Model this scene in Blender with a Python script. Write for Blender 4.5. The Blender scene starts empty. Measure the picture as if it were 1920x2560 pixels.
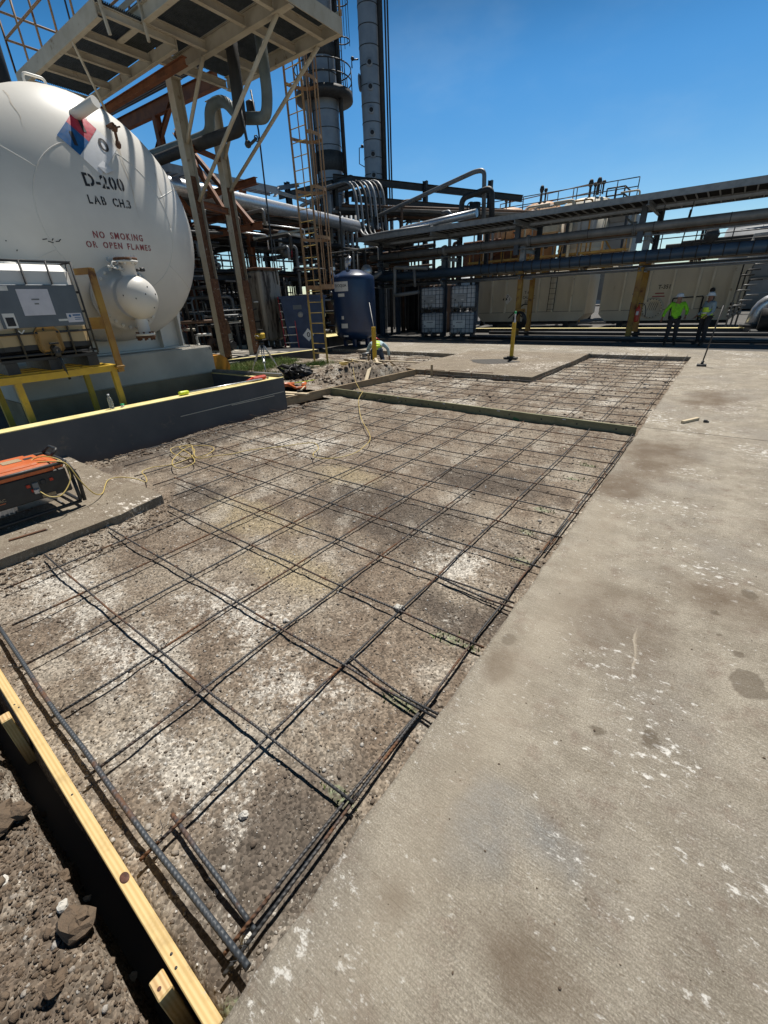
import bpy, math, random
import numpy as np
from mathutils import Vector, Matrix
R = math.radians
rnd = random.Random(7)
nr = np.random.default_rng(11)
S = bpy.context.scene
COL = S.collection
V = Vector

# ------------------------------------------------------------------ mesh builder
class MB:
    def __init__(s): s.v = []; s.f = []; s.m = []; s.s = []
    def add(s, vs, fs, mi=0, sm=False):
        o = len(s.v); s.v += [tuple(p) for p in vs]
        for f in fs: s.f.append([i + o for i in f]); s.m.append(mi); s.s.append(sm)
        return s
    def box(s, c, d, rz=0, mi=0, M=None):
        h = [x / 2 for x in d]; c = V(c)
        M = M or Matrix.Rotation(rz, 3, 'Z')
        vs = [c + M @ V((sx * h[0], sy * h[1], sz * h[2])) for sx in (-1, 1) for sy in (-1, 1) for sz in (-1, 1)]
        return s.add(vs, [(0, 1, 3, 2), (4, 6, 7, 5), (0, 4, 5, 1), (2, 3, 7, 6), (0, 2, 6, 4), (1, 5, 7, 3)], mi)
    def bb(s, a, b, mi=0):
        return s.box([(x + y) / 2 for x, y in zip(a, b)], [abs(y - x) for x, y in zip(a, b)], 0, mi)
    def cbox(s, c, d, ch=.01, rz=0, mi=0, M=None):
        # box with chamfered edges
        h = [x / 2 for x in d]; M = M or Matrix.Rotation(rz, 3, 'Z'); c = V(c); vs = []; ix = {}
        for sx in (-1, 1):
            for sy in (-1, 1):
                for sz in (-1, 1):
                    for ax in range(3):
                        p = [sx * h[0], sy * h[1], sz * h[2]]
                        for k in range(3):
                            if k != ax: p[k] -= (sx, sy, sz)[k] * ch
                        ix[(sx, sy, sz, ax)] = len(vs); vs.append(c + M @ V(p))
        fs = []
        for ax in range(3):
            a, b = [k for k in range(3) if k != ax]
            for sg in (-1, 1):
                q = []
                for (i, j) in ((-1, -1), (1, -1), (1, 1), (-1, 1)):
                    t = [0, 0, 0]; t[ax] = sg; t[a] = i; t[b] = j; q.append(ix[(*t, ax)])
                fs.append(q)
            for i in (-1, 1):
                for j in (-1, 1):
                    q = []
                    for sg, o in ((-1, 0), (-1, 1), (1, 1), (1, 0)):
                        t = [0, 0, 0]; t[ax] = sg; t[a] = i; t[b] = j; q.append(ix[(*t, (a, b)[o])])
                    fs.append(q)
        for sx in (-1, 1):
            for sy in (-1, 1):
                for sz in (-1, 1): fs.append([ix[(sx, sy, sz, k)] for k in range(3)])
        return s.add(vs, fs, mi)
    def bar(s, p, q, w, h, mi=0, up=(0, 0, 1)):
        p, q = V(p), V(q); d = q - p; L = d.length
        if L < 1e-6: return s
        d /= L; up = V(up)
        if abs(d.dot(up)) > .98: up = V((1, 0, 0))
        x = d.cross(up).normalized(); z = x.cross(d)
        M = Matrix((x, d, z)).transposed()
        return s.box((p + q) / 2, (w, L, h), 0, mi, M)
    def ibeam(s, p, q, w, h, t=.014, mi=0, up=(0, 0, 1)):
        p, q = V(p), V(q); d = (q - p).normalized(); up = V(up)
        if abs(d.dot(up)) > .98: up = V((1, 0, 0))
        x = d.cross(up).normalized(); z = x.cross(d)
        s.bar(p, q, t, h - 2 * t, mi, up)
        for k in (-1, 1): s.bar(p + z * k * (h - t) / 2, q + z * k * (h - t) / 2, w, t, mi, up)
        return s
    def tube(s, pts, r, n=8, bend=0, mi=0, cap=True, sm=True):
        P = [V(p) for p in pts]
        if bend:
            Q = [P[0]]
            for a, b, c in zip(P, P[1:], P[2:]):
                u = (a - b); w = (c - b); l = min(bend, u.length * .49, w.length * .49)
                u.normalize(); w.normalize()
                A = b + u * l; B = b + w * l
                for t in (0, .2, .4, .6, .8, 1): Q.append(A * (1 - t) ** 2 + b * 2 * t * (1 - t) + B * t * t)
            Q.append(P[-1]); P = Q
        rr = r if isinstance(r, (list, tuple)) else [r] * len(P)
        vs = []; prev = None
        for i, p in enumerate(P):
            d = (P[min(i + 1, len(P) - 1)] - P[max(i - 1, 0)]).normalized()
            if prev is None:
                a = V((0, 0, 1)) if abs(d.z) < .9 else V((1, 0, 0)); x = d.cross(a).normalized()
            else:
                x = (prev - d * prev.dot(d))
                x = x.normalized() if x.length > 1e-6 else d.orthogonal().normalized()
            prev = x; y = d.cross(x)
            for k in range(n):
                t = 2 * math.pi * k / n; vs.append(p + (x * math.cos(t) + y * math.sin(t)) * rr[i])
        fs = [(i * n + k, i * n + (k + 1) % n, (i + 1) * n + (k + 1) % n, (i + 1) * n + k) for i in range(len(P) - 1) for k in range(n)]
        s.add(vs, fs, mi, sm)
        if cap:
            o = len(s.v) - len(vs)
            s.f.append([o + k for k in range(n)][::-1]); s.m.append(mi); s.s.append(False)
            o2 = len(s.v) - n
            s.f.append([o2 + k for k in range(n)]); s.m.append(mi); s.s.append(False)
        return s
    def lathe(s, prof, c=(0, 0, 0), ax=(0, 0, 1), n=24, mi=0, sm=True):
        c = V(c); ax = V(ax).normalized(); x = ax.orthogonal().normalized(); y = ax.cross(x); vs = []
        if abs(ax.z) > .99: x, y = V((1, 0, 0)), V((0, 1, 0)) * (1 if ax.z > 0 else -1)
        for r, z in prof:
            for k in range(n):
                t = 2 * math.pi * k / n; vs.append(c + ax * z + (x * math.cos(t) + y * math.sin(t)) * max(r, 1e-4))
        fs = [(i * n + k, i * n + (k + 1) % n, (i + 1) * n + (k + 1) % n, (i + 1) * n + k) for i in range(len(prof) - 1) for k in range(n)]
        return s.add(vs, fs, mi, sm)
    def cyl(s, p, q, r, n=12, mi=0, sm=True): return s.tube([p, q], r, n, 0, mi, True, sm)
    def ring(s, c, ax, Rr, r, n=16, m=6, mi=0, a0=0, a1=2 * math.pi):
        ax = V(ax).normalized(); x = ax.orthogonal().normalized()
        if abs(ax.z) > .99: x = V((1, 0, 0))
        y = ax.cross(x); c = V(c); full = abs(a1 - a0 - 2 * math.pi) < 1e-6
        pts = [c + (x * math.cos(a0 + (a1 - a0) * i / n) + y * math.sin(a0 + (a1 - a0) * i / n)) * Rr for i in range(n + 1)]
        return s.tube(pts, r, m, 0, mi, not full)
    def ball(s, c, r, n=12, mi=0, sc=(1, 1, 1)):
        m = n // 2; vs = []; c = V(c)
        for i in range(m + 1):
            a = math.pi * i / m
            for k in range(n):
                t = 2 * math.pi * k / n
                vs.append(c + V((r * sc[0] * math.sin(a) * math.cos(t), r * sc[1] * math.sin(a) * math.sin(t), r * sc[2] * math.cos(a))))
        fs = [(i * n + k, (i + 1) * n + k, (i + 1) * n + (k + 1) % n, i * n + (k + 1) % n) for i in range(m) for k in range(n)]
        return s.add(vs, fs, mi, True)
    def prism(s, poly, z0, z1, mi=0, f=None):
        # extrude 2d polygon; f maps (a,b,h)->xyz
        f = f or (lambda a, b, h: (a, b, h)); n = len(poly)
        vs = [f(a, b, z0) for a, b in poly] + [f(a, b, z1) for a, b in poly]
        fs = [list(range(n))[::-1], list(range(n, 2 * n))] + [(i, (i + 1) % n, n + (i + 1) % n, n + i) for i in range(n)]
        return s.add(vs, fs, mi)
    def build(s, name, mats, parent=None, local=False, loc=None):
        mats = mats if isinstance(mats, (list, tuple)) else [mats]
        off = V((0, 0, 0)); pos = V((0, 0, 0))
        if not local:
            if parent is not None:
                p = parent; off = V((0, 0, 0))
                while p is not None: off += p.location; p = p.parent
            else:
                A = np.array(s.v); off = V(((A[:, 0].min() + A[:, 0].max()) / 2, (A[:, 1].min() + A[:, 1].max()) / 2, A[:, 2].min())); pos = off
        me = bpy.data.meshes.new(name)
        me.from_pydata([(V(p) - off) for p in s.v], [], s.f)
        for m in mats: me.materials.append(m)
        me.polygons.foreach_set('material_index', s.m); me.polygons.foreach_set('use_smooth', s.s); me.update()
        o = bpy.data.objects.new(name, me); COL.objects.link(o); o.parent = parent
        o.location = loc if loc is not None else pos
        return o

def thing(name, label, cat, loc=(0, 0, 0), group=None, rz=0):
    o = bpy.data.objects.new(name, None); COL.objects.link(o); o.location = loc; o.rotation_euler = (0, 0, rz)
    o.empty_display_size = .1
    return tag(o, label, cat, group)
def tag(o, label, cat, group=None):
    o['label'] = label; o['category'] = cat
    if group: o['group'] = group
    return o
def one(name, label, cat, mb, mats, group=None): return tag(mb.build(name, mats), label, cat, group)
def struct(name, mb, mats):
    o = mb.build(name, mats); o['kind'] = 'structure'; return o
def copy_tree(o, parent=None):
    c = o.copy(); COL.objects.link(c); c.parent = parent
    for ch in o.children: copy_tree(ch, c)
    return c

# ------------------------------------------------------------------ materials
def newmat(name):
    m = bpy.data.materials.new(name); m.use_nodes = True
    nt = m.node_tree; return m, nt, nt.nodes['Principled BSDF']
def N(nt, t, **k):
    n = nt.nodes.new(t)
    for a, b in k.items(): setattr(n, a, b)
    return n
def noise(nt, vec, sc, det=6, rough=.55, dist=0):
    n = N(nt, 'ShaderNodeTexNoise'); n.inputs['Scale'].default_value = sc; n.inputs['Detail'].default_value = det
    n.inputs['Roughness'].default_value = rough; n.inputs['Distortion'].default_value = dist
    if vec is not None: nt.links.new(vec, n.inputs['Vector'])
    return n.outputs['Fac']
def rng(nt, f, a, b, c=0., d=1.):
    n = N(nt, 'ShaderNodeMapRange'); n.interpolation_type = 'SMOOTHSTEP'
    nt.links.new(f, n.inputs[0]); n.inputs[1].default_value = a; n.inputs[2].default_value = b
    n.inputs[3].default_value = c; n.inputs[4].default_value = d; return n.outputs[0]
def mth(nt, op, a, b=None):
    n = N(nt, 'ShaderNodeMath', operation=op)
    for i, x in enumerate((a, b)):
        if x is None: continue
        if isinstance(x, (int, float)): n.inputs[i].default_value = x
        else: nt.links.new(x, n.inputs[i])
    return n.outputs[0]
def rgb(c): return (c[0], c[1], c[2], 1)
def mix(nt, f, a, b, mode='MIX'):
    n = N(nt, 'ShaderNodeMix', data_type='RGBA', blend_type=mode)
    for i, x in ((0, f), (6, a), (7, b)):
        if isinstance(x, (int, float)): n.inputs[i].default_value = x
        elif isinstance(x, (tuple, list)): n.inputs[i].default_value = rgb(x)
        else: nt.links.new(x, n.inputs[i])
    return n.outputs[2]
def coord(nt, kind='Object', sc=(1, 1, 1), rot=(0, 0, 0)):
    t = N(nt, 'ShaderNodeTexCoord'); m = N(nt, 'ShaderNodeMapping')
    m.inputs['Scale'].default_value = sc; m.inputs['Rotation'].default_value = rot
    nt.links.new(t.outputs[kind], m.inputs['Vector']); return m.outputs[0]
def bump(nt, p, h, st=.3, d=.01, prev=None):
    b = N(nt, 'ShaderNodeBump'); b.inputs['Strength'].default_value = st; b.inputs['Distance'].default_value = d
    nt.links.new(h, b.inputs['Height'])
    if prev is not None: nt.links.new(prev, b.inputs['Normal'])
    nt.links.new(b.outputs[0], p.inputs['Normal']); return b.outputs[0]
def M(name, c, c2=None, sc=5, rough=.55, metal=0., dirt=None, dsc=3, dth=.55, dw=.12, bmp=0., bsc=60, stretch=(1, 1, 1), spec=.5):
    m, nt, p = newmat(name); L = nt.links
    v = coord(nt, 'Object', stretch); c2 = c2 or tuple(x * .72 for x in c)
    col = mix(nt, rng(nt, noise(nt, v, sc), .35, .68), c, c2)
    if dirt:
        f = rng(nt, noise(nt, v, dsc, 8, .65), dth, dth + dw)
        col = mix(nt, f, col, dirt)
        rr = N(nt, 'ShaderNodeMix'); rr.inputs[2].default_value = rough; rr.inputs[3].default_value = .85
        L.new(f, rr.inputs[0]); L.new(rr.outputs[0], p.inputs['Roughness'])
        if metal:
            mm = N(nt, 'ShaderNodeMix'); mm.inputs[2].default_value = metal; mm.inputs[3].default_value = 0
            L.new(f, mm.inputs[0]); L.new(mm.outputs[0], p.inputs['Metallic'])
    else:
        L.new(rng(nt, noise(nt, v, sc * 2), .3, .7, max(rough - .08, .05), min(rough + .1, 1)), p.inputs['Roughness'])
        p.inputs['Metallic'].default_value = metal
    L.new(col, p.inputs['Base Color']); p.inputs['Specular IOR Level'].default_value = spec
    if bmp: bump(nt, p, noise(nt, v, bsc), bmp, .004)
    return m

RUST = (.13, .055, .025)
m_white = M('white_paint', (.74, .71, .65), (.67, .64, .585), 1.2, .42, dirt=(.52, .47, .38), dsc=1.3, dth=.64, dw=.2, bmp=.05, bsc=9)
m_whiterust = M('white_paint_rusty', (.74, .73, .69), (.66, .64, .58), 3, .5, dirt=RUST, dsc=9, dth=.56, dw=.08)
m_rustedge = M('rusty_steel', (.16, .075, .04), (.09, .04, .022), 14, .85, dirt=(.45, .42, .38), dsc=11, dth=.62, dw=.08, bmp=.3)
m_cream = M('cream_paint', (.48, .44, .355), (.40, .35, .265), 2.5, .6, dirt=(.17, .10, .05), dsc=3.2, dth=.60, dw=.16)
m_tancol = M('tan_paint', (.46, .43, .37), (.36, .32, .26), 1.5, .6, dirt=RUST, dsc=4, dth=.63, dw=.1)
m_orange = M('rust_orange_paint', (.21, .075, .028), (.13, .045, .02), 2.5, .7, dirt=(.07, .035, .02), dsc=3, dth=.57, dw=.15)
m_grating = M('grating_steel', (.055, .06, .056), (.04, .044, .04), 6, .7, .1)
m_galv = M('galvanised_steel', (.27, .29, .31), (.20, .22, .24), 6, .5, .25, dirt=(.16, .10, .07), dsc=4, dth=.66, dw=.1)
m_dark = M('dark_steel', (.045, .046, .048), (.03, .03, .031), 4, .6, .2, dirt=(.12, .07, .045), dsc=5, dth=.62, dw=.1)
m_black = M('black_plastic', (.022, .022, .023), (.03, .03, .03), 20, .5)
m_blackpipe = M('black_lagging', (.018, .018, .019), (.03, .03, .03), 5, .65)
m_teal = M('grey_green_lagging', (.13, .16, .165), (.09, .115, .12), 3, .55, dirt=(.35, .32, .26), dsc=2.2, dth=.70, dw=.04)
m_greypipe = M('grey_pipe', (.20, .205, .21), (.14, .145, .15), 3, .5, .2, dirt=(.14, .09, .06), dsc=4, dth=.64, dw=.1)
m_brownpipe = M('brown_pipe', (.15, .085, .055), (.10, .06, .04), 3, .7, dirt=(.28, .25, .2), dsc=5, dth=.66, dw=.1)
m_bluepipe = M('blue_pipe', (.045, .082, .135), (.033, .06, .10), 2, .45, dirt=(.10, .09, .08), dsc=3, dth=.68, dw=.1)
m_bluesteel = M('blue_grey_steel', (.06, .078, .105), (.045, .058, .08), 3, .55, dirt=RUST, dsc=5, dth=.66, dw=.1)
m_yellow = M('yellow_paint', (.62, .40, .03), (.50, .31, .03), 5, .5, dirt=(.18, .11, .04), dsc=6, dth=.62, dw=.12)
m_yellowbrn = M('weathered_yellow_paint', (.42, .25, .05), (.30, .15, .04), 3, .65, dirt=RUST, dsc=5, dth=.55, dw=.12)
m_cage = M('weathered_tan_steel', (.34, .22, .12), (.26, .15, .08), 3, .7, dirt=RUST, dsc=4, dth=.58, dw=.12)
m_ladyel = M('yellow_ladder_paint', (.52, .38, .10), (.42, .28, .08), 4, .6, dirt=(.2, .12, .06), dsc=8, dth=.6, dw=.1)
m_bluevess = M('navy_paint', (.016, .040, .105), (.013, .031, .083), 2, .32, dirt=(.07, .08, .10), dsc=3, dth=.70, dw=.1)
m_bluetote = M('blue_poly', (.014, .036, .105), (.011, .028, .08), 3, .45)
m_beige = M('stained_beige_metal', (.36, .32, .26), (.25, .21, .17), 1.5, .6, dirt=(.06, .045, .035), dsc=1.6, dth=.5, dw=.12, stretch=(3, 3, .5))
m_frac = M('beige_tank_paint', (.62, .575, .48), (.53, .485, .40), 1, .55, dirt=(.30, .22, .14), dsc=2.2, dth=.64, dw=.16, stretch=(1, 1, .4))
m_clad = M('aluminium_cladding', (.30, .33, .37), (.23, .26, .30), 1.2, .5, .25, dirt=(.20, .19, .18), dsc=2, dth=.64, dw=.14)
m_bandd = M('dark_band', (.05, .055, .06), None, 8, .6, .2)
m_orangetank = M('faded_orange_paint', (.58, .33, .17), (.48, .26, .13), 1.5, .6, dirt=(.22, .11, .06), dsc=2, dth=.62, dw=.12)
m_ink = M('black_ink', (.018, .018, .022), (.03, .03, .035), 30, .7)
m_redink = M('red_stencil_ink', (.28, .045, .05), (.36, .12, .12), 40, .7)
m_paper = M('paper', (.62, .62, .68), (.56, .56, .62), 9, .7)
m_sign = M('sign_white', (.68, .68, .66), (.6, .6, .58), 9, .5)
m_nred = M('placard_red', (.55, .035, .075), None, 15, .4); m_nblue = M('placard_blue', (.02, .13, .34), None, 15, .4)
m_nwhite = M('placard_white', (.75, .75, .76), (.7, .7, .7), 15, .4); m_nyel = M('placard_yellow', (.6, .5, .06), None, 15, .4)
m_orangeplastic = M('orange_plastic', (.62, .16, .05), (.52, .12, .035), 8, .38)
m_redplastic = M('red_plastic', (.62, .05, .02), None, 8, .4)
m_neon = M('neon_plastic', (.62, .75, .04), (.55, .66, .04), 20, .4)
m_hiviz = M('hiviz_cloth', (.20, .58, .02), (.15, .45, .015), 12, .8, bmp=.3, bsc=30)
m_hivizy = M('hiviz_yellow_cloth', (.62, .86, .08), (.5, .7, .06), 12, .8, bmp=.3, bsc=30)
m_greyshirt = M('grey_shirt_cloth', (.24, .32, .37), (.17, .23, .28), 10, .85, bmp=.3, bsc=30)
m_paleshirt = M('pale_blue_cloth', (.42, .56, .62), (.3, .42, .48), 10, .85, bmp=.3, bsc=30)
m_jean = M('denim', (.035, .055, .10), (.06, .09, .15), 25, .9, bmp=.3, bsc=50)
m_darkcloth = M('dark_cloth', (.018, .02, .026), (.03, .03, .036), 25, .9)
m_skin = M('skin', (.20, .10, .065), (.17, .08, .05), 12, .55)
m_hat = M('hat_white', (.72, .75, .78), (.66, .69, .72), 12, .35); m_hatred = M('hat_red', (.45, .03, .03), None, 12, .4)
m_boot = M('boot_leather', (.05, .035, .025), None, 12, .7)
m_silver = M('bare_aluminium', (.62, .63, .65), (.5, .51, .53), 12, .35, .7)
m_blackbag = M('black_bin_bag', (.012, .012, .014), (.02, .02, .022), 30, .45, bmp=1., bsc=9)
m_cord = M('yellow_cord', (.55, .42, .14), (.45, .33, .10), 20, .5)
m_cable = M('black_cable', (.02, .02, .02), None, 9, .6)
m_bucket = M('orange_yellow_bucket', (.55, .24, .02), (.42, .17, .02), 3, .5, dirt=(.14, .07, .03), dsc=4, dth=.62, dw=.12)
m_redladder = M('red_fibreglass', (.42, .04, .06), (.34, .03, .05), 10, .5)
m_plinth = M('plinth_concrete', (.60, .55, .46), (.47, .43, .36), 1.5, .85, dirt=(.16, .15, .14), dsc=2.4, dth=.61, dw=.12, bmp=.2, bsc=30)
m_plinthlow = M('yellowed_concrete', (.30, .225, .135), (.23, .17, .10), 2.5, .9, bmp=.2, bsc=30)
m_wall = M('slate_blue_paint', (.078, .083, .093), (.062, .067, .077), 2, .55, dirt=(.17, .15, .125), dsc=2.6, dth=.60, dw=.14, bmp=.25, bsc=14)
m_walltop = M('yellow_wall_cap', (.78, .68, .33), (.66, .54, .22), 4, .6, dirt=(.35, .28, .16), dsc=5, dth=.66, dw=.08)
m_brick = M('pale_concrete', (.40, .38, .34), None, 3, .9)
m_tankgrey = M('weathered_grey_tank', (.33, .34, .35), (.25, .26, .27), .7, .6, dirt=(.14, .11, .09), dsc=1.2, dth=.62, dw=.15)
m_green = M('green_cap', (.03, .45, .17), None, 9, .4)
m_redbrown = M('red_brown_paint', (.17, .035, .03), (.11, .03, .025), 5, .6)
m_leaf = M('grass_blade', (.10, .19, .03), (.20, .22, .07), .9, .7)

def glassy(name, c, alpha_tr=.6, rough=.15):
    m, nt, p = newmat(name); p.inputs['Base Color'].default_value = rgb(c); p.inputs['Roughness'].default_value = rough
    p.inputs['Transmission Weight'].default_value = alpha_tr; p.inputs['IOR'].default_value = 1.2; return m
m_bottle = glassy('clear_plastic', (.9, .93, .95), .85, .08)
def liner_mat():
    # translucent white poly tank, dark liquid in its bottom quarter, browner below the panel (object space z from 0)
    m, nt, p = newmat('translucent_poly'); v = coord(nt); s = N(nt, 'ShaderNodeSeparateXYZ'); nt.links.new(v, s.inputs[0])
    wob = mth(nt, 'ADD', s.outputs[2], mth(nt, 'MULTIPLY', noise(nt, v, 2.5, 2), .05))
    c = mix(nt, noise(nt, v, 3), (.72, .71, .68), (.62, .61, .58))
    c = mix(nt, rng(nt, wob, .52, .48), c, (.40, .30, .16))
    c = mix(nt, rng(nt, wob, .325, .319), c, (.012, .012, .013))
    nt.links.new(c, p.inputs['Base Color']); p.inputs['Roughness'].default_value = .4
    p.inputs['Subsurface Weight'].default_value = 0; return m
m_liner = liner_mat()

def wood(name, c, c2, knots=True, green=False):
    m, nt, p = newmat(name); v = coord(nt, 'Object', (.55, 34, 34))
    w = N(nt, 'ShaderNodeTexWave', wave_type='BANDS', bands_direction='Y'); w.inputs['Scale'].default_value = .75
    w.inputs['Distortion'].default_value = 3.2; w.inputs['Detail'].default_value = 3; w.inputs['Detail Scale'].default_value = .6
    nt.links.new(v, w.inputs['Vector'])
    ng = noise(nt, coord(nt, 'Object', (1.1, 75, 75)), 1., 6, .7, .4); fgr = mth(nt, 'ADD', mth(nt, 'MULTIPLY', w.outputs['Fac'], .45), mth(nt, 'MULTIPLY', ng, .75))
    col = mix(nt, rng(nt, fgr, .25, .95), c, c2)
    v2 = coord(nt, 'Object', (1, 1, 1)); col = mix(nt, rng(nt, noise(nt, v2, 5, 7, .7), .47, .68, 0, .5), col, tuple(x * .55 for x in c2))
    col = mix(nt, rng(nt, noise(nt, v2, 16, 8, .75), .63, .70, 0, .55), col, (.42, .39, .34)); col = mix(nt, rng(nt, noise(nt, v2, 9, 8, .75), .62, .70, 0, .5), col, (.16, .12, .08))
    if green:
        col = mix(nt, rng(nt, noise(nt, v2, 3.1, 2), .70, .73, 0, .8), col, (.015, .16, .05))
    nt.links.new(col, p.inputs['Base Color']); p.inputs['Roughness'].default_value = .75
    bump(nt, p, w.outputs['Fac'], .15, .003); return m
m_pine = wood('fresh_pine', (.66, .49, .235), (.55, .375, .15))
m_endgrain = wood('end_grain', (.66, .48, .25), (.45, .28, .12))
m_oldwood = wood('weathered_board', (.40, .31, .19), (.28, .20, .12))
m_greenwood = wood('treated_green_board', (.27, .255, .155), (.19, .18, .10), green=True)
m_knot = M('knot', (.10, .035, .02), (.05, .02, .012), 60, .7)
m_scrap = wood('bleached_scrap', (.62, .53, .38), (.5, .4, .26))

def rebar_mat(name, c1, c2, rustth, rib=.5):
    m, nt, p = newmat(name); v = coord(nt)
    oi = N(nt, 'ShaderNodeObjectInfo'); ad = N(nt, 'ShaderNodeVectorMath', operation='ADD'); nt.links.new(v, ad.inputs[0])
    sc = N(nt, 'ShaderNodeVectorMath', operation='SCALE'); sc.inputs[0].default_value = (37, 11, 5); nt.links.new(oi.outputs['Random'], sc.inputs['Scale']); nt.links.new(sc.outputs[0], ad.inputs[1])
    f = rng(nt, noise(nt, ad.outputs[0], 2.3, 9, .7), rustth, rustth + .12)
    col = mix(nt, f, c1, mix(nt, noise(nt, v, 30), (.17, .075, .03), (.09, .045, .025)))
    nt.links.new(col, p.inputs['Base Color'])
    nt.links.new(rng(nt, f, 0, 1, .55, .9), p.inputs['Roughness']); nt.links.new(rng(nt, f, 0, 1, .1, 0), p.inputs['Metallic'])
    w = N(nt, 'ShaderNodeTexWave', wave_type='BANDS', bands_direction='DIAGONAL'); w.inputs['Scale'].default_value = 30
    nt.links.new(coord(nt, 'Object', (1, .55, .55)), w.inputs['Vector'])
    bump(nt, p, w.outputs['Fac'], rib, .004); return m
m_rebar = rebar_mat('rebar_steel', (.040, .040, .042), (.03, .03, .03), .49)
m_rebarthick = rebar_mat('rebar_thick_steel', (.050, .058, .068), (.05, .05, .05), .52, .5)

# ------------------------------------------------------------------ numpy noise for the ground
def vnoise(x, y, seed):
    g = np.random.default_rng(seed).random((257, 257)); xi = np.floor(x).astype(int); yi = np.floor(y).astype(int)
    fx = x - xi; fy = y - yi; fx = fx * fx * (3 - 2 * fx); fy = fy * fy * (3 - 2 * fy); a = xi % 256; b = yi % 256
    return (g[a, b] * (1 - fx) + g[a + 1, b] * fx) * (1 - fy) + (g[a, b + 1] * (1 - fx) + g[a + 1, b + 1] * fx) * fy
def fbm(x, y, f, oc, seed, gain=.5):
    s = 0; a = 1; t = 0
    for k in range(oc): s = s + a * vnoise(x * f + k * 17.3, y * f + k * 9.1, seed + k); t += a; a *= gain; f *= 2.03
    return s / t - .5
def dirt_h(x, y):
    h = fbm(x, y, .8, 3, 5) * .05 + fbm(x, y, 5, 3, 21) * .022 + fbm(x, y, 22, 3, 33, .65) * .011
    out = np.clip((.03 - y) / .10, 0, 1)                       # loose clods outside the near form board
    h = h + out * (fbm(x, y, 6, 3, 51) * .07 + np.abs(fbm(x, y, 17, 3, 61)) * .05 + np.abs(fbm(x, y, 45, 3, 63)) * .02 - .005)
    h = h - .21 * np.clip((.045 - y) / .035, 0, 1) * np.clip((y + .115) / .06, 0, 1)
    wl = np.clip((-6.60 + fbm(x, y, 2.2, 3, 73) * .35 - x) / .16, 0, 1) * np.clip((y - 1.6) / .3, 0, 1)       # cut along the containment wall
    h = h - wl * (.17 + fbm(x, y, 9, 3, 71) * .12)
    pd = np.clip(1 - np.hypot((x + 4.15) / .45, (y - 1.0) / 1.2), 0, 1)
    return h + pd * .03 - .100 - out * .075
def blob(x, y, cx, cy, rx, ry, w=.35, seed=3, f=3.):
    d = np.hypot((x - cx) / rx, (y - cy) / ry) + fbm(x, y, f, 4, seed) * 1.1
    return np.clip((1 - d) / w, 0, 1)
def grid(name, x0, x1, y0, y1, st, zf, attrs, mat):
    nx = int((x1 - x0) / st) + 1; ny = int((y1 - y0) / st) + 1
    X, Y = np.meshgrid(np.linspace(x0, x1, nx), np.linspace(y0, y1, ny)); X = X.ravel(); Y = Y.ravel()
    P = np.stack([X, Y, zf(X, Y)], 1); i = np.arange(nx * ny).reshape(ny, nx)
    F = np.stack([i[:-1, :-1], i[:-1, 1:], i[1:, 1:], i[1:, :-1]], -1).reshape(-1, 4)
    me = bpy.data.meshes.new(name); me.vertices.add(len(P)); me.vertices.foreach_set('co', P.ravel())
    me.loops.add(F.size); me.loops.foreach_set('vertex_index', F.ravel().astype(np.int32))
    me.polygons.add(len(F)); me.polygons.foreach_set('loop_start', (np.arange(len(F)) * 4).astype(np.int32))
    me.update(calc_edges=True); me.polygons.foreach_set('use_smooth', np.ones(len(F), bool))
    for k, fn in attrs.items():
        a = me.attributes.new(k, 'FLOAT', 'POINT'); a.data.foreach_set('value', fn(X, Y).astype(np.float32))
    me.materials.append(mat); o = bpy.data.objects.new(name, me); COL.objects.link(o); o['kind'] = 'structure'; return o
def attr(nt, n):
    a = N(nt, 'ShaderNodeAttribute'); a.attribute_name = n; return a.outputs['Fac']

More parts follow.
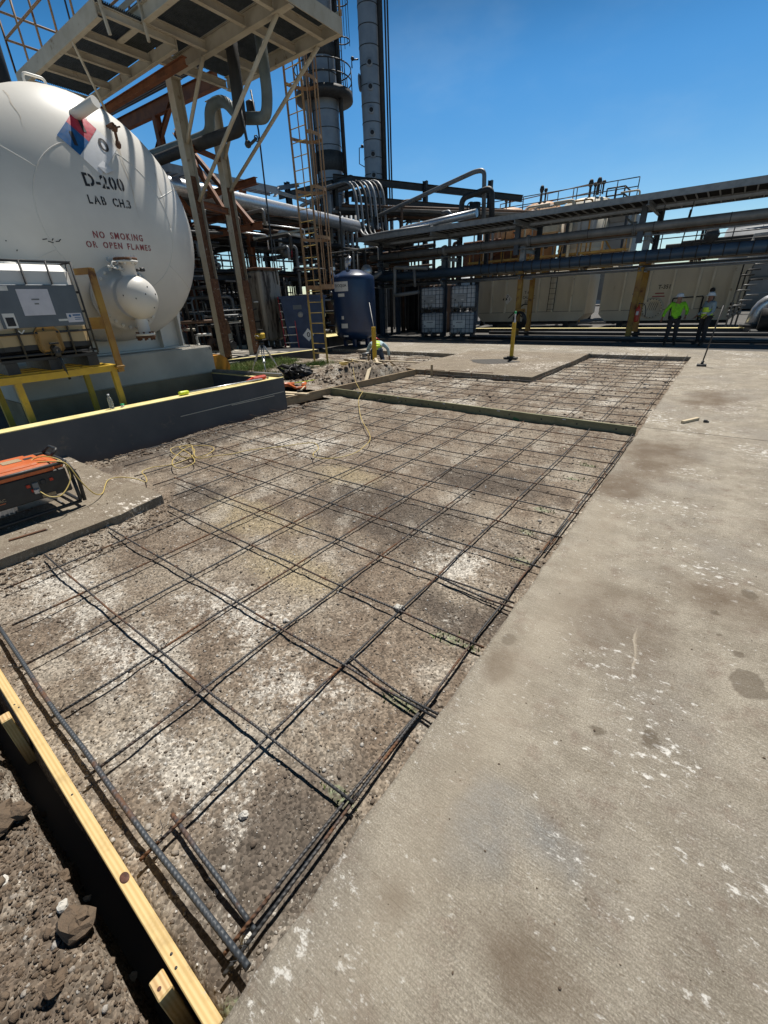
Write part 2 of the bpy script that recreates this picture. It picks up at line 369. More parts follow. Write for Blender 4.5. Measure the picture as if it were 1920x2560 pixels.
def dirt_mat(near):
    m, nt, p = newmat('crushed_stone_and_dirt'); v = coord(nt)
    n1 = noise(nt, v, 1.1, 6, .6); n2 = noise(nt, v, 9, 8, .7); n3 = noise(nt, v, 55, 6, .7)
    c = mix(nt, rng(nt, n2, .3, .7), (.150, .104, .068), (.262, .202, .142))
    c = mix(nt, rng(nt, n1, .42, .62, 0, .75), c, (.33, .275, .205)); c = mix(nt, rng(nt, noise(nt, v, 2.7, 5, .6), .50, .66, 0, .6), c, (.105, .073, .050))
    if near:
        c = mix(nt, mth(nt, 'MULTIPLY', attr(nt, 'dark'), .75), c, (.060, .046, .037))
        c = mix(nt, mth(nt, 'MULTIPLY', attr(nt, 'tan'), .7), c, (.36, .285, .155))
    sx = noise(nt, coord(nt, 'Object', (1, 1.0, 1)), 26, 8, .8)
    base = attr(nt, 'lime') if near else rng(nt, n1, .45, .7)
    lim = rng(nt, mth(nt, 'ADD', mth(nt, 'ADD', mth(nt, 'MULTIPLY', sx, .75), mth(nt, 'MULTIPLY', noise(nt, v, 4.5, 5, .65), .28)), mth(nt, 'MULTIPLY', base, .13)), .565, .66)
    c = mix(nt, mth(nt, 'MULTIPLY', lim, .8), c, (.62, .58, .51))
    c = mix(nt, mth(nt, 'MULTIPLY', rng(nt, noise(nt, v, 2.3, 9, .72), .52, .62), .5), c, (.45, .405, .335))
    if near: c = mix(nt, rng(nt, mth(nt, 'MULTIPLY', attr(nt, 'paint'), mth(nt, 'ADD', n3, .25)), .52, .95, 0, .40), c, (.19, .36, .14))
    sp = N(nt, 'ShaderNodeTexVoronoi'); sp.inputs['Scale'].default_value = 95; nt.links.new(v, sp.inputs['Vector'])
    c = mix(nt, rng(nt, n3, .3, .7, .45, 1.), (.085, .068, .053), c)
    sg_ = N(nt, 'ShaderNodeSeparateColor'); nt.links.new(sp.outputs['Color'], sg_.inputs[0]); c = mix(nt, .5, c, mix(nt, 1., c, sg_.outputs[0], 'OVERLAY'))
    hs = N(nt, 'ShaderNodeHueSaturation'); hs.inputs['Saturation'].default_value = .84; nt.links.new(c, hs.inputs['Color'])
    nt.links.new(hs.outputs[0], p.inputs['Base Color']); p.inputs['Roughness'].default_value = .95; p.inputs['Specular IOR Level'].default_value = .2
    h = mth(nt, 'ADD', mth(nt, 'MULTIPLY', n3, .8), mth(nt, 'MULTIPLY', sp.outputs['Distance'], -.8))
    bump(nt, p, h, .42, .008); return m
GREEN = [(-.86, 1.21, .12), (-.91, 1.75, .12), (-.84, .70, .1), (-.95, 3.27, .13), (-.84, 2.8, .12), (-.97, 3.78, .14), (-.92, 4.74, .12), (-.9, 5.26, .12), (-.75, 1.75, .07), (-.77, 1.21, .07), (-.70, .05, .10)]
def a_dark(x, y):
    s = np.maximum.reduce([blob(x, y, -2.2, 2.95, 1.1, .75, .5, 3), blob(x, y, -.85, .35, .35, .55, .5, 4), blob(x, y, -.95, 1.95, .4, .25, .5, 5),
                           blob(x, y, -4.3, 2.2, .6, .35, .5, 6), blob(x, y, -1.7, 4.2, .9, .5, .5, 8), blob(x, y, -6.2, 3.8, .55, 2.6, .5, 9)])
    return np.maximum(s, np.clip((.02 - y) / .06, 0, 1) * .38)
a_tan = lambda x, y: np.maximum.reduce([blob(x, y, -3.3, 2.15, .75, .35, .6, 12), blob(x, y, -2.3, 1.75, .55, .3, .6, 13), blob(x, y, -3.2, 3.5, .5, .3, .6, 14)])
a_lime = lambda x, y: np.maximum.reduce([blob(x, y, -3.5, .62, .8, .4, .9, 15), blob(x, y, -2.4, .55, .7, .35, .9, 16), blob(x, y, -2.2, 1.15, .6, .35, .9, 17), blob(x, y, -1.5, .38, .5, .25, .9, 18),
                         blob(x, y, -1.2, 2.5, .4, .4, .9, 19), blob(x, y, -4.6, 4.2, 1.2, .8, .9, 20), blob(x, y, -1.4, 1.0, .5, .3, .9, 23)]) * np.clip(y / .1, 0, 1)
def a_paint(x, y):
    s = 0 * x
    for i, (gx, gy, r) in enumerate(GREEN): s = np.maximum(s, blob(x, y, gx, gy, r * 1.2, r * .6, .6, 40 + i, 9))
    return s
m_dirt = dirt_mat(True); m_dirtfar = dirt_mat(False)
AT = dict(dark=a_dark, tan=a_tan, lime=a_lime, paint=a_paint)
grid('dirt_bed', -7.15, -.50, -1.6, 6.95, .02, dirt_h, AT, m_dirt)
def dirt_far(x, y):
    h = fbm(x, y, .8, 3, 5) * .05 + fbm(x, y, 4, 3, 21) * .05 - .12
    pile = .27 * np.exp(-(((x + 7.7) / .75) ** 2 + ((y - 8.7) / 1.05) ** 2) ** 1.3) + .20 * np.exp(-(((x + 7.1) / .5) ** 2 + ((y - 9.6) / .8) ** 2))
    up = np.clip((-x - 6.85) / .25, 0, 1) * np.clip((11.35 - y) / .3, 0, 1)
    return h + up * .12 + pile * (1 + fbm(x, y, 5, 3, 81) * 1.2) * up
grid('dirt_bed', -13.6, -.45, 6.95, 15.7, .05, dirt_far, {}, m_dirtfar)

# gravel and clods: one counted-by-nobody mass; each stone a mesh island
t_ = (1 + 5 ** .5) / 2
ICO = np.array([(-1, t_, 0), (1, t_, 0), (-1, -t_, 0), (1, -t_, 0), (0, -1, t_), (0, 1, t_), (0, -1, -t_), (0, 1, -t_), (t_, 0, -1), (t_, 0, 1), (-t_, 0, -1), (-t_, 0, 1)]) / 1.9
ICF = np.array([(0, 11, 5), (0, 5, 1), (0, 1, 7), (0, 7, 10), (0, 10, 11), (1, 5, 9), (5, 11, 4), (11, 10, 2), (10, 7, 6), (7, 1, 8), (3, 9, 4), (3, 4, 2), (3, 2, 6), (3, 6, 8), (3, 8, 9), (4, 9, 5), (2, 4, 11), (6, 2, 10), (8, 6, 7), (9, 8, 1)])
def stones(name, x, y, z, r, mat, kind='stuff'):
    n = len(x); jit = 1 + nr.normal(0, .2, (n, 12, 1)); P = ICO[None] * jit * r[:, None, None]
    P = P * np.stack([nr.uniform(.75, 1.3, n), nr.uniform(.7, 1.2, n), nr.uniform(.45, .85, n)], 1)[:, None]
    a = nr.uniform(0, 6.28, n); ca, sa = np.cos(a)[:, None], np.sin(a)[:, None]
    Q = P.copy(); Q[..., 0] = P[..., 0] * ca - P[..., 1] * sa; Q[..., 1] = P[..., 0] * sa + P[..., 1] * ca
    Q += np.stack([x, y, z], 1)[:, None]; F = (ICF[None] + (np.arange(n) * 12)[:, None, None]).reshape(-1, 3)
    me = bpy.data.meshes.new(name); me.vertices.add(n * 12); me.vertices.foreach_set('co', Q.ravel())
    me.loops.add(F.size); me.loops.foreach_set('vertex_index', F.ravel().astype(np.int32))
    me.polygons.add(len(F)); me.polygons.foreach_set('loop_start', (np.arange(len(F)) * 3).astype(np.int32)); me.update(calc_edges=True)
    me.materials.append(mat); o = bpy.data.objects.new(name, me); COL.objects.link(o); o['kind'] = kind; return o
def stone_mat(name, ramp):
    m, nt, p = newmat(name); g = N(nt, 'ShaderNodeNewGeometry'); r = N(nt, 'ShaderNodeValToRGB'); r.color_ramp.interpolation = 'LINEAR'
    e = r.color_ramp.elements; e[0].position = ramp[0][0]; e[0].color = rgb(ramp[0][1]); e[1].position = ramp[-1][0]; e[1].color = rgb(ramp[-1][1])
    for q, c in ramp[1:-1]: k = e.new(q); k.color = rgb(c)
    nt.links.new(g.outputs['Random Per Island'], r.inputs[0]); v = coord(nt)
    c = mix(nt, rng(nt, noise(nt, v, 70, 5, .7), .3, .7, 0, .5), r.outputs[0], (.10, .08, .06)); nt.links.new(c, p.inputs['Base Color'])
    p.inputs['Roughness'].default_value = .92; bump(nt, p, noise(nt, v, 90, 6, .7), .8, .008); return m
m_stone = stone_mat('gravel_stone', [(0, (.10, .075, .056)), (.5, (.19, .152, .118)), (.75, (.30, .26, .215)), (.9, (.50, .47, .43)), (1, (.70, .68, .64))])
m_clod = stone_mat('clod_earth', [(0, (.085, .058, .038)), (.65, (.15, .105, .07)), (.93, (.23, .175, .125)), (1, (.48, .46, .43))])
def scatter(n, x0, x1, y0, y1, mean, sg, mx, mat, hf, name='gravel', bias=1., keep=None):
    x = nr.uniform(x0, x1, n); y = y0 + (y1 - y0) * nr.uniform(0, 1, n) ** bias
    if keep is not None: k = keep(x, y); x = x[k]; y = y[k]
    r = np.clip(np.exp(nr.normal(math.log(mean), sg, len(x))), .002, mx)
    return stones(name, x, y, hf(x, y) + r * .2, r, mat)
pad_keep = lambda x, y: ~((x < -4.32) & (y < 1.9))
scatter(26000, -4.6, -.62, .06, 3.4, .0027, .55, .014, m_stone, dirt_h, bias=1.2, keep=pad_keep)
scatter(8000, -6.9, -.62, 2.6, 6.7, .0045, .5, .02, m_stone, dirt_h)
scatter(34000, -3.6, -.75, -1.1, -.02, .0032, .62, .022, m_clod, dirt_h, 'clods')
scatter(3000, -4.5, -3.8, .1, 1.95, .0042, .65, .022, m_clod, dirt_h, 'clods', keep=pad_keep)
scatter(2200, -6.85, -6.2, 1.9, 6.2, .007, .6, .03, m_clod, dirt_h, 'clods')
scatter(5000, -13.0, -.7, 7.1, 15.3, .011, .5, .035, m_stone, dirt_far)
scatter(1500, -8.9, -6.9, 7.4, 11.1, .013, .6, .05, m_clod, dirt_far, 'clods')

def rock(x, y, r, label, sc=(1, 1, .7), mat=None):
    mb = MB(); n = 14; mb.ball((x, y, float(dirt_h(np.array([x]), np.array([y]))[0]) + r * .35), r, n, 0, sc)
    o = np.array([x, y, 0]); rg = np.random.default_rng(int(x * 1000) & 0xffff)
    P = np.array(mb.v); d = P - P.mean(0); q = d / (np.linalg.norm(d, axis=1, keepdims=True) + 1e-9)
    pl = rg.normal(0, 1, (9, 3)); pl /= np.linalg.norm(pl, axis=1, keepdims=True); lim = rg.uniform(.45, .85, 9)
    s = np.ones(len(P))
    for a, l in zip(pl, lim):
        t = q @ a; s = np.where(t > l, np.minimum(s, l / np.maximum(t, 1e-6)), s)
    P = P.mean(0) + d * s[:, None]; P = P + rg.normal(0, r * .045, P.shape); mb.v = [tuple(p) for p in P]; mb.s = [False] * len(mb.s)
    return one('rock', label, 'rock', mb, mat or m_clod)
for a in [(-1.32, -.12, .060, 'brown rock casting a shadow, biggest one beside the pine form board', (1.1, 1, .8)),
          (-2.0, -.175, .085, 'large flat brown rock at the left edge below the first stake', (1.2, 1, .6)),
          (-1.95, -.115, .05, 'small brown rock leaning on the large flat left edge rock', (1, 1, .8)),
          (-1.2, -.23, .035, 'tan rock in the dirt below the big brown rock', (1.2, .9, .7)),
          (-1.56, -.10, .03, 'brown clod at the edge of the board shadow above the white stones', (1, 1.1, .8))]: rock(*a)
m_palerock = M('pale_rock', (.56, .54, .50), (.42, .40, .36), 30, .9, bmp=.4, bsc=60)
for a in [(-1.43, -.135, .023, 'white rounded stone left of the big brown rock', (1.2, 1, .8)), (-1.46, -.085, .022, 'long white stone in the board shadow edge', (.7, 1.4, .7)),
          (-1.70, -.235, .022, 'flat white stone near the left border of the loose dirt', (1.6, .8, .5)), (-1.10, -.08, .02, 'white stone beside the cut end of the second stake', (1, 1, .9)),
          (-1.28, 1.80, .035, 'pale faceted stone between the rebars, largest in the middle of the bed', (1.1, 1, .9)), (-.78, .19, .03, 'white stone wedged in the corner by the slab edge', (1, 1.1, .9)),
          (-1.10, .42, .022, 'pale stone with a dark side near the near corner of the bed', (1, 1, .9)), (-1.82, 1.30, .022, 'small pale stone left of the faceted stone', (1, 1, .8))]: rock(*a, m_palerock)

# ------------------------------------------------------------------ ground, pavement
gm = MB(); gm.add([(-3000, -3000, -.32), (3000, -3000, -.32), (3000, 3000, -.32), (-3000, 3000, -.32)], [(0, 1, 2, 3)])
struct('ground', gm, M('yard_ground', (.13, .115, .10), (.09, .08, .07), .4, .95, dirt=(.2, .18, .15), dsc=.15, dth=.55, dw=.2))

def conc_mat(near, tint=1., hue=(1, 1, 1)):
    m, nt, p = newmat('broomed_concrete'); v = coord(nt)
    n1 = noise(nt, v, .8, 5, .6); n2 = noise(nt, v, 3.5, 8, .65); n3 = noise(nt, v, 40, 6, .75)
    br = noise(nt, coord(nt, 'Object', (13, 150, 13)), 1, 8, .85); n4 = noise(nt, v, 150, 5, .8); n5 = noise(nt, coord(nt, 'Object', (1, 1.9, 1)), 17, 8, .78); n6 = noise(nt, coord(nt, 'Object', (1, 2.2, 1)), 30, 7, .75); br2 = noise(nt, coord(nt, 'Object', (2.2, 34, 3)), 1, 4, .6)
    c = mix(nt, rng(nt, n2, .35, .65), (.46 * tint, .415 * tint, .34 * tint), (.335 * tint, .298 * tint, .24 * tint))
    c = mix(nt, rng(nt, n1, .45, .65, 0, .8), c, (.305 * tint, .28 * tint, .245 * tint))
    c = mix(nt, rng(nt, noise(nt, v, 6.5, 7, .7), .50, .68, 0, .55), c, (.22 * tint, .155 * tint, .12 * tint))
    c = mix(nt, rng(nt, noise(nt, coord(nt, 'Object', (1, 1.6, 1)), 2.1, 8, .7), .55, .70, 0, .5), c, (.50 * tint, .45 * tint, .375 * tint))
    if near: c = mix(nt, mth(nt, 'MULTIPLY', attr(nt, 'grey'), rng(nt, n2, .35, .6, .4, 1.)), c, (.30, .30, .29))
    c = mix(nt, mth(nt, 'MULTIPLY', rng(nt, br, .33, .60, .75, 0), rng(nt, n2, .3, .7, .45, 1)), c, (.12, .098, .07))
    c = mix(nt, rng(nt, n4, .36, .62, .6, 0), c, (.12, .10, .075)); c = mix(nt, rng(nt, n4, .54, .72, 0, .55), c, (.64, .60, .52))
    c = mix(nt, mth(nt, 'MULTIPLY', rng(nt, n5, .565, .64), rng(nt, noise(nt, v, 1.5, 5, .65), .43, .60, .15, .95)), c, (.17, .135, .095))
    c = mix(nt, mth(nt, 'MULTIPLY', rng(nt, n6, .57, .67), rng(nt, noise(nt, v, 1.9, 5, .65), .42, .58, .08, .95)), c, (.64, .615, .56))
    c = mix(nt, rng(nt, br2, .55, .72, 0, .2), c, (.17, .14, .11))
    c = mix(nt, rng(nt, n3, .55, .8, 0, .4), c, (.14, .12, .10))
    wn = noise(nt, coord(nt, 'Object', (9, 14, 9)), 1.6, 9, .72)
    c = mix(nt, rng(nt, mth(nt, 'ADD', wn, mth(nt, 'MULTIPLY', rng(nt, noise(nt, v, .9, 3), .4, .7), .12)), .625, .71, 0, .9), c, (.72, .70, .66))
    vf = N(nt, 'ShaderNodeTexVoronoi'); vf.inputs['Scale'].default_value = 26; nt.links.new(coord(nt, 'Object', (1, 1.5, 1)), vf.inputs['Vector']); fleck = mth(nt, 'MULTIPLY', rng(nt, vf.outputs['Distance'], .16, .07), rng(nt, noise(nt, v, 2.3, 5, .7), .52, .66))
    c = mix(nt, fleck, c, (.74, .72, .68))
    vg = N(nt, 'ShaderNodeTexVoronoi'); vg.inputs['Scale'].default_value = 17; nt.links.new(coord(nt, 'Object', (1.2, 1, 1), (0, 0, .7)), vg.inputs['Vector']); dk = mth(nt, 'MULTIPLY', rng(nt, vg.outputs['Distance'], .13, .05), rng(nt, noise(nt, v, 1.7, 4, .7), .5, .62))
    c = mix(nt, mth(nt, 'MULTIPLY', dk, .75), c, (.07, .055, .04))
    if near:
        c = mix(nt, mth(nt, 'MULTIPLY', attr(nt, 'brown'), mth(nt, 'ADD', .22, n2)), c, (.13, .095, .065))
        c = mix(nt, mth(nt, 'MULTIPLY', rng(nt, mth(nt, 'ADD', attr(nt, 'spot'), mth(nt, 'MULTIPLY', n5, .75)), .50, 1.05), .62), c, (.10, .078, .055))
        c = mix(nt, mth(nt, 'MULTIPLY', attr(nt, 'wheel'), .35), c, (.37, .32, .25))
    if hue != (1, 1, 1): c = mix(nt, 1., c, hue, 'MULTIPLY')
    if near:
        for (ax, ay, bx, by, wd_, cc, am) in ((-.002, 2.37, .055, 1.89, .006, (.56, .50, .41), .35), (.012, 2.30, .045, 1.98, .013, (.52, .45, .35), .25), (-.42, 4.2, .9, 4.35, .008, (.5, .46, .4), .4), (.30, .75, .52, .55, .004, (.6, .56, .5), .6), (.0, 3.3, .75, 3.12, .005, (.12, .09, .07), .5), (.55, 1.05, .60, 1.5, .004, (.66, .64, .6), .6), (-.2, 5.2, .8, 5.55, .006, (.13, .1, .08), .4)):
            sp_ = N(nt, 'ShaderNodeSeparateXYZ'); wv = N(nt, 'ShaderNodeVectorMath', operation='ADD'); nv_ = N(nt, 'ShaderNodeTexNoise'); nv_.inputs['Scale'].default_value = 7; nt.links.new(v, nv_.inputs['Vector'])
            sc_ = N(nt, 'ShaderNodeVectorMath', operation='SCALE'); sc_.inputs['Scale'].default_value = .05; nt.links.new(nv_.outputs['Color'], sc_.inputs[0]); nt.links.new(v, wv.inputs[0]); nt.links.new(sc_.outputs[0], wv.inputs[1]); nt.links.new(wv.outputs[0], sp_.inputs[0])
            L_ = math.hypot(bx - ax, by - ay); ux, uy = (bx - ax) / L_, (by - ay) / L_; px_ = mth(nt, 'SUBTRACT', sp_.outputs[0], ax + .025); py_ = mth(nt, 'SUBTRACT', sp_.outputs[1], ay + .025)
            al = mth(nt, 'ADD', mth(nt, 'MULTIPLY', px_, ux), mth(nt, 'MULTIPLY', py_, uy)); ac = mth(nt, 'ABSOLUTE', mth(nt, 'SUBTRACT', mth(nt, 'MULTIPLY', px_, uy), mth(nt, 'MULTIPLY', py_, ux)))
            f_ = mth(nt, 'MULTIPLY', rng(nt, ac, wd_, wd_ * .3), mth(nt, 'MULTIPLY', rng(nt, al, 0, .05), rng(nt, al, L_, L_ - .05))); f_ = mth(nt, 'MULTIPLY', f_, rng(nt, n2, .35, .6, .2, 1)); c = mix(nt, mth(nt, 'MULTIPLY', f_, am), c, cc)
    nt.links.new(c, p.inputs['Base Color']); p.inputs['Roughness'].default_value = .88; p.inputs['Specular IOR Level'].default_value = .25
    h = mth(nt, 'ADD', mth(nt, 'MULTIPLY', br, .9), mth(nt, 'MULTIPLY', n3, .5)); bump(nt, p, h, .75, .009); return m
m_conc = conc_mat(True); m_concfar = conc_mat(False, .92); m_concold = conc_mat(False, .66, (1.03, .98, .93))
def edge_x(y): return -.655 + y * .0085
def slab_z(x, y): return fbm(x, y, .5, 3, 91) * .006 + fbm(x, y, 9, 2, 95) * .0012
def near_slab(name, y0, y1, st):
    nx = int(3.6 / st) + 1; ny = int((y1 - y0) / st) + 1
    xs = np.linspace(0, 3.6, nx); ys = np.linspace(y0, y1, ny); X, Y = np.meshgrid(xs, ys)
    ed = edge_x(Y) + fbm(Y * 1., Y * 0 + .5, 6, 4, 101) * .022
    X = ed + X * (1 - np.clip(X / 3.6, 0, 1) * 0); Z = slab_z(X, Y)
    Z[:, 0] -= .007; P = np.stack([X, Y, Z], -1)
    Bt = P[:, 0].copy(); Bt[:, 2] = -.24; Bt[:, 0] += fbm(ys * 3, ys * 0, 4, 3, 111) * .02 - .004
    P = np.concatenate([Bt[:, None], P], 1); nx += 1
    i = np.arange(nx * ny).reshape(ny, nx); F = np.stack([i[:-1, :-1], i[:-1, 1:], i[1:, 1:], i[1:, :-1]], -1).reshape(-1, 4)
    me = bpy.data.meshes.new(name); me.vertices.add(nx * ny); me.vertices.foreach_set('co', P.ravel())
    me.loops.add(F.size); me.loops.foreach_set('vertex_index', F.ravel().astype(np.int32))
    me.polygons.add(len(F)); me.polygons.foreach_set('loop_start', (np.arange(len(F)) * 4).astype(np.int32)); me.update(calc_edges=True)
    sm = np.ones((ny - 1, nx - 1), bool); sm[:, 0] = False; me.polygons.foreach_set('use_smooth', sm.ravel())
    px, py = P[..., 0].ravel(), P[..., 1].ravel()
    brown = np.maximum.reduce([blob(px, py, -.25, 5.6, .42, 1.1, .6, 121), blob(px, py, -.45, 4.5, .3, .5, .6, 122), blob(px, py, -.52, 1.62, .10, .22, .5, 123, 6), blob(px, py, -.1, 2.35, .5, .5, 1.2, 124),
                               blob(px, py, .15, 9.4, .5, 1.2, .7, 136), blob(px, py, -.42, .52, .10, .08, .7, 125, 8), blob(px, py, .4, 2.9, .4, .3, 1., 126), blob(px, py, -.05, .62, .2, .12, .9, 127), blob(px, py, .35, .35, .5, .2, 1., 137)])
    spot = np.maximum.reduce([blob(px, py, .49, 2.20, .075, .11, .25, 128, 7), blob(px, py, .58, 2.15, .09, .035, .3, 138, 7), blob(px, py, .475, 2.40, .035, .035, .3, 129, 9), blob(px, py, .16, 1.60, .034, .05, .3, 130, 9),
                              blob(px, py, .53, 3.05, .06, .09, .5, 131, 8), blob(px, py, -.03, 1.52, .03, .02, .6, 132, 9), blob(px, py, .36, 2.72, .025, .03, .4, 139, 9), blob(px, py, .38, 2.52, .02, .02, .4, 140, 9), blob(px, py, -.56, 1.85, .045, .07, .5, 133, 9)])
    grey = np.maximum.reduce([blob(px, py, -.28, .88, .16, .28, .4, 134, 4), blob(px, py, -.12, .95, .2, .12, .6, 135, 5)])
    wheel = np.exp(-((px + .42 - .0 * py) / .16) ** 2) * (py < 4)
    for k, a in dict(brown=brown, spot=spot, grey=grey, wheel=wheel).items():
        at = me.attributes.new(k, 'FLOAT', 'POINT'); at.data.foreach_set('value', a.astype(np.float32))
    me.materials.append(m_conc); o = bpy.data.objects.new(name, me); COL.objects.link(o); o['kind'] = 'structure'
near_slab('pavement', -1.6, 6.905, .022); near_slab('pavement', 6.92, 15.45, .04)
def slab(name, poly, z1=0, z0=-.24, mat=None): return struct(name, MB().prism(poly, z0, z1), mat or m_concfar)
for y0, y1 in ((-8, 6.905), (6.92, 15.45)): slab('pavement', [(2.9, y0), (30, y0), (30, y1), (2.9, y1)], -.006)
m_shadepave = M('shade_dark_pavement', (.085, .078, .068), (.06, .055, .05), .8, .85, dirt=(.15, .135, .115), dsc=1.4, dth=.58, dw=.12, bmp=.3, bsc=30)  # pavement with shade put into its dark base colour
slab('pavement', [(-13.6, 15.46), (30, 15.46), (30, 17.3), (1.3, 17.3), (-13.6, 19.3)], -.003)
slab('pavement', [(-60, 19.31), (-13.6, 19.31), (1.3, 17.31), (30, 17.31), (30, 75), (-60, 75)], -.006, mat=m_shadepave)  # rack shadow on the concrete, painted as this slab's dark colour
slab('pavement', [(-7.30, 10.55), (-3.36, 10.40), (-3.22, 13.9), (-3.22, 15.45), (-7.30, 15.45)], .012, mat=m_concold)
slab('pavement', [(-13.6, 14.6), (-7.31, 14.3), (-7.31, 15.45), (-13.6, 15.45)], .004)
slab('pavement', [(-60, -8), (-13.61, -8), (-13.61, 19.3), (-60, 19.3)], -.004, mat=m_shadepave)
slab('pavement', [(-13.605, -8), (-7.06, -8), (-7.06, 5.75), (-8.9, 5.8), (-13.605, 5.8)], -.02, mat=m_shadepave)
# broken concrete pad under the generator
padp = [(-7.0, -4), (-4.25, -4), (-4.26, .3), (-4.25, .9), (-4.27, 1.4), (-4.37, 1.87), (-4.8, 1.89), (-5.2, 1.87), (-5.6, 1.85), (-6.0, 1.87), (-6.5, 1.86), (-7.0, 1.88)]
def ragged(p, step, amp, seed):
    out = []
    for (ax, ay), (bx, by) in zip(p, p[1:] + p[:1]):
        n = max(1, int(math.hypot(bx - ax, by - ay) / step))
        for k in range(n):
            x, y = ax + (bx - ax) * k / n, ay + (by - ay) * k / n
            out.append((x + float(fbm(np.array([x]), np.array([y]), 5, 4, seed)[0]) * amp, y + float(fbm(np.array([x]), np.array([y]), 5, 4, seed + 9)[0]) * amp))
    return out
pr_ = ragged(padp, .035, .035, 181); cx_, cy_ = -6.0, -.5; pb = MB(); n_ = len(pr_)
lo = [(x + (.012 if x > -6.9 else 0) + float(fbm(np.array([x]), np.array([y]), 14, 3, 191)[0]) * .05, y + float(fbm(np.array([x]), np.array([y]), 14, 3, 195)[0]) * .05) for x, y in pr_]
pb.add([(x, y, -.004) for x, y in pr_] + [(x - (.02 if x > -6.9 else 0), y, -.07) for x, y in lo] + [(x, y, -.24) for x, y in lo], [list(range(n_))] + [(i, n_ + i, n_ + (i + 1) % n_, (i + 1) % n_) for i in range(n_)] + [(n_ + i, 2 * n_ + i, 2 * n_ + (i + 1) % n_, n_ + (i + 1) % n_) for i in range(n_)])
struct('concrete_pad', pb, m_concold)
scatter(110, -6.4, -4.45, .2, 1.75, .0045, .6, .014, m_clod, lambda x, y: x * 0 - .002, 'gravel')
scatter(420, -.55, 1.4, -.6, 4.5, .0022, .5, .008, m_clod, lambda x, y: slab_z(x, y), 'gravel', bias=.9)
# soil + grass strip by the process kerb
gs = grid('soil', -13.6, -8.75, 5.8, 11.4, .06, lambda x, y: -.02 + fbm(x, y, 2, 3, 141) * .05 + .03 * np.clip((-x - 9.4), 0, 1), {}, m_dirtfar)

# ------------------------------------------------------------------ rebar mats
def rod(L, r, bow, seed, n=8):
    rg = random.Random(seed); mb = MB(); k = max(3, int(L / .3)); pts = []
    for i in range(k + 1):
        t = i / k; pts.append((t * L, math.sin(t * math.pi) * bow[0] + rg.gauss(0, .0022), math.sin(t * math.pi * 2 + 1) * bow[1] + rg.gauss(0, .0018) + math.sin(t * 2 * math.pi * L / 1.01) * -.003))
    mb.tube(pts, r, n); return mb
def rebar(x0, y0, x1, y1, z, label, group, r=.0068, mat=None, bow=None, z1=None):
    L = math.hypot(x1 - x0, y1 - y0); sd = rnd.randint(0, 9999)
    o = rod(L, r, bow or (rnd.uniform(-.02, .02), .005), sd).build('rebar', mat or m_rebar, local=True, loc=(x0, y0, z))
    o.rotation_euler = (0, -math.atan2((z1 if z1 is not None else z) - z, L), math.atan2(y1 - y0, x1 - x0))
    return tag(o, label, 'rebar', group)
ORD = ['first', 'second', 'third', 'fourth', 'fifth', 'sixth', 'seventh', 'eighth', 'ninth', 'tenth', 'eleventh', 'twelfth', 'thirteenth', 'fourteenth', 'fifteenth', 'sixteenth', 'seventeenth', 'eighteenth']
LX = [-.751, -1.258, -1.76, -2.24, -2.78, -3.275, -3.83, -4.37, -4.88, -5.38, -5.90, -6.38]
TY = [.70, 1.22, 1.766, 2.234, 2.73, 3.247, 3.75, 4.25, 4.76, 5.27, 5.77, 6.25]
ZL, ZT = -.062, -.044
g1 = 'long rebars running from the pine board to the green board'
for i, x in enumerate(LX):
    y0 = (.09, .09, .10, .13, .14, .25, .35, 1.98, 2.02, 2.05, 2.16, 2.1)[i]
    y1 = 6.70 + .0 * i
    w = 'rusty' if i in (1, 3) else 'dark'
    rebar(x, y0, x + .012 + (.07 if i == 0 else .02), y1, ZL, f'{w} long rebar, {ORD[i]} counted from the concrete slab edge', g1)
rebar(-.705, 2.95, -.63, 6.62, ZL + .004, 'splice rebar tied along the bar nearest the slab edge, upper half', g1)
rebar(-.785, .12, -.735, 1.35, ZL + .002, 'short splice rebar doubling the bar nearest the slab edge by the near corner', g1)
g2 = 'cross rebars laid over the long rebars in the near bed'
for i, y in enumerate(TY):
    xl = (-4.10, -4.17, -4.13, -4.85, -5.7, -6.2, -6.5, -6.66, -6.7, -6.72, -6.75, -6.75)[i]
    xr = (-.735, -.66, -.665, -.665, -.655, -.65, -.645, -.64, -.635, -.63, -.63, -.625)[i]
    w = ('rust brown', 'dark', 'dark', 'dark')[i % 4]
    rebar(xl, y + rnd.uniform(-.03, .03) + .03, xr, y - .02, ZT, f'{w} cross rebar, {ORD[i]} after the thick bar by the pine board', g2)
rebar(-1.25, 1.272, -.655, 1.222, ZT + .002, 'short rusty splice bar alongside the second cross rebar at the slab edge', g2)
rebar(-1.22, 2.212, -.655, 2.168, ZT - .006, 'short splice bar beside the fourth cross rebar at the slab edge', g2)
rebar(-3.4, .20, -.695, .145, ZT + .004, 'thick blue grey rebar closest to the pine form board', g2, .0105, m_rebarthick, (-.02, .003))
rebar(-1.315, .245, -.765, .215, ZT - .022, 'loose short rebar lying beside the thick bar in the near corner', g2, .0085, m_rebarthick, (0, 0), -.075)
g3 = 'rebars of the far bed beyond the green board'
for i, x in enumerate(LX[:11]):
    y1 = 15.75 if i < 6 else 10.25
    rebar(x + .04, 6.95, x + (.13 if i < 3 else .05), y1, ZL, f'dark long rebar in the far bed, {ORD[i]} counted from the slab edge', g3, z1=ZL if i > 5 else .03)
for i in range(16):
    y = 7.2 + i * .505; xl = -6.45 if y < 10.3 else -3.15
    rebar(xl, y + .04, -.60 + .009 * y - .09, y, ZT, f'dark cross rebar in the far bed, {ORD[i]} one beyond the green board', g3)
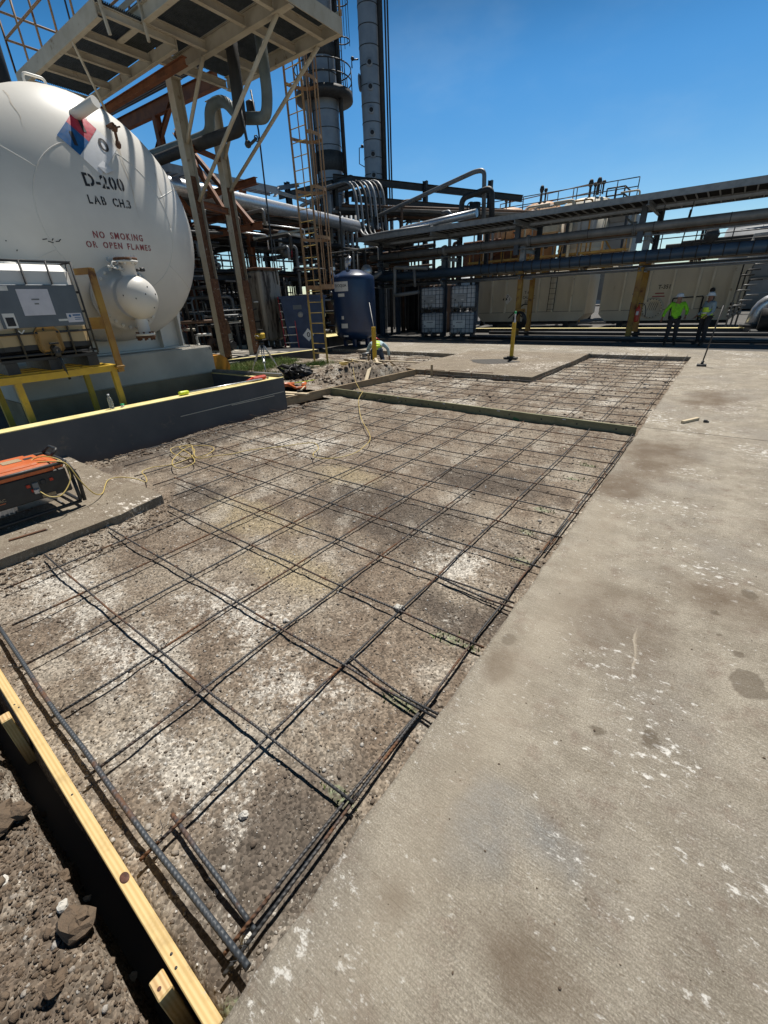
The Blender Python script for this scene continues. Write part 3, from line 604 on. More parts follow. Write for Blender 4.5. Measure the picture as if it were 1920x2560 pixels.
for i in range(5):
    rebar(-11.8, 11.75 + i * .5, -7.45, 11.6 + i * .5, ZT, 'thin rebar in the left far bed around the kneeling worker', 'rebars in the left far bed')
tw = MB()
for k in range(2): tw.ring((0, 0, .004), (1, 1 - 2 * k, .2), .017, .0012, 8, 4)
tw.tube([(.012, .01, .012), (.03, .02, .035), (.045, .012, .05)], .0011, 4); tw.tube([(.012, .008, .012), (.022, .03, .03), (.02, .045, .048)], .0011, 4)
tie0 = None
for i, x in enumerate(LX[:7]):
    for y in [.175] + TY[:4]:
        if rnd.random() < .3: continue
        if tie0 is None: tie0 = o = tag(tw.build('tie_wire', m_dark, local=True), 'thin twisted wire tying two crossing rebars together', 'tie wire', 'tie wires at the rebar crossings')
        else: o = tie0.copy(); COL.objects.link(o)
        o.location = (x + .005, y + (.012 if y > .2 else -.012), ZT - .008); o.rotation_euler = (0, 0, rnd.uniform(0, 6.28))

# ------------------------------------------------------------------ form boards and stakes
def board(name, label, p, q, t, z0, z1, mat, group=None, parts=None):
    p, q = V(p), V(q); L = (q - p).length; a = math.atan2(q.y - p.y, q.x - p.x)
    mb = MB(); mb.cbox((L / 2, 0, (z0 + z1) / 2), (L, t, z1 - z0), .003)
    o = mb.build(name, mat, local=True, loc=(p.x, p.y, 0)); o.rotation_euler = (0, 0, a); return tag(o, label, 'board', group), L, a
bd, L, a = board('form_board', 'fresh yellow pine form board with a dark knot in the near left corner', (-.655, .018, 0), (-3.7, .083, 0), .040, -.15, 0, m_pine)
kb = MB(); kb.lathe([(.017, 0), (.0165, .0012), (.012, .0016), (.001, .0017)], (0, 0, 0), (0, 0, 1), 14); kb.v = [(x * 1.25, y * .85, z) for x, y, z in kb.v]
k = kb.build('knot', m_knot, bd, local=True); k.location = (.555, -.002, .0)
for xn in (.20, .24, 1.02, 1.72, 1.76): nh = MB().lathe([(.0045, 0), (.004, .0016), (.0, .0018)], (xn, .006 * math.sin(xn * 40), .0002), (0, 0, 1), 8).build('nail_head', m_dark, bd, local=True)
for (x, y, z, h, lab) in [(-.862, -.029, -.006, .5, 'short square pine stake with a brown end knot behind the form board'), (-2.37, -.002, -.004, .5, 'square pine stake at the left edge behind the form board')]:
    mb = MB(); mb.cbox((0, 0, -h / 2), (.062, .042, h), .003); mb.f.pop; o = mb.build('wood_stake', m_pine, local=True, loc=(x, y, z)); o.rotation_euler = (0, 0, R(-2)); tag(o, lab, 'stake', 'stakes holding the pine board')
    e = MB(); e.box((0, 0, .0008), (.054, .036, .0012)); e.build('end_grain', m_endgrain, o, local=True)
    if x > -1: e = MB(); e.lathe([(.006, .0016), (.004, .0022), (.0005, .0024)], (0, 0, 0), (0, 0, 1), 10); e.build('knot', m_knot, o, local=True).location = (.006, -.006, 0)
xb, L, a = board('form_board', 'long green treated board crossing the rebar bed with bolt holes', (-.64, 6.775, 0), (-7.02, 7.27, 0), .04, -.135, .03, m_greenwood)
for i in range(12):
    d = .25 + i * .55; h = MB(); h.cyl((d, .012, -.035 + .006 * math.sin(i * 3)), (d, .026, -.035 + .006 * math.sin(i * 3)), .012, 8); h.build('bolt_hole', m_ink, xb, local=True)
    if i % 2: h = MB(); h.box((d + .2, .0215, .006), (.05, .004, .012)); h.build('metal_tag', m_paper, xb, local=True)
board('form_board', 'tan weathered board running away beside the dirt pile', (-7.03, 5.98, 0), (-6.62, 10.38, 0), .04, -.14, .035, m_oldwood)
board('form_board', 'brown weathered board closing the far side of the dirt pile', (-6.64, 10.42, 0), (-8.80, 11.42, 0), .038, -.12, .03, m_oldwood)
board('form_board', 'short brown board behind the second yellow post', (-8.86, 11.40, 0), (-10.3, 11.62, 0), .038, -.10, .04, m_oldwood)
tag((o := MB().cbox((0, 0, .09), (.05, .04, .42), .004).build('wood_stake', m_oldwood, local=True, loc=(-8.72, 10.98, 0))), 'weathered wooden stake at the back of the dirt pile', 'stake')
for i, (x, y, z, L, w, a, ry, lab) in enumerate([(-7.55, 9.35, .33, .95, .09, 20, 6, 'bleached plank lying on top of the dirt pile'), (-7.0, 8.75, .10, .62, .09, 115, -28, 'pale plank end poking out of the dirt pile slope'),
        (-7.15, 6.35, .05, .75, .12, 8, 0, 'white scrap plank beside the near end of the tan board'), (-7.3, 6.15, .03, .55, .10, 24, 0, 'short white scrap plank under another by the wall end'), (-9.4, 10.9, .05, 1.2, .10, -6, 0, 'pale plank flat on the soil under the cord coil'),
        (-8.2, 10.75, .12, .5, .08, 140, -20, 'white broken plank leaning on the back board'), (-7.9, 11.2, .10, 1.35, .06, 22, 3, 'thin pale batten lying past the second yellow post'), (-10.0, 9.6, .06, .7, .08, 30, 0, 'yellowish plank beside the foot of the caged ladder'),
        (-8.1, 9.95, .2, .45, .07, 60, 15, 'pale wood offcut half buried at the back of the pile'), (-7.2, 10.3, .10, .5, .06, 75, 35, 'orange brown wood offcut standing in the pile near its far corner')]):
    o = MB().cbox((0, 0, 0), (L, w, .03), .003).build('wood_scrap', m_scrap if i not in (9,) else m_oldwood, local=True, loc=(x, y, z)); o.rotation_euler = (0, R(ry), R(a)); tag(o, lab, 'wood scrap', 'wood scraps around the dirt pile')
o = MB().cbox((0, 0, .02), (.36, .045, .04), .003).build('wood_block', m_scrap, local=True, loc=(-.06, 7.53, 0)); o.rotation_euler = (0, 0, R(62)); tag(o, 'small pale wood block lying on the concrete slab by the joint', 'wood block')
mb = MB(); mb.cbox((0, 0, .018), (.05, .04, .036), .006); mb.cbox((.03, 0, .012), (.03, .03, .02), .004); o = mb.build('rubber_chock', m_black, local=True, loc=(.12, 7.58, 0)); tag(o, 'small black rubber lump next to the wood block on the slab', 'rubber chock')
o = MB().cbox((0, 0, .008), (.28, .022, .016), .004).build('steel_strip', m_rustedge, local=True, loc=(-4.545, .735, -.004)); o.rotation_euler = (0, 0, R(80)); tag(o, 'thin dark steel strip lying on the concrete pad near its edge', 'steel strip')
# short rebar pins driven at the concrete island
for x, y in ((-6.25, 10.35), (-5.55, 10.42), (-4.9, 10.42)):
    one('rebar_pin', 'short bent rebar pin laid at the front edge of the concrete island', 'rebar pin', MB().tube([(x, y - .05, -.1), (x, y - .05, .06), (x + .5, y + .16, .03)], .009, 6, .05), m_rustedge, 'pins at the island edge')
one('wood_stake', 'rusty square stake standing at the front of the concrete island', 'stake', MB().cbox((-6.05, 10.33, .02), (.05, .05, .34), .004), m_oldwood)

# ------------------------------------------------------------------ posts
def post(x, y, h, w, label, base=False):
    t = thing('yellow_post', label, 'post', (x, y, 0)); t.rotation_euler = (0, 0, R(12))
    MB().cbox((0, 0, h / 2), (w, w * .8, h), .006).build('shaft', m_yellow, t, local=True)
    return t
post(-8.70, 11.28, 1.07, .115, 'plain yellow wooden post between the dirt pile and kneeling worker')
t = thing('survey_post', 'yellow post on a black rubber foot with a green capped rod', 'post', (-5.03, 13.35, .012))
MB().cbox((0, 0, .04), (.42, .16, .05), .012).cbox((0, 0, .075), (.2, .14, .04), .01).build('rubber_foot', m_black, t, local=True)
MB().cbox((.02, 0, .56), (.10, .08, .95), .006).build('shaft', m_yellow, t, local=True)
MB().lathe([(.03, 1.03), (.03, 1.10), (.018, 1.11), (.018, 1.22), (.026, 1.225), (.026, 1.28)], (.03, 0, 0), n=12).build('rod', m_paper, t, local=True)
MB().lathe([(.0, 1.27), (.032, 1.275), (.032, 1.33), (.02, 1.345), (.0, 1.345)], (.03, 0, 0), n=12).build('cap', m_green, t, local=True)
m_oil = M('oily_asphalt_patch', (.055, .05, .045), (.035, .032, .03), 9, .8, dirt=(.13, .11, .09), dsc=14, dth=.55, dw=.1)
pp = [(-5.35 + .72 * math.cos(a) * (1 + .13 * math.sin(3 * a) + .06 * math.sin(7 * a)), 12.75 + .52 * math.sin(a) * (1 + .1 * math.cos(4 * a))) for a in [i * math.pi / 24 for i in range(48)]]
slab('oil_stain', pp, .0165, .0125, m_oil)
# long steel digging bar of the far worker
t = thing('digging_bar', 'long dark tamper standing on the slab between camera and the workers', 'digging bar', (-.20, 13.6, 0))
MB().tube([(0, 0, .05), (.10, .30, 1.35)], .016, 8).build('handle', m_dark, t, local=True); MB().cbox((0, -.01, .03), (.2, .2, .035), .008).cyl((0, -.01, .04), (.01, .02, .12), .03, 8).build('foot_plate', m_dark, t, local=True)

# ------------------------------------------------------------------ extension cord
def smooth(pts, k=5):
    P = [V(p) for p in pts]; P = [P[0] * 2 - P[1]] + P + [P[-1] * 2 - P[-2]]; out = []
    for i in range(1, len(P) - 2):
        for j in range(k):
            t = j / k; a, b, c, d = P[i - 1:i + 3]
            out.append(.5 * ((2 * b) + (c - a) * t + (2 * a - 5 * b + 4 * c - d) * t * t + (3 * b - a - 3 * c + d) * t ** 3))
    return out + [P[-2]]
cp = [(-4.80, .99, .27), (-4.72, 1.03, .22), (-4.70, 1.12, .21), (-4.76, 1.24, .30), (-4.80, 1.27, .42), (-4.85, 1.24, .50), (-4.98, 1.17, .53), (-5.06, 1.10, .51), (-4.98, 1.06, .50), (-4.86, 1.17, .50), (-4.80, 1.27, .46),
      (-4.78, 1.32, .28), (-4.80, 1.40, .10), (-4.95, 1.52, .012), (-5.2, 1.66, .012), (-5.33, 1.75, .012), (-5.30, 1.86, .012), (-5.12, 1.95, .0), (-4.98, 2.0, -.03), (-5.2, 2.1, -.04), (-5.38, 2.15, -.03), (-5.42, 2.3, -.03), (-5.30, 2.5, -.03), (-5.35, 2.8, -.025), (-5.6, 3.0, -.02), (-5.9, 3.05, -.03), (-6.0, 2.88, -.035), (-5.7, 2.75, -.03), (-5.35, 2.75, -.02), (-5.2, 2.9, -.015),
      (-5.35, 3.15, -.02), (-5.6, 3.2, -.02), (-5.75, 3.0, -.01), (-5.45, 2.6, -.02), (-5.15, 2.45, -.02), (-5.02, 2.5, -.02), (-5.1, 2.7, -.015), (-5.5, 2.85, -.01), (-5.9, 2.95, -.02), (-5.85, 3.1, -.02), (-5.55, 2.95, -.005), (-5.2, 2.8, -.02), (-5.1, 3.0, -.03), (-4.95, 3.2, -.03), (-4.89, 3.40, -.03), (-4.63, 3.72, -.03), (-4.36, 4.08, -.03), (-4.10, 3.95, -.035), (-4.0, 3.75, -.035), (-3.85, 3.65, -.035), (-3.62, 3.74, -.03), (-3.52, 4.0, -.03), (-3.58, 4.30, -.03), (-3.80, 4.73, -.03),
      (-4.59, 5.5, -.03), (-5.3, 6.3, -.03), (-5.66, 6.75, .0), (-5.88, 7.15, .045), (-6.1, 7.35, .0), (-6.55, 7.8, .0), (-6.92, 8.15, .05), (-7.3, 8.55, .25), (-7.6, 8.9, .42), (-7.9, 9.2, .38), (-8.4, 9.6, .12), (-9.0, 10.1, .04), (-9.3, 10.4, .05), (-9.0, 10.6, .05), (-8.7, 10.3, .06), (-9.2, 10.2, .07), (-9.5, 10.6, .08), (-9.1, 10.8, .08), (-8.9, 10.5, .07)]
t = thing('extension_cord', 'yellow extension cord from the generator looping across the rebar to the ladder', 'cord', (-5, 3, 0))
MB().tube(smooth(cp, 5), .0056, 6).build('cable', m_cord, t)
MB().cbox((-4.825, .975, .275), (.05, .045, .05), .008).build('plug', m_silver, t)
cc = [(-9.1 + .35 * math.cos(i * .9) * (1 + .2 * math.sin(i)), 10.5 + .28 * math.sin(i * .9), .05 + .002 * i) for i in range(28)]
one('extension_cord', 'tangled heap of yellow cord on the ground by the ladder foot', 'cord', MB().tube(smooth(cc, 4), .0075, 6), m_cord)

# ------------------------------------------------------------------ text helper
def text_mesh(txt, size, spacing=1.0, thick=0.):
    cu = bpy.data.curves.new('t', 'FONT'); cu.body = txt; cu.size = size; cu.space_character = spacing; cu.align_x = 'LEFT'; cu.resolution_u = 3
    if thick: cu.offset = thick
    ob = bpy.data.objects.new('t', cu); COL.objects.link(ob); dg = bpy.context.evaluated_depsgraph_get(); dg.update()
    me = bpy.data.meshes.new_from_object(ob.evaluated_get(dg)); bpy.data.objects.remove(ob); bpy.data.curves.remove(cu); return me
def stencil(name, txt, f, W, H, mat, parent, space=.34, gap=.22):
    # stencil lettering: closed letters are bridged by a thin vertical gap
    import bmesh
    mb = MB(); x = 0.; prep = []
    for ch in txt:
        if ch == ' ': x += space; continue
        me = text_mesh(ch, 1., thick=.03); P = np.array([v.co[:2] for v in me.vertices]); a, b = P[:, 0].min(), P[:, 0].max()
        bm = bmesh.new(); bm.from_mesh(me); c = (a + b) / 2
        cuts = [a + (b - a) * k / 6 for k in range(1, 6)]
        if ch in 'D0OPRAGSQB62C3': cuts += [c - .035, c + .035]
        for q in cuts: bmesh.ops.bisect_plane(bm, geom=bm.verts[:] + bm.edges[:] + bm.faces[:], plane_co=(q, 0, 0), plane_no=(1, 0, 0))
        for q in (.15, .35, .55): bmesh.ops.bisect_plane(bm, geom=bm.verts[:] + bm.edges[:] + bm.faces[:], plane_co=(0, q, 0), plane_no=(0, 1, 0))
        if ch in 'D0OPRAGSQB62C3': bmesh.ops.delete(bm, geom=[q for q in bm.faces if abs(q.calc_center_median().x - c) < .035], context='FACES')
        bm.to_mesh(me); bm.free(); o = len(mb.v)
        for v in me.vertices: mb.v.append((v.co.x - a + x, v.co.y, 0))
        for p in me.polygons: mb.f.append([i + o for i in p.vertices]); mb.m.append(0); mb.s.append(False)
        bpy.data.meshes.remove(me); x += b - a + gap * (.6 if ch in '-1.' else 1)
    P = np.array(mb.v); w = P[:, 0].max(); y0, y1 = P[:, 1].min(), P[:, 1].max()
    mb.v = [tuple(f(p[0] / w * W, (p[1] - y0) / (y1 - y0) * H)) for p in P]; return mb.build(name, mat, parent)
def text(name, txt, f, W, H, mat, parent, cut=0, slant=0., sub=False):
    # lettering fitted into W x H and mapped by f(u,v) -> world point
    me = text_mesh(txt, 1., thick=.012)
    if sub or cut:
        import bmesh
        bm = bmesh.new(); bm.from_mesh(me); xs = [v.co.x for v in bm.verts]; x0, x1 = min(xs), max(xs)
        for k in range(1, 26):
            bmesh.ops.bisect_plane(bm, geom=bm.verts[:] + bm.edges[:] + bm.faces[:], plane_co=(x0 + (x1 - x0) * k / 26, 0, 0), plane_no=(1, 0, 0))
        bm.to_mesh(me); bm.free()
    P = np.array([v.co[:] for v in me.vertices]); mn, mx = P.min(0), P.max(0); mb = MB()
    for v in P: 
        u = (v[0] - mn[0]) / (mx[0] - mn[0]) * W; w = (v[1] - mn[1]) / (mx[1] - mn[1]) * H
        mb.v.append(tuple(f(u + slant * w, w)))
    for p in me.polygons: mb.f.append(list(p.vertices)); mb.m.append(0); mb.s.append(False)
    bpy.data.meshes.remove(me); return mb.build(name, mat, parent)

# ------------------------------------------------------------------ storage tank
TX, TYc, TZ, TR = -9.2, 4.08, 3.08, 1.815
def head(y, z, off=0.):
    s = ((y - TYc) ** 2 + (z - TZ) ** 2) / TR ** 2
    return V((TX + .5 * TR * math.sqrt(max(0, 1 - s)) + off, y, z))
tank = thing('storage_tank', 'big white horizontal storage tank with domed end and stencilled lettering', 'storage tank', (-11.5, TYc, 1.0))
prof = [(TR * math.sin(a), .5 * TR * math.cos(a)) for a in [i * math.pi / 2 / 22 for i in range(23)]] + [(TR + .004, -.03), (TR + .004, -.05), (TR, -.06), (TR, -7.0), (TR * .8, -7.5), (.001, -7.9)]
MB().lathe(prof, (TX, TYc, TZ), (1, 0, 0), 96).build('shell', m_white, tank)
for x in (-9.75, -14.6):
    sd = MB()
    arc = [(TYc + (TR + .01) * math.sin(a), TZ - (TR + .01) * math.cos(a)) for a in [R(-62 + i * 124 / 20) for i in range(21)]]
    poly = [(TYc - 1.40, 1.05), (TYc + 1.40, 1.05)] + arc[::-1]
    sd.prism(poly, x - .10, x + .10, 0, lambda a, b, h: (h, a, b))
    sd.bb((x - .3, TYc - 1.48, 1.03), (x + .3, TYc + 1.48, 1.055))
    for k in (-1.38, .92, 1.36): sd.box((x + .18, TYc + k, 1.4), (.16, .03, .7))
    sd.build('saddle', m_white, tank)
NFX = lambda a, b: None
dmd = {}
def quad_patch(y0, z0, mat, nm, half=.148):
    # one coloured quarter of the diamond, following the head
    n = 5; vs = []; fs = []
    for i in range(n + 1):
        for j in range(n + 1):
            u = (i / n - .5) * half * 2; w = (j / n - .5) * half * 2
            y = y0 + (u - w) * .7071; z = z0 + (u + w) * .7071
            vs.append(head(y, z, .006))
    for i in range(n):
        for j in range(n): fs.append((i * (n + 1) + j, (i + 1) * (n + 1) + j, (i + 1) * (n + 1) + j + 1, i * (n + 1) + j + 1))
    return MB().add(vs, fs, 0, True)
pl = None
ry, rz, q = 4.07, 4.10, .148 * 1.4142
pl = quad_patch(ry, rz, None, '', .30).build('hazard_placard', m_nwhite, tank)
pl_parts = [('red_quarter', ry, rz + q, m_nred), ('blue_quarter', ry - q, rz, m_nblue)]
for nm, a, b, m in pl_parts:
    mb = quad_patch(a, b, m, nm); mb.v = [(x + .003, y, z) for x, y, z in mb.v]; mb.build(nm, m, pl)
for ch, a, b in (('1', ry, rz + q), ('1', ry - q, rz), ('0', ry + q, rz)):
    w = .05 if ch == '1' else .14
    text('digit', ch, lambda u, v, a=a, b=b, w=w: head(a - w / 2 + u, b - .09 + v, .013), w, .18, m_ink, pl)
# curled corner of the placard
mb = MB(); mb.add([head(4.06, 3.79, .008), head(4.17, 3.88, .008), head(4.27, 3.76, .05), head(4.14, 3.70, .03)], [(0, 1, 2, 3)]); mb.build('curled_corner', m_nwhite, pl)
stencil('stencil_lettering', 'D-200', lambda u, v: head(3.785 + u, 3.50 + v, .004), .60, .175, m_ink, tank, gap=.07)
stencil('stencil_lettering', 'LAB  CH.3', lambda u, v: head(3.76 + u, 3.272 + v + .0 * u, .004), .64, .118, m_ink, tank, gap=.16)
stencil('stencil_lettering', 'NO  SMOKING', lambda u, v: head(3.685 + u, 2.822 + v, .004), .78, .095, m_redink, tank)
stencil('stencil_lettering', 'OR  OPEN  FLAMES', lambda u, v: head(3.555 + u, 2.69 + v, .004), 1.025, .088, m_redink, tank)
mb = MB()
for (y, z, L, a) in [(3.02, 2.77, .06, 20), (3.08, 2.75, .07, -30), (3.13, 2.76, .06, 70), (3.17, 2.75, .05, 10), (3.215, 2.76, .05, 60), (2.62, 2.74, .03, 80), (2.70, 2.62, .04, 75)]:
    p = head(y, z, .005); q2 = head(y + L * math.cos(R(a)), z + L * math.sin(R(a)) * .5, .005); mb.bar(p, q2, .012, .003, 0, (1, 0, 0))
mb.build('scribbled_mark', m_ink, tank)
sm_ = MB(); sm_.tube([head(TYc + 1.02 * math.cos(a), TZ + 1.02 * math.sin(a), -.004) for a in [i * math.pi / 40 for i in range(81)]], .009, 5)
for a in (25, 85, 145, 205, 265, 325): sm_.tube([head(TYc + q * math.cos(R(a)), TZ + q * math.sin(R(a)), -.003) for q in [1.02 + .78 * i / 10 for i in range(11)]], .007, 5)
sm_.build('weld_seams', m_white, tank)
m_run = M('faint_rust_run', (.58, .50, .40), (.68, .64, .57), 9, .6)
for (y, z, L, w) in ((4.50, 4.30, 1.15, .035), (4.53, 4.25, .8, .02), (4.02, 4.36, .35, .02), (3.3, 4.6, .5, .02), (2.9, 4.45, .7, .025), (5.1, 3.9, .6, .02), (3.72, 2.3, .5, .02)):
    rs_ = MB(); n0 = 0; k = 14
    for i in range(k + 1):
        q = i / k; ww = w * (1 - q) * (.7 + .5 * math.sin(i * 2.1) ** 2) + .002; yy = y + .012 * math.sin(i * .9)
        rs_.v += [tuple(head(yy - ww / 2, z - L * q, .0025)), tuple(head(yy + ww / 2, z - L * q, .0025))]
    for i in range(k): rs_.f.append([n0 + 2 * i, n0 + 2 * i + 1, n0 + 2 * i + 3, n0 + 2 * i + 2]); rs_.m.append(0); rs_.s.append(True)
    rs_.build('rust_run', m_run, tank)
# nozzles on the head
p = head(4.04, 4.43); MB().tube([p + V((-.05, 0, 0)), p + V((.12, .05, .03)), p + V((.42, .15, .10))], .075, 14).build('vent_stub', m_white, tank)
p = head(4.50, 4.40); mb = MB(); mb.tube([p, p + V((.2, .0, .0)), p + V((.2, 0, -.25))], .022, 8, .03); mb.ball(p + V((.2, 0, -.06)), .055, 8); mb.ball(p + V((.2, 0, -.26)), .045, 8, 0, (1, 1, 1.3)); mb.bar(p + V((.2, -.08, -.08)), p + V((.2, .1, -.02)), .02, .02); mb.build('sample_valve', m_rustedge, tank)
mb = MB(); mb.tube([(-9.6, 3.9, 4.88), (-9.6, 3.9, 5.12), (-9.6, 4.2, 5.12), (-9.6, 4.2, 4.88)], .02, 8, .06); mb.build('lifting_lug', m_white, tank)
# manway with bolted flange, domed cover and two nozzles
my, mz = 3.95, 1.965
mw = MB(); mw.lathe([(.40, -8.75), (.40, -8.50), (.40, -8.46)], (0, my, mz), (1, 0, 0), 40).build('manway', m_white, tank)
mw = bpy.data.objects['manway']
fl = MB().lathe([(.40, -8.47), (.52, -8.47), (.52, -8.41), (.36, -8.41)], (0, my, mz), (1, 0, 0), 40).lathe([(.36, -8.405), (.51, -8.405), (.51, -8.35), (.34, -8.35), (.33, -8.1)], (0, my, mz), (1, 0, 0), 40).build('flange', m_white, mw)
bm_ = MB()
for k in range(24):
    a = R(k * 15 + 4); y, z = my + .455 * math.cos(a), mz + .455 * math.sin(a); bm_.cyl((-8.35, y, z), (-8.315, y, z), .027, 6, 0, False); bm_.cyl((-8.32, y, z), (-8.295, y, z), .014, 6)
bm_.build('bolts', m_whiterust, mw)
MB().lathe([(.33, -8.36), (.33, -8.0)] + [(.33 * math.cos(a), -8.0 + .27 * math.sin(a)) for a in [i * math.pi / 2 / 12 for i in range(13)]], (0, my, mz), (1, 0, 0), 40).build('domed_cover', m_white, mw)
def nozzle(dz, L, r, rf):
    z0 = mz + dz; s = 1 if dz > 0 else -1
    n = MB().lathe([(r, 0), (r, L), (rf, L), (rf, L + .035), (r * .5, L + .037)], (-8.05, my, z0), (0, 0, s), 20).build('nozzle', m_white, mw)
    MB().lathe([(r * .4, L + .04), (rf * 1.0, L + .04), (rf * 1.0, L + .075), (.001, L + .076)], (-8.05, my, z0), (0, 0, s), 20).build('blind_flange', m_rustedge, n)
    b = MB()
    for k in range(8):
        a = R(k * 45 + 12); x, y = -8.05 + rf * .82 * math.cos(a), my + rf * .82 * math.sin(a)
        b.cyl((x, y, z0 + s * (L - .025)), (x, y, z0 + s * (L + .11)), .017, 6, 0, False)
    b.build('bolts', m_whiterust if s > 0 else m_rustedge, n)
nozzle(.28, .22, .115, .175); nozzle(-.28, .27, .095, .155)
mb = MB(); mb.tube([(-8.0, my - .10, mz + .40), (-8.0, my - .22, mz + .44), (-7.98, my - .30, mz + .44)], .02, 8); mb.ring((-7.97, my - .22, mz + .46), (1, 0, .3), .055, .012, 6); mb.ball((-8.0, my - .16, mz + .43), .035, 8); mb.ball((-7.97, my - .33, mz + .44), .02, 8); mb.build('gauge_valve', m_whiterust, mw)
mb = MB(); mb.tube([(-8.0, my + .10, mz + .40), (-8.0, my + .2, mz + .41)], .02, 8).cyl((-8, my + .17, mz + .41), (-8, my + .24, mz + .415), .03, 8); mb.build('drain_plug', m_black, mw)
mb = MB(); mb.ring((-8.33, my - .12, mz + .55), (1, .2, .5), .05, .012, 8); mb.ring((-8.33, my - .02, mz + .56), (1, .2, .5), .045, .012, 8); mb.build('hinge_lug', m_white, mw)
mb = MB()
for (y, z) in ((.10, .15), (-.14, -.02), (.02, .04), (.22, .04), (.14, -.16), (-.28, .03)):
    s2 = (y * y + z * z) / .33 ** 2
    if s2 < 1: x = -8.0 + .27 * math.sqrt(1 - s2); mb.box((x + .004, my + y, mz + z), (.006, .012, .022))
mb.build('marker_smudge', m_ink, mw)
# plinth
pt = thing('tank_plinth', 'grey concrete plinth under the white tank, lower part yellowed', 'plinth', (-9.5, 4.0, 0))
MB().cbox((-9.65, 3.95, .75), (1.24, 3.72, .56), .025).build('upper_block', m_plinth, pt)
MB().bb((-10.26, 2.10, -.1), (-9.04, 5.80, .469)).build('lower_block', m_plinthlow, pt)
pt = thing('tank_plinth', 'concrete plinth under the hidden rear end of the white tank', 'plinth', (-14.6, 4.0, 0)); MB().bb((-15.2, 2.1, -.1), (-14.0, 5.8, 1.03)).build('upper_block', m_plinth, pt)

# ------------------------------------------------------------------ containment wall
w = thing('containment_wall', 'slate blue containment wall with a yellow painted top around the tank', 'wall', (-7.0, 3, -.1))
MB().prism([(-6.9, -6), (-6.9, 5.9), (-13.5, 5.9), (-13.5, 5.68), (-7.13, 5.68), (-7.13, -6)], -.55, .455).build('wall_body', m_wall, w)
MB().prism([(-6.893, -6), (-6.893, 5.907), (-13.507, 5.907), (-13.507, 5.673), (-7.137, 5.673), (-7.137, -6)], .4555, .467).build('painted_cap', m_walltop, w)
mb = MB()
for y0, y1, x in ((3.6, 5.85, .0), (4.6, 5.6, .01)): mb.bar((-6.893 + x * 0, y0, .17 - x), (-6.893, y1, .19 - x * 4), .006, .012)
mb.build('scrape_mark', m_plinth, w)
# things lying on the wall
t = thing('pole_scraper', 'metal pole with a neon grip lying along the wall top', 'pole', (-7.05, 3.8, .47))
MB().lathe([(0, 0), (.03, .005), (.034, .03), (.034, .15), (.025, .17), (.0, .17)], (-7.03, 3.74, .503), (-.01, 1, .0), 12).build('grip', m_neon, t)
MB().tube([(-7.03, 3.90, .50), (-7.00, 5.45, .492)], .014, 10).build('rod', m_silver, t)
mb = MB(); o = thing('spray_marker', 'red orange marking tool resting on the wall corner', 'tool', (-7.06, 5.42, .467))
MB().cbox((0, 0, .045), (.10, .34, .075), .025).build('body', m_redplastic, o, local=True); MB().tube([(0, -.16, .05), (0, -.30, .035)], [.025, .006], 8).build('nozzle', m_redplastic, o, local=True); MB().cbox((.03, .19, .02), (.03, .05, .03), .008).build('trigger', m_black, o, local=True)
t = thing('spirit_level', 'long grey aluminium straight edge lying on the wall arm', 'straight edge', (-8.2, 5.8, .467)); o = MB().cbox((0, 0, .035), (2.5, .09, .06), .006).build('bar', m_greypipe, t, local=True); MB().cbox((-1.27, 0, .035), (.07, .1, .08), .01).build('end_cap', m_black, t, local=True); t.rotation_euler = (0, 0, R(4))
t = thing('water_bottle', 'empty clear plastic water bottle standing on the yellow wall top', 'bottle', (-7.07, 2.69, .467))
MB().lathe([(.001, .002), (.030, .002), (.033, .012), (.031, .04), (.033, .06), (.030, .085), (.033, .11), (.031, .13), (.024, .16), (.012, .185), (.012, .20), (.0, .201)], n=18).build('bottle_body', m_bottle, t, local=True); MB().lathe([(.0145, .195), (.0145, .213), (.0, .214)], n=12).build('cap', m_nwhite, t, local=True)
t = thing('small_jar', 'small pale jar with a green lid beside the water bottle', 'jar', (-7.04, 2.83, .467)); MB().lathe([(.0, .001), (.024, .001), (.024, .03), (.0, .031)], n=14).build('jar_body', m_nwhite, t, local=True); MB().lathe([(.026, .03), (.026, .047), (.0, .048)], n=14).build('lid', m_green, t, local=True)

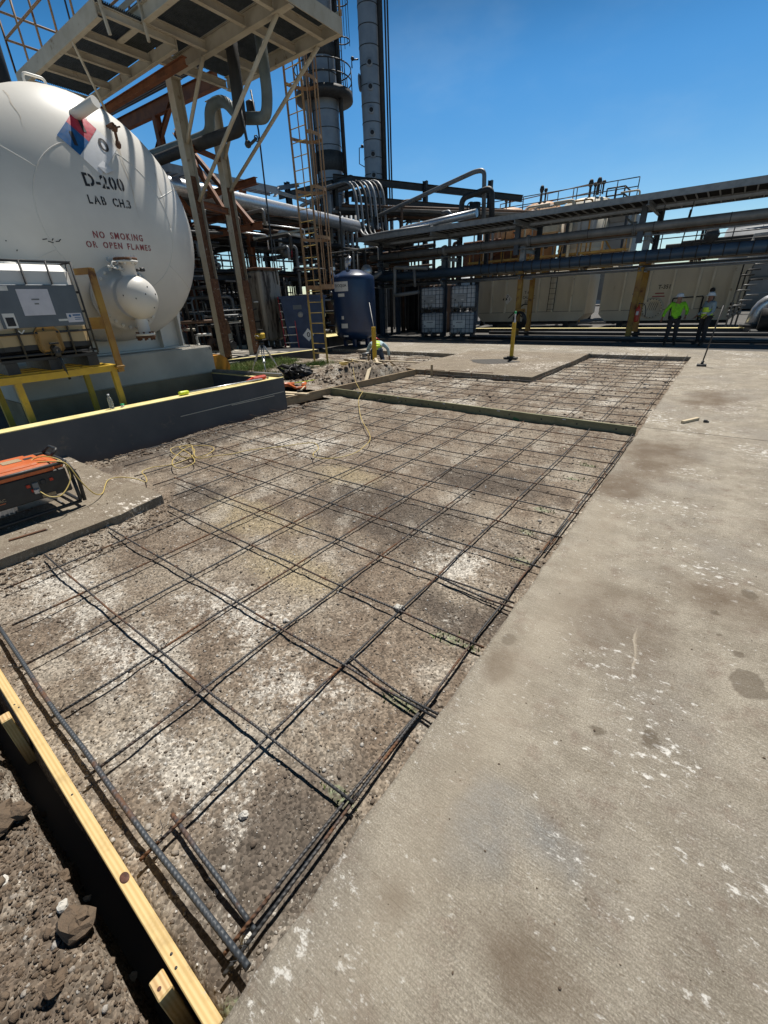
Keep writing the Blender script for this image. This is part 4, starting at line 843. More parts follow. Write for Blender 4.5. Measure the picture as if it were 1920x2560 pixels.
# ------------------------------------------------------------------ IBC tote builder (front face +x, local origin at base centre of front... centre)
def make_tote(label, group, near=False, loc=(0, 0, 0), rz=0):
    t = thing('chemical_tote', label, 'tote', loc, group, rz)
    W, D, H = 1.2, 1.0, 1.0        # y width, x depth, bottle height; pallet .16
    MB().cbox((0, 0, .16 + H / 2 - .01), (D - .06, W - .06, H - .04), .07).lathe([(.12, 1.13), (.12, 1.17), (.0, 1.175)], n=16).build('poly_tank', m_liner if near else M_TOTE, t, local=True)
    p = MB()
    for y in (-.5, 0, .5):
        p.box((0, y, .06), (D, .14, .12))
    p.box((0, 0, .138), (D, W, .03)); p.build('pallet', m_black if near else m_dark, t, local=True)
    c = MB(); n = 4 if near else 6; r = .014 if near else .010
    zs = (.19, .42, .63, .84, 1.155) if near else (.2, .4, .6, .8, 1.0, 1.15)
    for z in zs:
        c.tube([(D / 2, -W / 2, z), (D / 2, W / 2, z), (-D / 2, W / 2, z), (-D / 2, -W / 2, z), (D / 2, -W / 2, z)], r, 6)
    for i in range(n + 1):
        y = -W / 2 + W * i / n
        for x in (-D / 2, D / 2): c.tube([(x, y, .15), (x, y, 1.16)], r, 6)
    for i in range(1, 6):
        x = -D / 2 + D * i / 6
        for y in (-W / 2, W / 2): c.tube([(x, y, .15), (x, y, 1.16)], r, 6)
        c.tube([(x, -W / 2, 1.158), (x, W / 2, 1.158)], r * .8, 6) if i == 3 else None
    c.build('cage', m_bluesteel if not near else m_dark, t, local=True)
    px = D / 2 + .014
    if near: pn = MB().cbox((px, .06, .70), (.012, .98, .44), .004).build('id_panel', m_bluesteel2, t, local=True)
    else: pn = MB().cbox((px, -.13, .62), (.012, .62, .36), .004).build('id_panel', m_greyplate if loc[2] > .5 else m_sign, t, local=True)
    if near:
        pp = MB(); pp.box((px + .0085, .03, .74), (.003, .36, .27)); o = pp.build('paper_label', m_paper, pn, local=True)
        mb = MB()
        for k, wd in ((0, .09), (1, .05)): mb.box((px + .0105, .03, .77 - k * .045), (.001, wd, .016))
        mb.build('print_line', m_greypipe, o, local=True)
        o = MB().box((px + .0085, .43, .565), (.003, .19, .10)).build('sticker', m_paper, pn, local=True)
        mb = MB(); mb.box((px + .0105, .46, .592), (.001, .10, .016)); mb.lathe([(.016, 0), (.0, .001)], (px + .0105, .375, .585), (1, 0, 0), 10)
        for z in (.565, .545): mb.box((px + .0105, .47, z), (.001, .09, .008))
        mb.build('print_line', m_nblue, o, local=True)
        MB().box((px + .0085, .28, .545), (.003, .12, .022)).build('sticker', m_sign, pn, local=True)
        fr = MB(); fr.box((px + .0085, -.33, .56), (.003, .13, .15)).build('sticker', m_sign, pn, local=True)
        MB().box((px + .0105, -.33, .55), (.002, .09, .09)).build('black_window', m_ink, pn, local=True)
        MB().box((px + .0085, -.40, .885), (.003, .34, .05)).build('sticker', m_sign, pn, local=True)
        v = MB(); v.bar((px + .01, -.29, .455), (px + .01, -.26, .425), .012, .004, 0, (1, 0, 0)).bar((px + .01, -.26, .425), (px + .01, -.22, .46), .012, .004, 0, (1, 0, 0)).build('white_tick', m_sign, t, local=True)
        MB().cbox((px - .02, .03, .33), (.05, .30, .30), .05).build('valve_recess', m_bucketdull, t, local=True)
        vb = MB(); vb.cyl((px, .04, .24), (px + .12, .04, .22), .045, 12).cyl((px + .08, .04, .24), (px + .1, .04, .15), .04, 12).cbox((px + .08, .04, .30), (.03, .12, .02), .006).tube([(px + .08, .05, .15), (px + .06, .07, .0), (px + .05, .09, -.12)], .018, 8)
        vb.build('outlet_valve', m_black, t, local=True)
    else:
        o = MB().box((px + .008, -.37, .53), (.003, .05, .08)).build('sticker', m_ink, pn, local=True)
        MB().box((px + .008, -.02, .54), (.003, .12, .03)).build('sticker', m_sign, pn, local=True)
        mb = MB(); [mb.box((px + .008, -.25 + k * .055, .70), (.003, .04, .035)) for k in range(6)]; mb.build('print_line', m_greypipe if loc[2] > .5 else m_ink, pn, local=True)
        vb = MB(); vb.cbox((px - .01, -.10, .25), (.05, .2, .22), .03); vb.build('valve_recess', m_greyplate, t, local=True); MB().cyl((px, -.08, .21), (px + .09, -.08, .2), .04, 10).cbox((px + .05, -.08, .26), (.03, .12, .02), .005).build('outlet_valve', m_black, t, local=True)
    return t
m_bluesteel2 = M('tote_panel_grey', (.115, .135, .16), (.09, .11, .13), 2, .45, .1)
m_greyplate = M('tote_plate', (.30, .31, .32), (.25, .26, .27), 3, .5)
m_bucketdull = M('dull_orange_plastic', (.36, .22, .08), (.28, .16, .05), 3, .6)
M_TOTE = M('tote_poly', (.47, .49, .52), (.39, .41, .44), 2, .5)
make_tote('nearest white chemical tote half filled with dark liquid on a yellow stand', None, True, (-8.05, 2.33, 1.05)).scale = (1, 1, 1.17)
st = thing('tote_stand', 'yellow steel stand with a guard post holding the chemical tote', 'stand', (-8.05, 2.4, -.02))
fb = MB()
for y in (1.62, 3.08): fb.bar((-7.50, y, .99), (-8.62, y, .99), .07, .08)
for x in (-7.50, -8.62): fb.bar((x, 1.5, .985), (x, 3.12, .985), .07, .09)
for x in (-7.8, -8.1, -8.4): fb.bar((x, 1.65, 1.02), (x, 3.04, 1.02), .1, .04)
fb.build('top_frame', m_yellow, st)
for x in (-7.5, -8.62):
    for y in (1.80, 3.04): MB().bar((x, y, .94), (x, y, -.02), .075, .075).build('leg', m_yellow, st)
gp = MB(); gp.bar((-7.45, 3.13, .92), (-7.45, 3.13, 2.33), .085, .05).bar((-7.45, 3.13, 2.30), (-7.75, 3.02, 2.30), .06, .08).bar((-7.45, 3.13, 1.62), (-7.72, 3.02, 1.62), .02, .16).cbox((-7.45, 3.12, 1.0), (.14, .12, .03), .004)
gp.build('guard_post', m_yellowbrn, st)

# ------------------------------------------------------------------ generator
g = thing('generator', 'portable generator with orange tank top and black tube frame', 'generator', (-5.09, .86, 0))
y0, y1, x0, x1 = .44, 1.285, -5.37, -4.83
fr = MB()
for y in (y0, y1):
    fr.tube([(x1, y, .30), (x1, y - (.06 if y == y1 else -.06) * 0, .05), (x0, y, .05), (x0, y, .47), (x1, y, .47), (x1, y, .30)], .017, 10, .06)
for x in (x0, x1):
    fr.tube([(x, y0, .05), (x, y1, .05)], .017, 10); fr.tube([(x, y0, .47), (x, y1, .47)], .016, 10)
fr.tube([(x1 + .005, y1 - .01, .47), (x1 + .01, y1 + .045, .30), (x1 + .005, y1 + .03, .05)], .018, 10, .05)
fr.tube([(x1, y0 + .1, .07), (x0, y0 + .1, .07)], .012, 8); fr.tube([(x1, y1 - .15, .07), (x0, y1 - .15, .07)], .012, 8)
fr.build('frame', m_black, g)
tk = MB(); tk.cbox((-5.09, .845, .445), (.50, .70, .10), .03).cbox((-5.09, .80, .498), (.40, .58, .035), .016).cbox((-5.09, 1.22, .44), (.46, .09, .07), .02)
tko = tk.build('fuel_tank', m_orangeplastic, g)
MB().lathe([(0, 0), (.055, 0), (.06, .008), (.06, .03), (.05, .038), (0, .04)], (-5.16, .70, .516), (0, 0, 1), 18).box((-5.16, .70, .562), (.09, .02, .015)).build('fuel_cap', m_black, tko)
MB().box((-5.12, .94, .5185), (.12, .15, .003)).build('warning_decal', m_oldwood, tko); MB().box((-5.10, 1.07, .5185), (.06, .07, .003)).build('fuel_gauge', m_dark, tko)
o = MB().cbox((-4.847, .83, .445), (.012, .44, .05), .005).build('tank_recess', m_orangedark if 'm_orangedark' in globals() else m_orange, tko)
pn = MB().cbox((-4.862, .86, .30), (.05, .80, .24), .012).build('control_panel', m_black, g)
for k, (y, z) in enumerate([(.93, .335), (.955, .285)]): MB().cbox((-4.832, y, z), (.016, .03, .03), .004).build('breaker_switch', m_redplastic, pn)
MB().cbox((-4.832, 1.12, .345), (.014, .03, .03), .004).build('breaker_switch', m_redplastic, pn)
MB().cbox((-4.830, .985, .31), (.018, .05, .09), .006).build('outlet', m_greypipe, pn); MB().cbox((-4.83, 1.05, .34), (.012, .04, .05), .006).build('outlet', m_dark, pn)
MB().box((-4.8345, 1.06, .205), (.003, .11, .03)).build('rating_plate', m_oldwood, pn)
text('brand_lettering', 'GENERAC', lambda u, v: V((-4.8355, .57 + u, .255 + v)), .17, .028, m_knotlab if 'm_knotlab' in globals() else m_oldwood, pn)
MB().box((-4.8355, .68, .24), (.002, .10, .007)).build('brand_stripe', m_orangeplastic, pn)
en = MB(); en.cbox((-5.12, .66, .19), (.36, .30, .22), .03).cyl((-5.1, .82, .17), (-5.1, 1.15, .17), .12, 18).cbox((-5.14, 1.12, .15), (.2, .12, .1), .02)
for k in range(7): en.box((-4.95, .56 + k * .035, .17), (.04, .008, .14))
en.build('engine', m_silver, g)
MB().cyl((-5.25, .55, .36), (-5.25, .95, .36), .07, 14).build('muffler', m_dark, g)
for y in (.50,):
    for x in (-4.90, -5.34): MB().cyl((x - .03, y, .085), (x + .03, y, .085), .085, 18).build('wheel', m_black, g)
MB().cbox((-4.86, .46, .11), (.02, .06, .05), .004).build('bracket', m_silver, g)
hd = MB(); hd.tube([(x0, y1 - .02, .48), (x0, y1 + .05, .53), (x0 + .22, y1 + .05, .53), (x0 + .22, y1 - .02, .48)], .015, 8, .04); hd.build('lift_handle', m_black, g)

# ------------------------------------------------------------------ overhead steel platform
ZU, ZB = 7.30, 7.58           # underside / top of platform beams
def grating(mb, x0, x1, y0, y1, z, along='x', sp=.042, h=.034):
    if along == 'x':
        n = int((y1 - y0) / sp)
        for i in range(n + 1): y = y0 + (y1 - y0) * i / n; mb.bb((x0, y - .003, z), (x1, y + .003, z + h))
        k = int((x1 - x0) / .22)
        for i in range(k + 1): x = x0 + (x1 - x0) * i / k; mb.bb((x - .004, y0, z + h - .006), (x + .004, y1, z + h - .001))
    return mb
pf = thing('access_platform', 'high cream steel platform with grated floor on two braced columns', 'platform', (-11, 9, 0))
bm = MB(); up = (0, 0, 1); h = ZB - ZU; zc = (ZU + ZB) / 2
bm.ibeam((-12.95, 7.41, zc), (-8.70, 7.41, zc), .14, h); bm.ibeam((-13.05, 9.02, zc), (-8.70, 9.02, zc), .16, h + .04); bm.ibeam((-12.95, 10.52, zc), (-8.70, 10.52, zc), .14, h)
bm.bb((-8.695, 7.33, ZU), (-8.675, 10.6, ZB + .02)); bm.bb((-12.975, 7.33, ZU + .02), (-12.96, 9.6, ZB))
for x in (-12.9, -11.58, -10.1, -9.18):
    for ya, yb in ((7.49, 8.94), (9.10, 10.44)): bm.ibeam((x, ya, zc - .04), (x, yb, zc - .04), .10, .17)
bm.bb((-13.0, 7.325, ZB + .05), (-8.67, 7.335, ZB + .16)); bm.bb((-13.0, 10.60, ZB + .05), (-8.67, 10.61, ZB + .16))
bm.build('beams', m_cream, pf)
gr = MB()
for xa, xb_ in ((-12.94, -8.72),):
    grating(gr, xa, xb_, 7.36, 8.99, ZB + .003); grating(gr, xa, xb_, 9.05, 10.56, ZB + .003)
gr.build('grating', m_grating, pf)
def col(x, y, z0, z1, name='column', mat=(m_cream, m_tancol)):
    mb = MB(); hh = .28; t = .016
    mb.bb((x - .13, y - hh / 2, z0), (x + .13, y - hh / 2 + t, z1)); mb.bb((x - .13, y + hh / 2 - t, z0), (x + .13, y + hh / 2, z1)); mb.bb((x - .007, y - hh / 2 + t, z0), (x + .007, y + hh / 2 - t, z1))
    mb.box((x, y, z0 + .012), (.42, .42, .024)); mb.box((x, y, z1 - .008), (.34, .34, .016)); return mb
for (x, y) in ((-13.3, 9.03), (-13.75, 10.55)):
    c = col(x, y, .12, ZU - .03).build('column', m_cream, pf)
    rp = MB(); rp.bb((x + .008, y - .123, .2), (x + .012, y + .123, 5.2)); rp.bb((x + .1302, y - .138, .3), (x + .133, y + .138, 2.6)); rp.build('rust_streak', m_rustedge, c)
    MB().box((x, y, .06), (.6, .6, .14)).build('footing', m_plinth, pf)
bracc = [((-11.80, 8.98, ZU), (-13.2, 9.03, 5.92)), ((-9.14, 9.03, ZU), (-13.2, 9.06, 4.60)), ((-9.40, 10.53, ZU), (-13.65, 10.56, 5.10)), ((-12.3, 10.5, ZU), (-13.65, 10.56, 5.9))]
for a, b in bracc: MB().tube([a, b], .048, 10).build('brace', m_cream, pf)
tb = MB(); tb.ibeam((-13.3, 9.17, 5.88), (-13.72, 10.41, 5.88), .10, .12); tb.ibeam((-13.3, 9.17, 4.55), (-13.72, 10.41, 4.55), .12, .16); tb.build('tie_beam', m_orange, pf)
rl = MB()
def rail(mb, p, q, n, hh=1.07, r=.021):
    p, q = V(p), V(q)
    for k in range(n + 1): a = p.lerp(q, k / n); mb.tube([a, a + V((0, 0, hh))], r, 6)
    for z in (hh, hh * .55): mb.tube([p + V((0, 0, z)), q + V((0, 0, z))], r, 6)
rail(rl, (-12.95, 7.36, ZB), (-8.72, 7.36, ZB), 4); rail(rl, (-8.69, 7.36, ZB), (-8.69, 10.56, ZB), 3); rail(rl, (-10.2, 10.58, ZB), (-8.72, 10.58, ZB), 1); rail(rl, (-12.95, 10.58, ZB), (-11.0, 10.58, ZB), 2); rl.build('railing', m_cage, pf)
# walkway over the tank
wk = thing('walkway', 'cream grated walkway with rust brown railing above the white tank', 'walkway', (-14, 7.3, 7.1))
bm = MB(); zc = 7.22
bm.bb((-16.2, 6.42, 7.10), (-11.60, 6.445, 7.38)); bm.bb((-16.2, 6.445, 7.10), (-11.60, 6.53, 7.112)); bm.bb((-16.2, 8.14, 7.10), (-11.60, 8.165, 7.36)); bm.bb((-16.2, 8.06, 7.10), (-11.6, 8.14, 7.112))
for x in (-16.15, -14.88, -13.73, -12.73, -11.62): bm.ibeam((x, 6.46, 7.245), (x, 8.12, 7.245), .09, .15)
bm.build('beams', m_cream, wk)
grating(MB(), -16.2, -11.6, 6.46, 8.12, 7.365).build('grating', m_grating, wk)
rl = MB(); rail(rl, (-16.2, 6.44, 7.38), (-11.62, 6.44, 7.38), 5, 1.15, .026); rail(rl, (-16.2, 6.44, 7.38), (-16.2, 8.13, 7.38), 1, 1.15, .026); rail(rl, (-16.2, 8.15, 7.38), (-13.2, 8.15, 7.38), 3, 1.15, .026); rl.build('railing', m_cage, wk)
MB().tube([(-12.9, 6.44, 7.12), (-16.4, 9.2, 5.5)], .03, 8).build('brace', m_cream, wk)
mb = MB(); mb.bar((-11.55, 6.35, 8.6), (-11.50, 6.55, 6.85), .05, .05).bar((-11.55, 7.3, 8.5), (-11.5, 7.4, 7.0), .05, .05); mb.build('hanger', m_cream, wk)
mb = MB(); mb.ibeam((-22, 8.3, 7.02), (-11.6, 8.3, 6.98), .13, .16); mb.build('support_beam', m_orange, wk)
# rusty orange frame behind the tank
of = thing('pipe_support_frame', 'rust orange steel frame with diagonal braces behind the white tank', 'steel frame', (-18, 12, 0))
mb = MB(); mb.ibeam((-26, 12, 8.75), (-15.2, 12, 8.5), .2, .42); mb.build('top_beam', m_orange, of)
for x in (-23.4, -19.2): MB().ibeam((x, 12, 0), (x, 12, 8.4), .22, .24, .016, 0, (0, 1, 0)).build('column', m_orange, of)
for a, b in (((-22.4, 12, 8.6), (-18.3, 12, 5.6)), ((-18.1, 12, 8.5), (-22.9, 12, 5.2)), ((-17.9, 11.9, 7.6), (-14.4, 11.9, 4.4)), ((-17.0, 9.3, 7.1), (-17.0, 11.6, 4.6)), ((-15.6, 10.3, 6.9), (-13.8, 10.5, 4.3))): MB().ibeam(a, b, .13, .15).build('brace', m_orange, of)
for z in (4.35, 5.6): MB().ibeam((-23.4, 11.9, z), (-13.9, 11.9, z), .16, .2).build('cross_beam', m_orange, of)
for k in range(3): one('conduit', 'thin dark conduit running along the rust orange beam', 'conduit', MB().tube([(-26, 11.75 + k * .1, 9.05 + k * .12), (-13.4, 11.75 + k * .1, 8.75 + k * .12)], .03, 6), m_dark, 'conduits along the orange beam')
# large pipes under the platform
one('lagged_pipe', 'thick grey green lagged pipe looping up and over under the platform', 'pipe', MB().tube([(-24, 9.8, 6.62), (-13.75, 9.8, 6.26), (-13.12, 9.8, 6.26), (-13.0, 9.8, 6.82), (-12.3, 9.8, 6.82), (-11.75, 9.8, 6.30), (-10.72, 9.8, 6.10), (-10.58, 9.8, 6.5), (-10.58, 9.8, 8.2)], .135, 18, .32), m_teal)
one('lagged_pipe', 'thick black pipe under the platform rising to its floor', 'pipe', MB().tube([(-22, 9.45, 6.12), (-13.6, 9.45, 5.98), (-11.35, 9.45, 5.93), (-11.3, 9.45, 6.4), (-11.22, 9.45, 8.2)], .15, 18, .3), m_blackpipe)
one('drain_valve', 'small dark valve hanging below the black pipe', 'valve', MB().tube([(-11.2, 9.4, 6.4), (-11.12, 9.4, 5.55), (-11.0, 9.4, 5.55), (-10.75, 9.4, 5.62)], .035, 8, .05).ball((-11.1, 9.4, 5.57), .09, 8).ring((-10.75, 9.4, 5.62), (1, 0, 0), .06, .014), m_dark)
one('hose_reel', 'dark box and hose hung below the platform next to the second column', 'hose', MB().cbox((-12.3, 10.7, 6.75), (.2, .2, .5), .03).tube([(-12.2, 10.7, 7.2), (-12.1, 10.7, 6.3), (-12.2, 10.7, 3.2), (-12.15, 10.7, 2.4)], .025, 6), m_black)
one('vent_pipe', 'black upright vent pipe at the far end of the walkway railing', 'pipe', MB().tube([(-19.2, 7.0, 5), (-18.6, 6.9, 12.5)], .36, 16), m_blackpipe)
for y_, r_, lb in ((6.80, .055, 'unseen black overhead pipe nearer the walkway, added to cast a streak on the tank'), (6.42, .05, 'unseen black overhead pipe further out, added to cast a second streak on the tank'), (7.16, .12, 'unseen thick black overhead pipe beside the platform edge, added to shade the tank')):
    one('shadow_caster_pipe', lb, 'pipe', MB().tube([(-13.4, y_, 8.45), (-8.75, y_, 8.45)], r_, 12), m_blackpipe)  # pipes out of view, added so their shadows streak the tank head
one('lamp', 'small dark lamp head on the walkway railing', 'lamp', MB().cbox((-12.75, 6.44, 8.0), (.14, .12, .2), .03).tube([(-12.75, 6.44, 7.38), (-12.75, 6.44, 7.95)], .02, 6), m_black)

# ------------------------------------------------------------------ caged ladder
ld = thing('caged_ladder', 'tall caged ladder, tan above and yellow below, up to the platform', 'ladder', (-10.6, 10.78, 0))
xa, xb2, yl = -10.90, -10.30, 10.78
for x in (xa, xb2):
    o = MB().bar((x, yl, 1.9), (x, yl, 8.6), .022, .065).build('rail', m_cage, ld); MB().bar((x, yl, -.08), (x, yl, 1.9), .022, .065).build('lower_rail', m_ladyel, o)
rg = MB(); z = .3
while z < 8.2: rg.cyl((xa, yl, z), (xb2, yl, z), .012, 6); z += .305
rg.build('rungs', m_ladyel, ld)
cg = MB(); cx = (xa + xb2) / 2
def hoop(mb, z, hh=.05):
    vs = []; fs = []; n = 18
    for i in range(n + 1):
        a = math.pi * i / n; r = .40; x = cx - r * math.cos(a); y = yl + .08 + .72 * math.sin(a) ** .8
        vs += [(x, y, z - hh), (x, y, z + hh)]
    for i in range(n): fs.append((2 * i, 2 * i + 2, 2 * i + 3, 2 * i + 1))
    mb.add(vs, fs); o = len(mb.v); mb.add([(x * .985 + cx * .015, (y - yl) * .985 + yl, zz) for x, y, zz in vs], [f[::-1] for f in fs]); 
    mb.bar((xa, yl, z), (cx - .4, yl + .08, z), .01, hh * 2); mb.bar((xb2, yl, z), (cx + .4, yl + .08, z), .01, hh * 2)
for z in (2.25, 3.55, 4.75, 5.95, 7.1): cg = MB(); hoop(cg, z, .06 if z < 2.5 else .04); cg.build('cage_hoop', m_cage, ld)
vb = MB()
for i in range(0, 9):
    a = math.pi * i / 8; x = cx - .40 * math.cos(a); y = yl + .08 + .72 * math.sin(a) ** .8; vb.bar((x, y, 2.2), (x, y, 8.3), .04, .008)
vb.build('cage_bars', m_cage, ld)

# ------------------------------------------------------------------ distillation towers
def tower(label, x, y, r, ztop, mat, z0=0):
    t = thing('distillation_column', label, 'process column', (x, y, z0))
    pr = []; 
    MB().lathe([(r, z0), (r, ztop), (r * .8, ztop + r * .5), (.01, ztop + r * .7)], (x, y, 0), n=32).build('shell', mat, t)
    b = MB(); z = z0 + .6
    while z < ztop: b.lathe([(r, z - .03), (r + .016, z - .028), (r + .016, z + .01), (r, z + .012)], (x, y, 0), n=32); z += .85
    b.build('seam_bands', m_bandd, t); return t
t1 = tower('broad silver clad distillation column with a round platform and side ladder', -23.2, 26.2, .83, 27, m_clad)
MB().lathe([(.84, 9.5), (.9, 9.52), (.9, 10.5), (.84, 10.52)], (-23.2, 26.2, 0), n=32).build('dark_skirt', m_bandd, t1)
pl2 = MB().lathe([(.84, 13.0), (1.75, 13.0), (1.75, 13.35), (.84, 13.35), (.84, 13.0)], (-23.2, 26.2, 0), n=28).build('round_platform', m_dark, t1)
rr = MB()
for z in (13.9, 14.45): rr.ring((-23.2, 26.2, z), (0, 0, 1), 1.72, .035, 28)
for k in range(10): a = k * .628; rr.tube([(-23.2 + 1.72 * math.cos(a), 26.2 + 1.72 * math.sin(a), 13.3), (-23.2 + 1.72 * math.cos(a), 26.2 + 1.72 * math.sin(a), 14.45)], .03, 6)
rr.build('railing', m_dark, pl2)
MB().lathe([(.84, 14.9), (.95, 15), (.95, 15.5), (.84, 15.6)], (-23.2, 26.2, 0), n=28).build('flange_ring', m_bandd, t1)
la = MB(); lx, ly = -22.25, 26.65
for k in (-.2, .2): la.tube([(lx + k * .4, ly + k, 13.4), (lx + k * .4, ly + k, 27)], .03, 6)
z = 13.5
while z < 27: la.tube([(lx - .08, ly - .2, z), (lx + .08, ly + .2, z)], .015, 5); z += .35
for z in (15.6, 17.2, 18.8, 20.4, 22): la.ring((lx + .3, ly + .1, z), (0, 0, 1), .42, .03, 16)
for k in range(6): a = k * 1.05 - 1.2; la.tube([(lx + .3 + .42 * math.cos(a), ly + .1 + .42 * math.sin(a), 15.4), (lx + .3 + .42 * math.cos(a), ly + .1 + .42 * math.sin(a), 24)], .018, 5)
la.build('caged_ladder', m_dark, t1)
for k, (dx, dy, rr_) in enumerate(((-.55, -.95, .17), (.95, .35, .10), (1.15, .25, .08), (-.2, -.95, .05))): MB().tube([(-23.2 + dx, 26.2 + dy, 6), (-23.2 + dx, 26.2 + dy, 24)], rr_, 10).build('riser_pipe', (m_greypipe, m_dark, m_dark, m_dark)[k], t1)
t2 = tower('slim grey distillation column with round ports and a black riser pipe', -20.45, 27.3, .57, 27, m_clad)
for k in range(6):
    z = 9.0 + k * 1.05; a = -.75 - math.pi / 2; d = V((.6, -.8, 0)).normalized(); c = V((-20.45, 27.3, z)) + d * .56
    o = MB().lathe([(.2, 0), (.2, .06), (.12, .06)], c, d, 14).build('port', m_clad, t2); MB().lathe([(.12, .02), (.0, .021)], c, d, 14).build('opening', m_ink, o)
MB().tube([(-19.82, 27.62, 6), (-19.82, 27.62, 27)], .16, 12).tube([(-19.55, 27.75, 6), (-19.55, 27.75, 27)], .05, 8).tube([(-19.42, 27.82, 6), (-19.42, 27.82, 27)], .05, 8).build('riser_pipe', m_blackpipe, t2)
MB().lathe([(.35, 0), (.42, .05), (.35, .1), (.0, .14)], (-20.95, 27.0, 13.6), (-.9, -.5, 0), 14).build('manhole', m_clad, t2)
mb = MB(); mb.tube([(-21.0, 27.1, 10.6), (-21.3, 27.0, 10.6), (-21.35, 27, 9.8), (-21.0, 27.1, 9.6)], .03, 6).ball((-21.1, 27.05, 10.65), .1, 8); mb.build('level_gauge', m_black, t2)
for k, z in enumerate((14.6, 18.2)):
    MB().tube([(-20.95, 26.9, z), (-21.3, 26.7, z), (-21.3, 26.7, z - .35)], .04, 6).ball((-21.25, 26.72, z + .05), .11, 8).build('relief_valve', m_black, t2)

# ------------------------------------------------------------------ right pipe rack (along x)
rk = thing('pipe_rack', 'long grey steel pipe rack with yellow column feet crossing the yard', 'pipe rack', (-5, 21.5, 0))
def hcol(x, y, z0, z1, w, d, mat, name='column', par=None): return MB().ibeam((x, y, z0), (x, y, z1), w, d, .014, 0, (0, 1, 0)).build(name, mat, par)
hcol(-11.95, 21.55, -.0, 4.10, .24, .24, m_bluesteel, 'column', rk)
for x in (-3.12, -7.95):
    c = hcol(x, 21.5, 0, 2.78, .20, .20, m_yellowbrn, 'column_foot', rk); hcol(x - .0, 23.1, 0, 2.78, .20, .20, m_yellowbrn, 'column_foot', rk)
    hcol(x, 21.5, 2.79, 3.75, .22, .22, m_galv, 'column', rk); hcol(x - .25, 21.32, 3.4, 4.86, .2, .2, m_bluesteel, 'column', rk); hcol(x + .1, 23.1, 2.79, 4.86, .2, .2, m_bluesteel, 'column', rk)
for x in (3.2, 8.4): hcol(x, 21.5, 0, 4.86, .2, .2, m_yellowbrn, 'column', rk); hcol(x, 23.1, 0, 4.86, .2, .2, m_yellowbrn, 'column', rk)
hcol(-11.95, 23.1, 0, 4.86, .22, .22, m_bluesteel, 'column', rk); hcol(-15.9, 21.5, 0, 4.86, .22, .22, m_bluesteel, 'column', rk); hcol(-15.9, 23.1, 0, 4.86, .22, .22, m_bluesteel, 'column', rk)
for x in (-15.9, -11.95, -7.95, -3.12, 3.2, 8.4):
    for z in (2.62, 3.66, 4.62): MB().ibeam((x, 20.15 if z > 4 else 21.2, z - .1), (x, 23.3, z - .1), .12, .16).build('cross_beam', m_galv, rk)
for x0_, x1_, z in ((-11.9, -8.1, 3.0), (-8, -3.3, 3.0)): MB().bar((x1_ - 1.0, 23.1, 4.5), (x1_, 23.1, z + .7), .07, .07).build('brace', m_galv, rk)
red = MB().bb((-3.235, 21.39, .30), (-3.215, 21.61, 1.35)).build('red_band', m_redbrown, rk)
XA, XB = -16.4, 12
def tray(label, y0, y1, z, hh, group=None, mat=m_galv, cables=0, xa=XA, xb=XB, rs=.33):
    t = thing('cable_tray', label, 'cable tray', ((xa + xb) / 2, (y0 + y1) / 2, z), group)
    m = MB()
    for y in (y0, y1): m.bb((xa, y - .012, z), (xb, y + .012, z + hh)); m.bb((xa, y - .03, z - .004), (xb, y + .03, z + .008)); m.bb((xa, y - .03, z + hh), (xb, y + .03, z + hh + .01))
    m.build('side_rails', mat, t); m = MB(); x = xa + .1
    while x < xb: m.bb((x - .022, y0 + .014, z + .012), (x + .022, y1 - .014, z + .04)); x += rs
    m.build('rungs', mat, t)
    if cables:
        m = MB()
        for k in range(cables):
            y = y0 + .06 + (y1 - y0 - .12) * k / max(1, cables - 1); m.tube([(xa, y, z + .07 + (k % 3) * .012), ((xa + xb) / 2, y + .01, z + .075), (xb, y, z + .07)], .034, 5)
        m.build('cables', m_cable, t)
    return t
tray('uppermost wide cable ladder tray full of black cables on the rack', 20.2, 21.75, 4.59, .19, None, m_galv, 22)
tray('narrow pale cable tray hung just below the uppermost tray', 21.9, 22.5, 4.50, .12, None, m_galv, 8, rs=.4)
tray('rear cable tray on the far side of the rack top', 22.6, 23.3, 4.62, .14, None, m_galv, 10)
RP = [(21.3, 3.90, .15, m_greypipe, 'thick grey pipe along the middle level of the rack'), (21.75, 3.84, .09, m_brownpipe, 'brown pipe behind the thick grey middle pipe'), (22.1, 3.83, .11, m_greypipe, 'grey pipe second behind the thick middle pipe'), (22.45, 3.82, .10, m_dark, 'dark pipe third behind the thick middle pipe'), (22.8, 3.85, .13, m_dark, 'thick dark pipe at the back of the middle level'),
      (21.3, 3.62, .022, m_galv, 'thin conduit clipped right under the thick grey pipe'), (21.35, 2.95, .20, m_bluepipe, 'thick blue pipe running the whole length of the rack'), (21.85, 2.86, .10, m_dark, 'dark pipe just behind the thick blue pipe'), (22.2, 2.85, .09, m_brownpipe, 'brown pipe behind the thick blue pipe'), (22.55, 2.86, .11, m_greypipe, 'grey pipe at the back of the lower rack level'), (22.9, 2.84, .09, m_dark, 'last dark pipe of the lower rack level'),
      (21.28, 2.60, .03, m_dark, 'thin dark conduit under the blue pipe'), (21.5, 2.48, .035, m_greypipe, 'thin grey line lowest on the rack'), (21.9, 2.56, .04, m_silver, 'bright thin line below the blue pipe')]
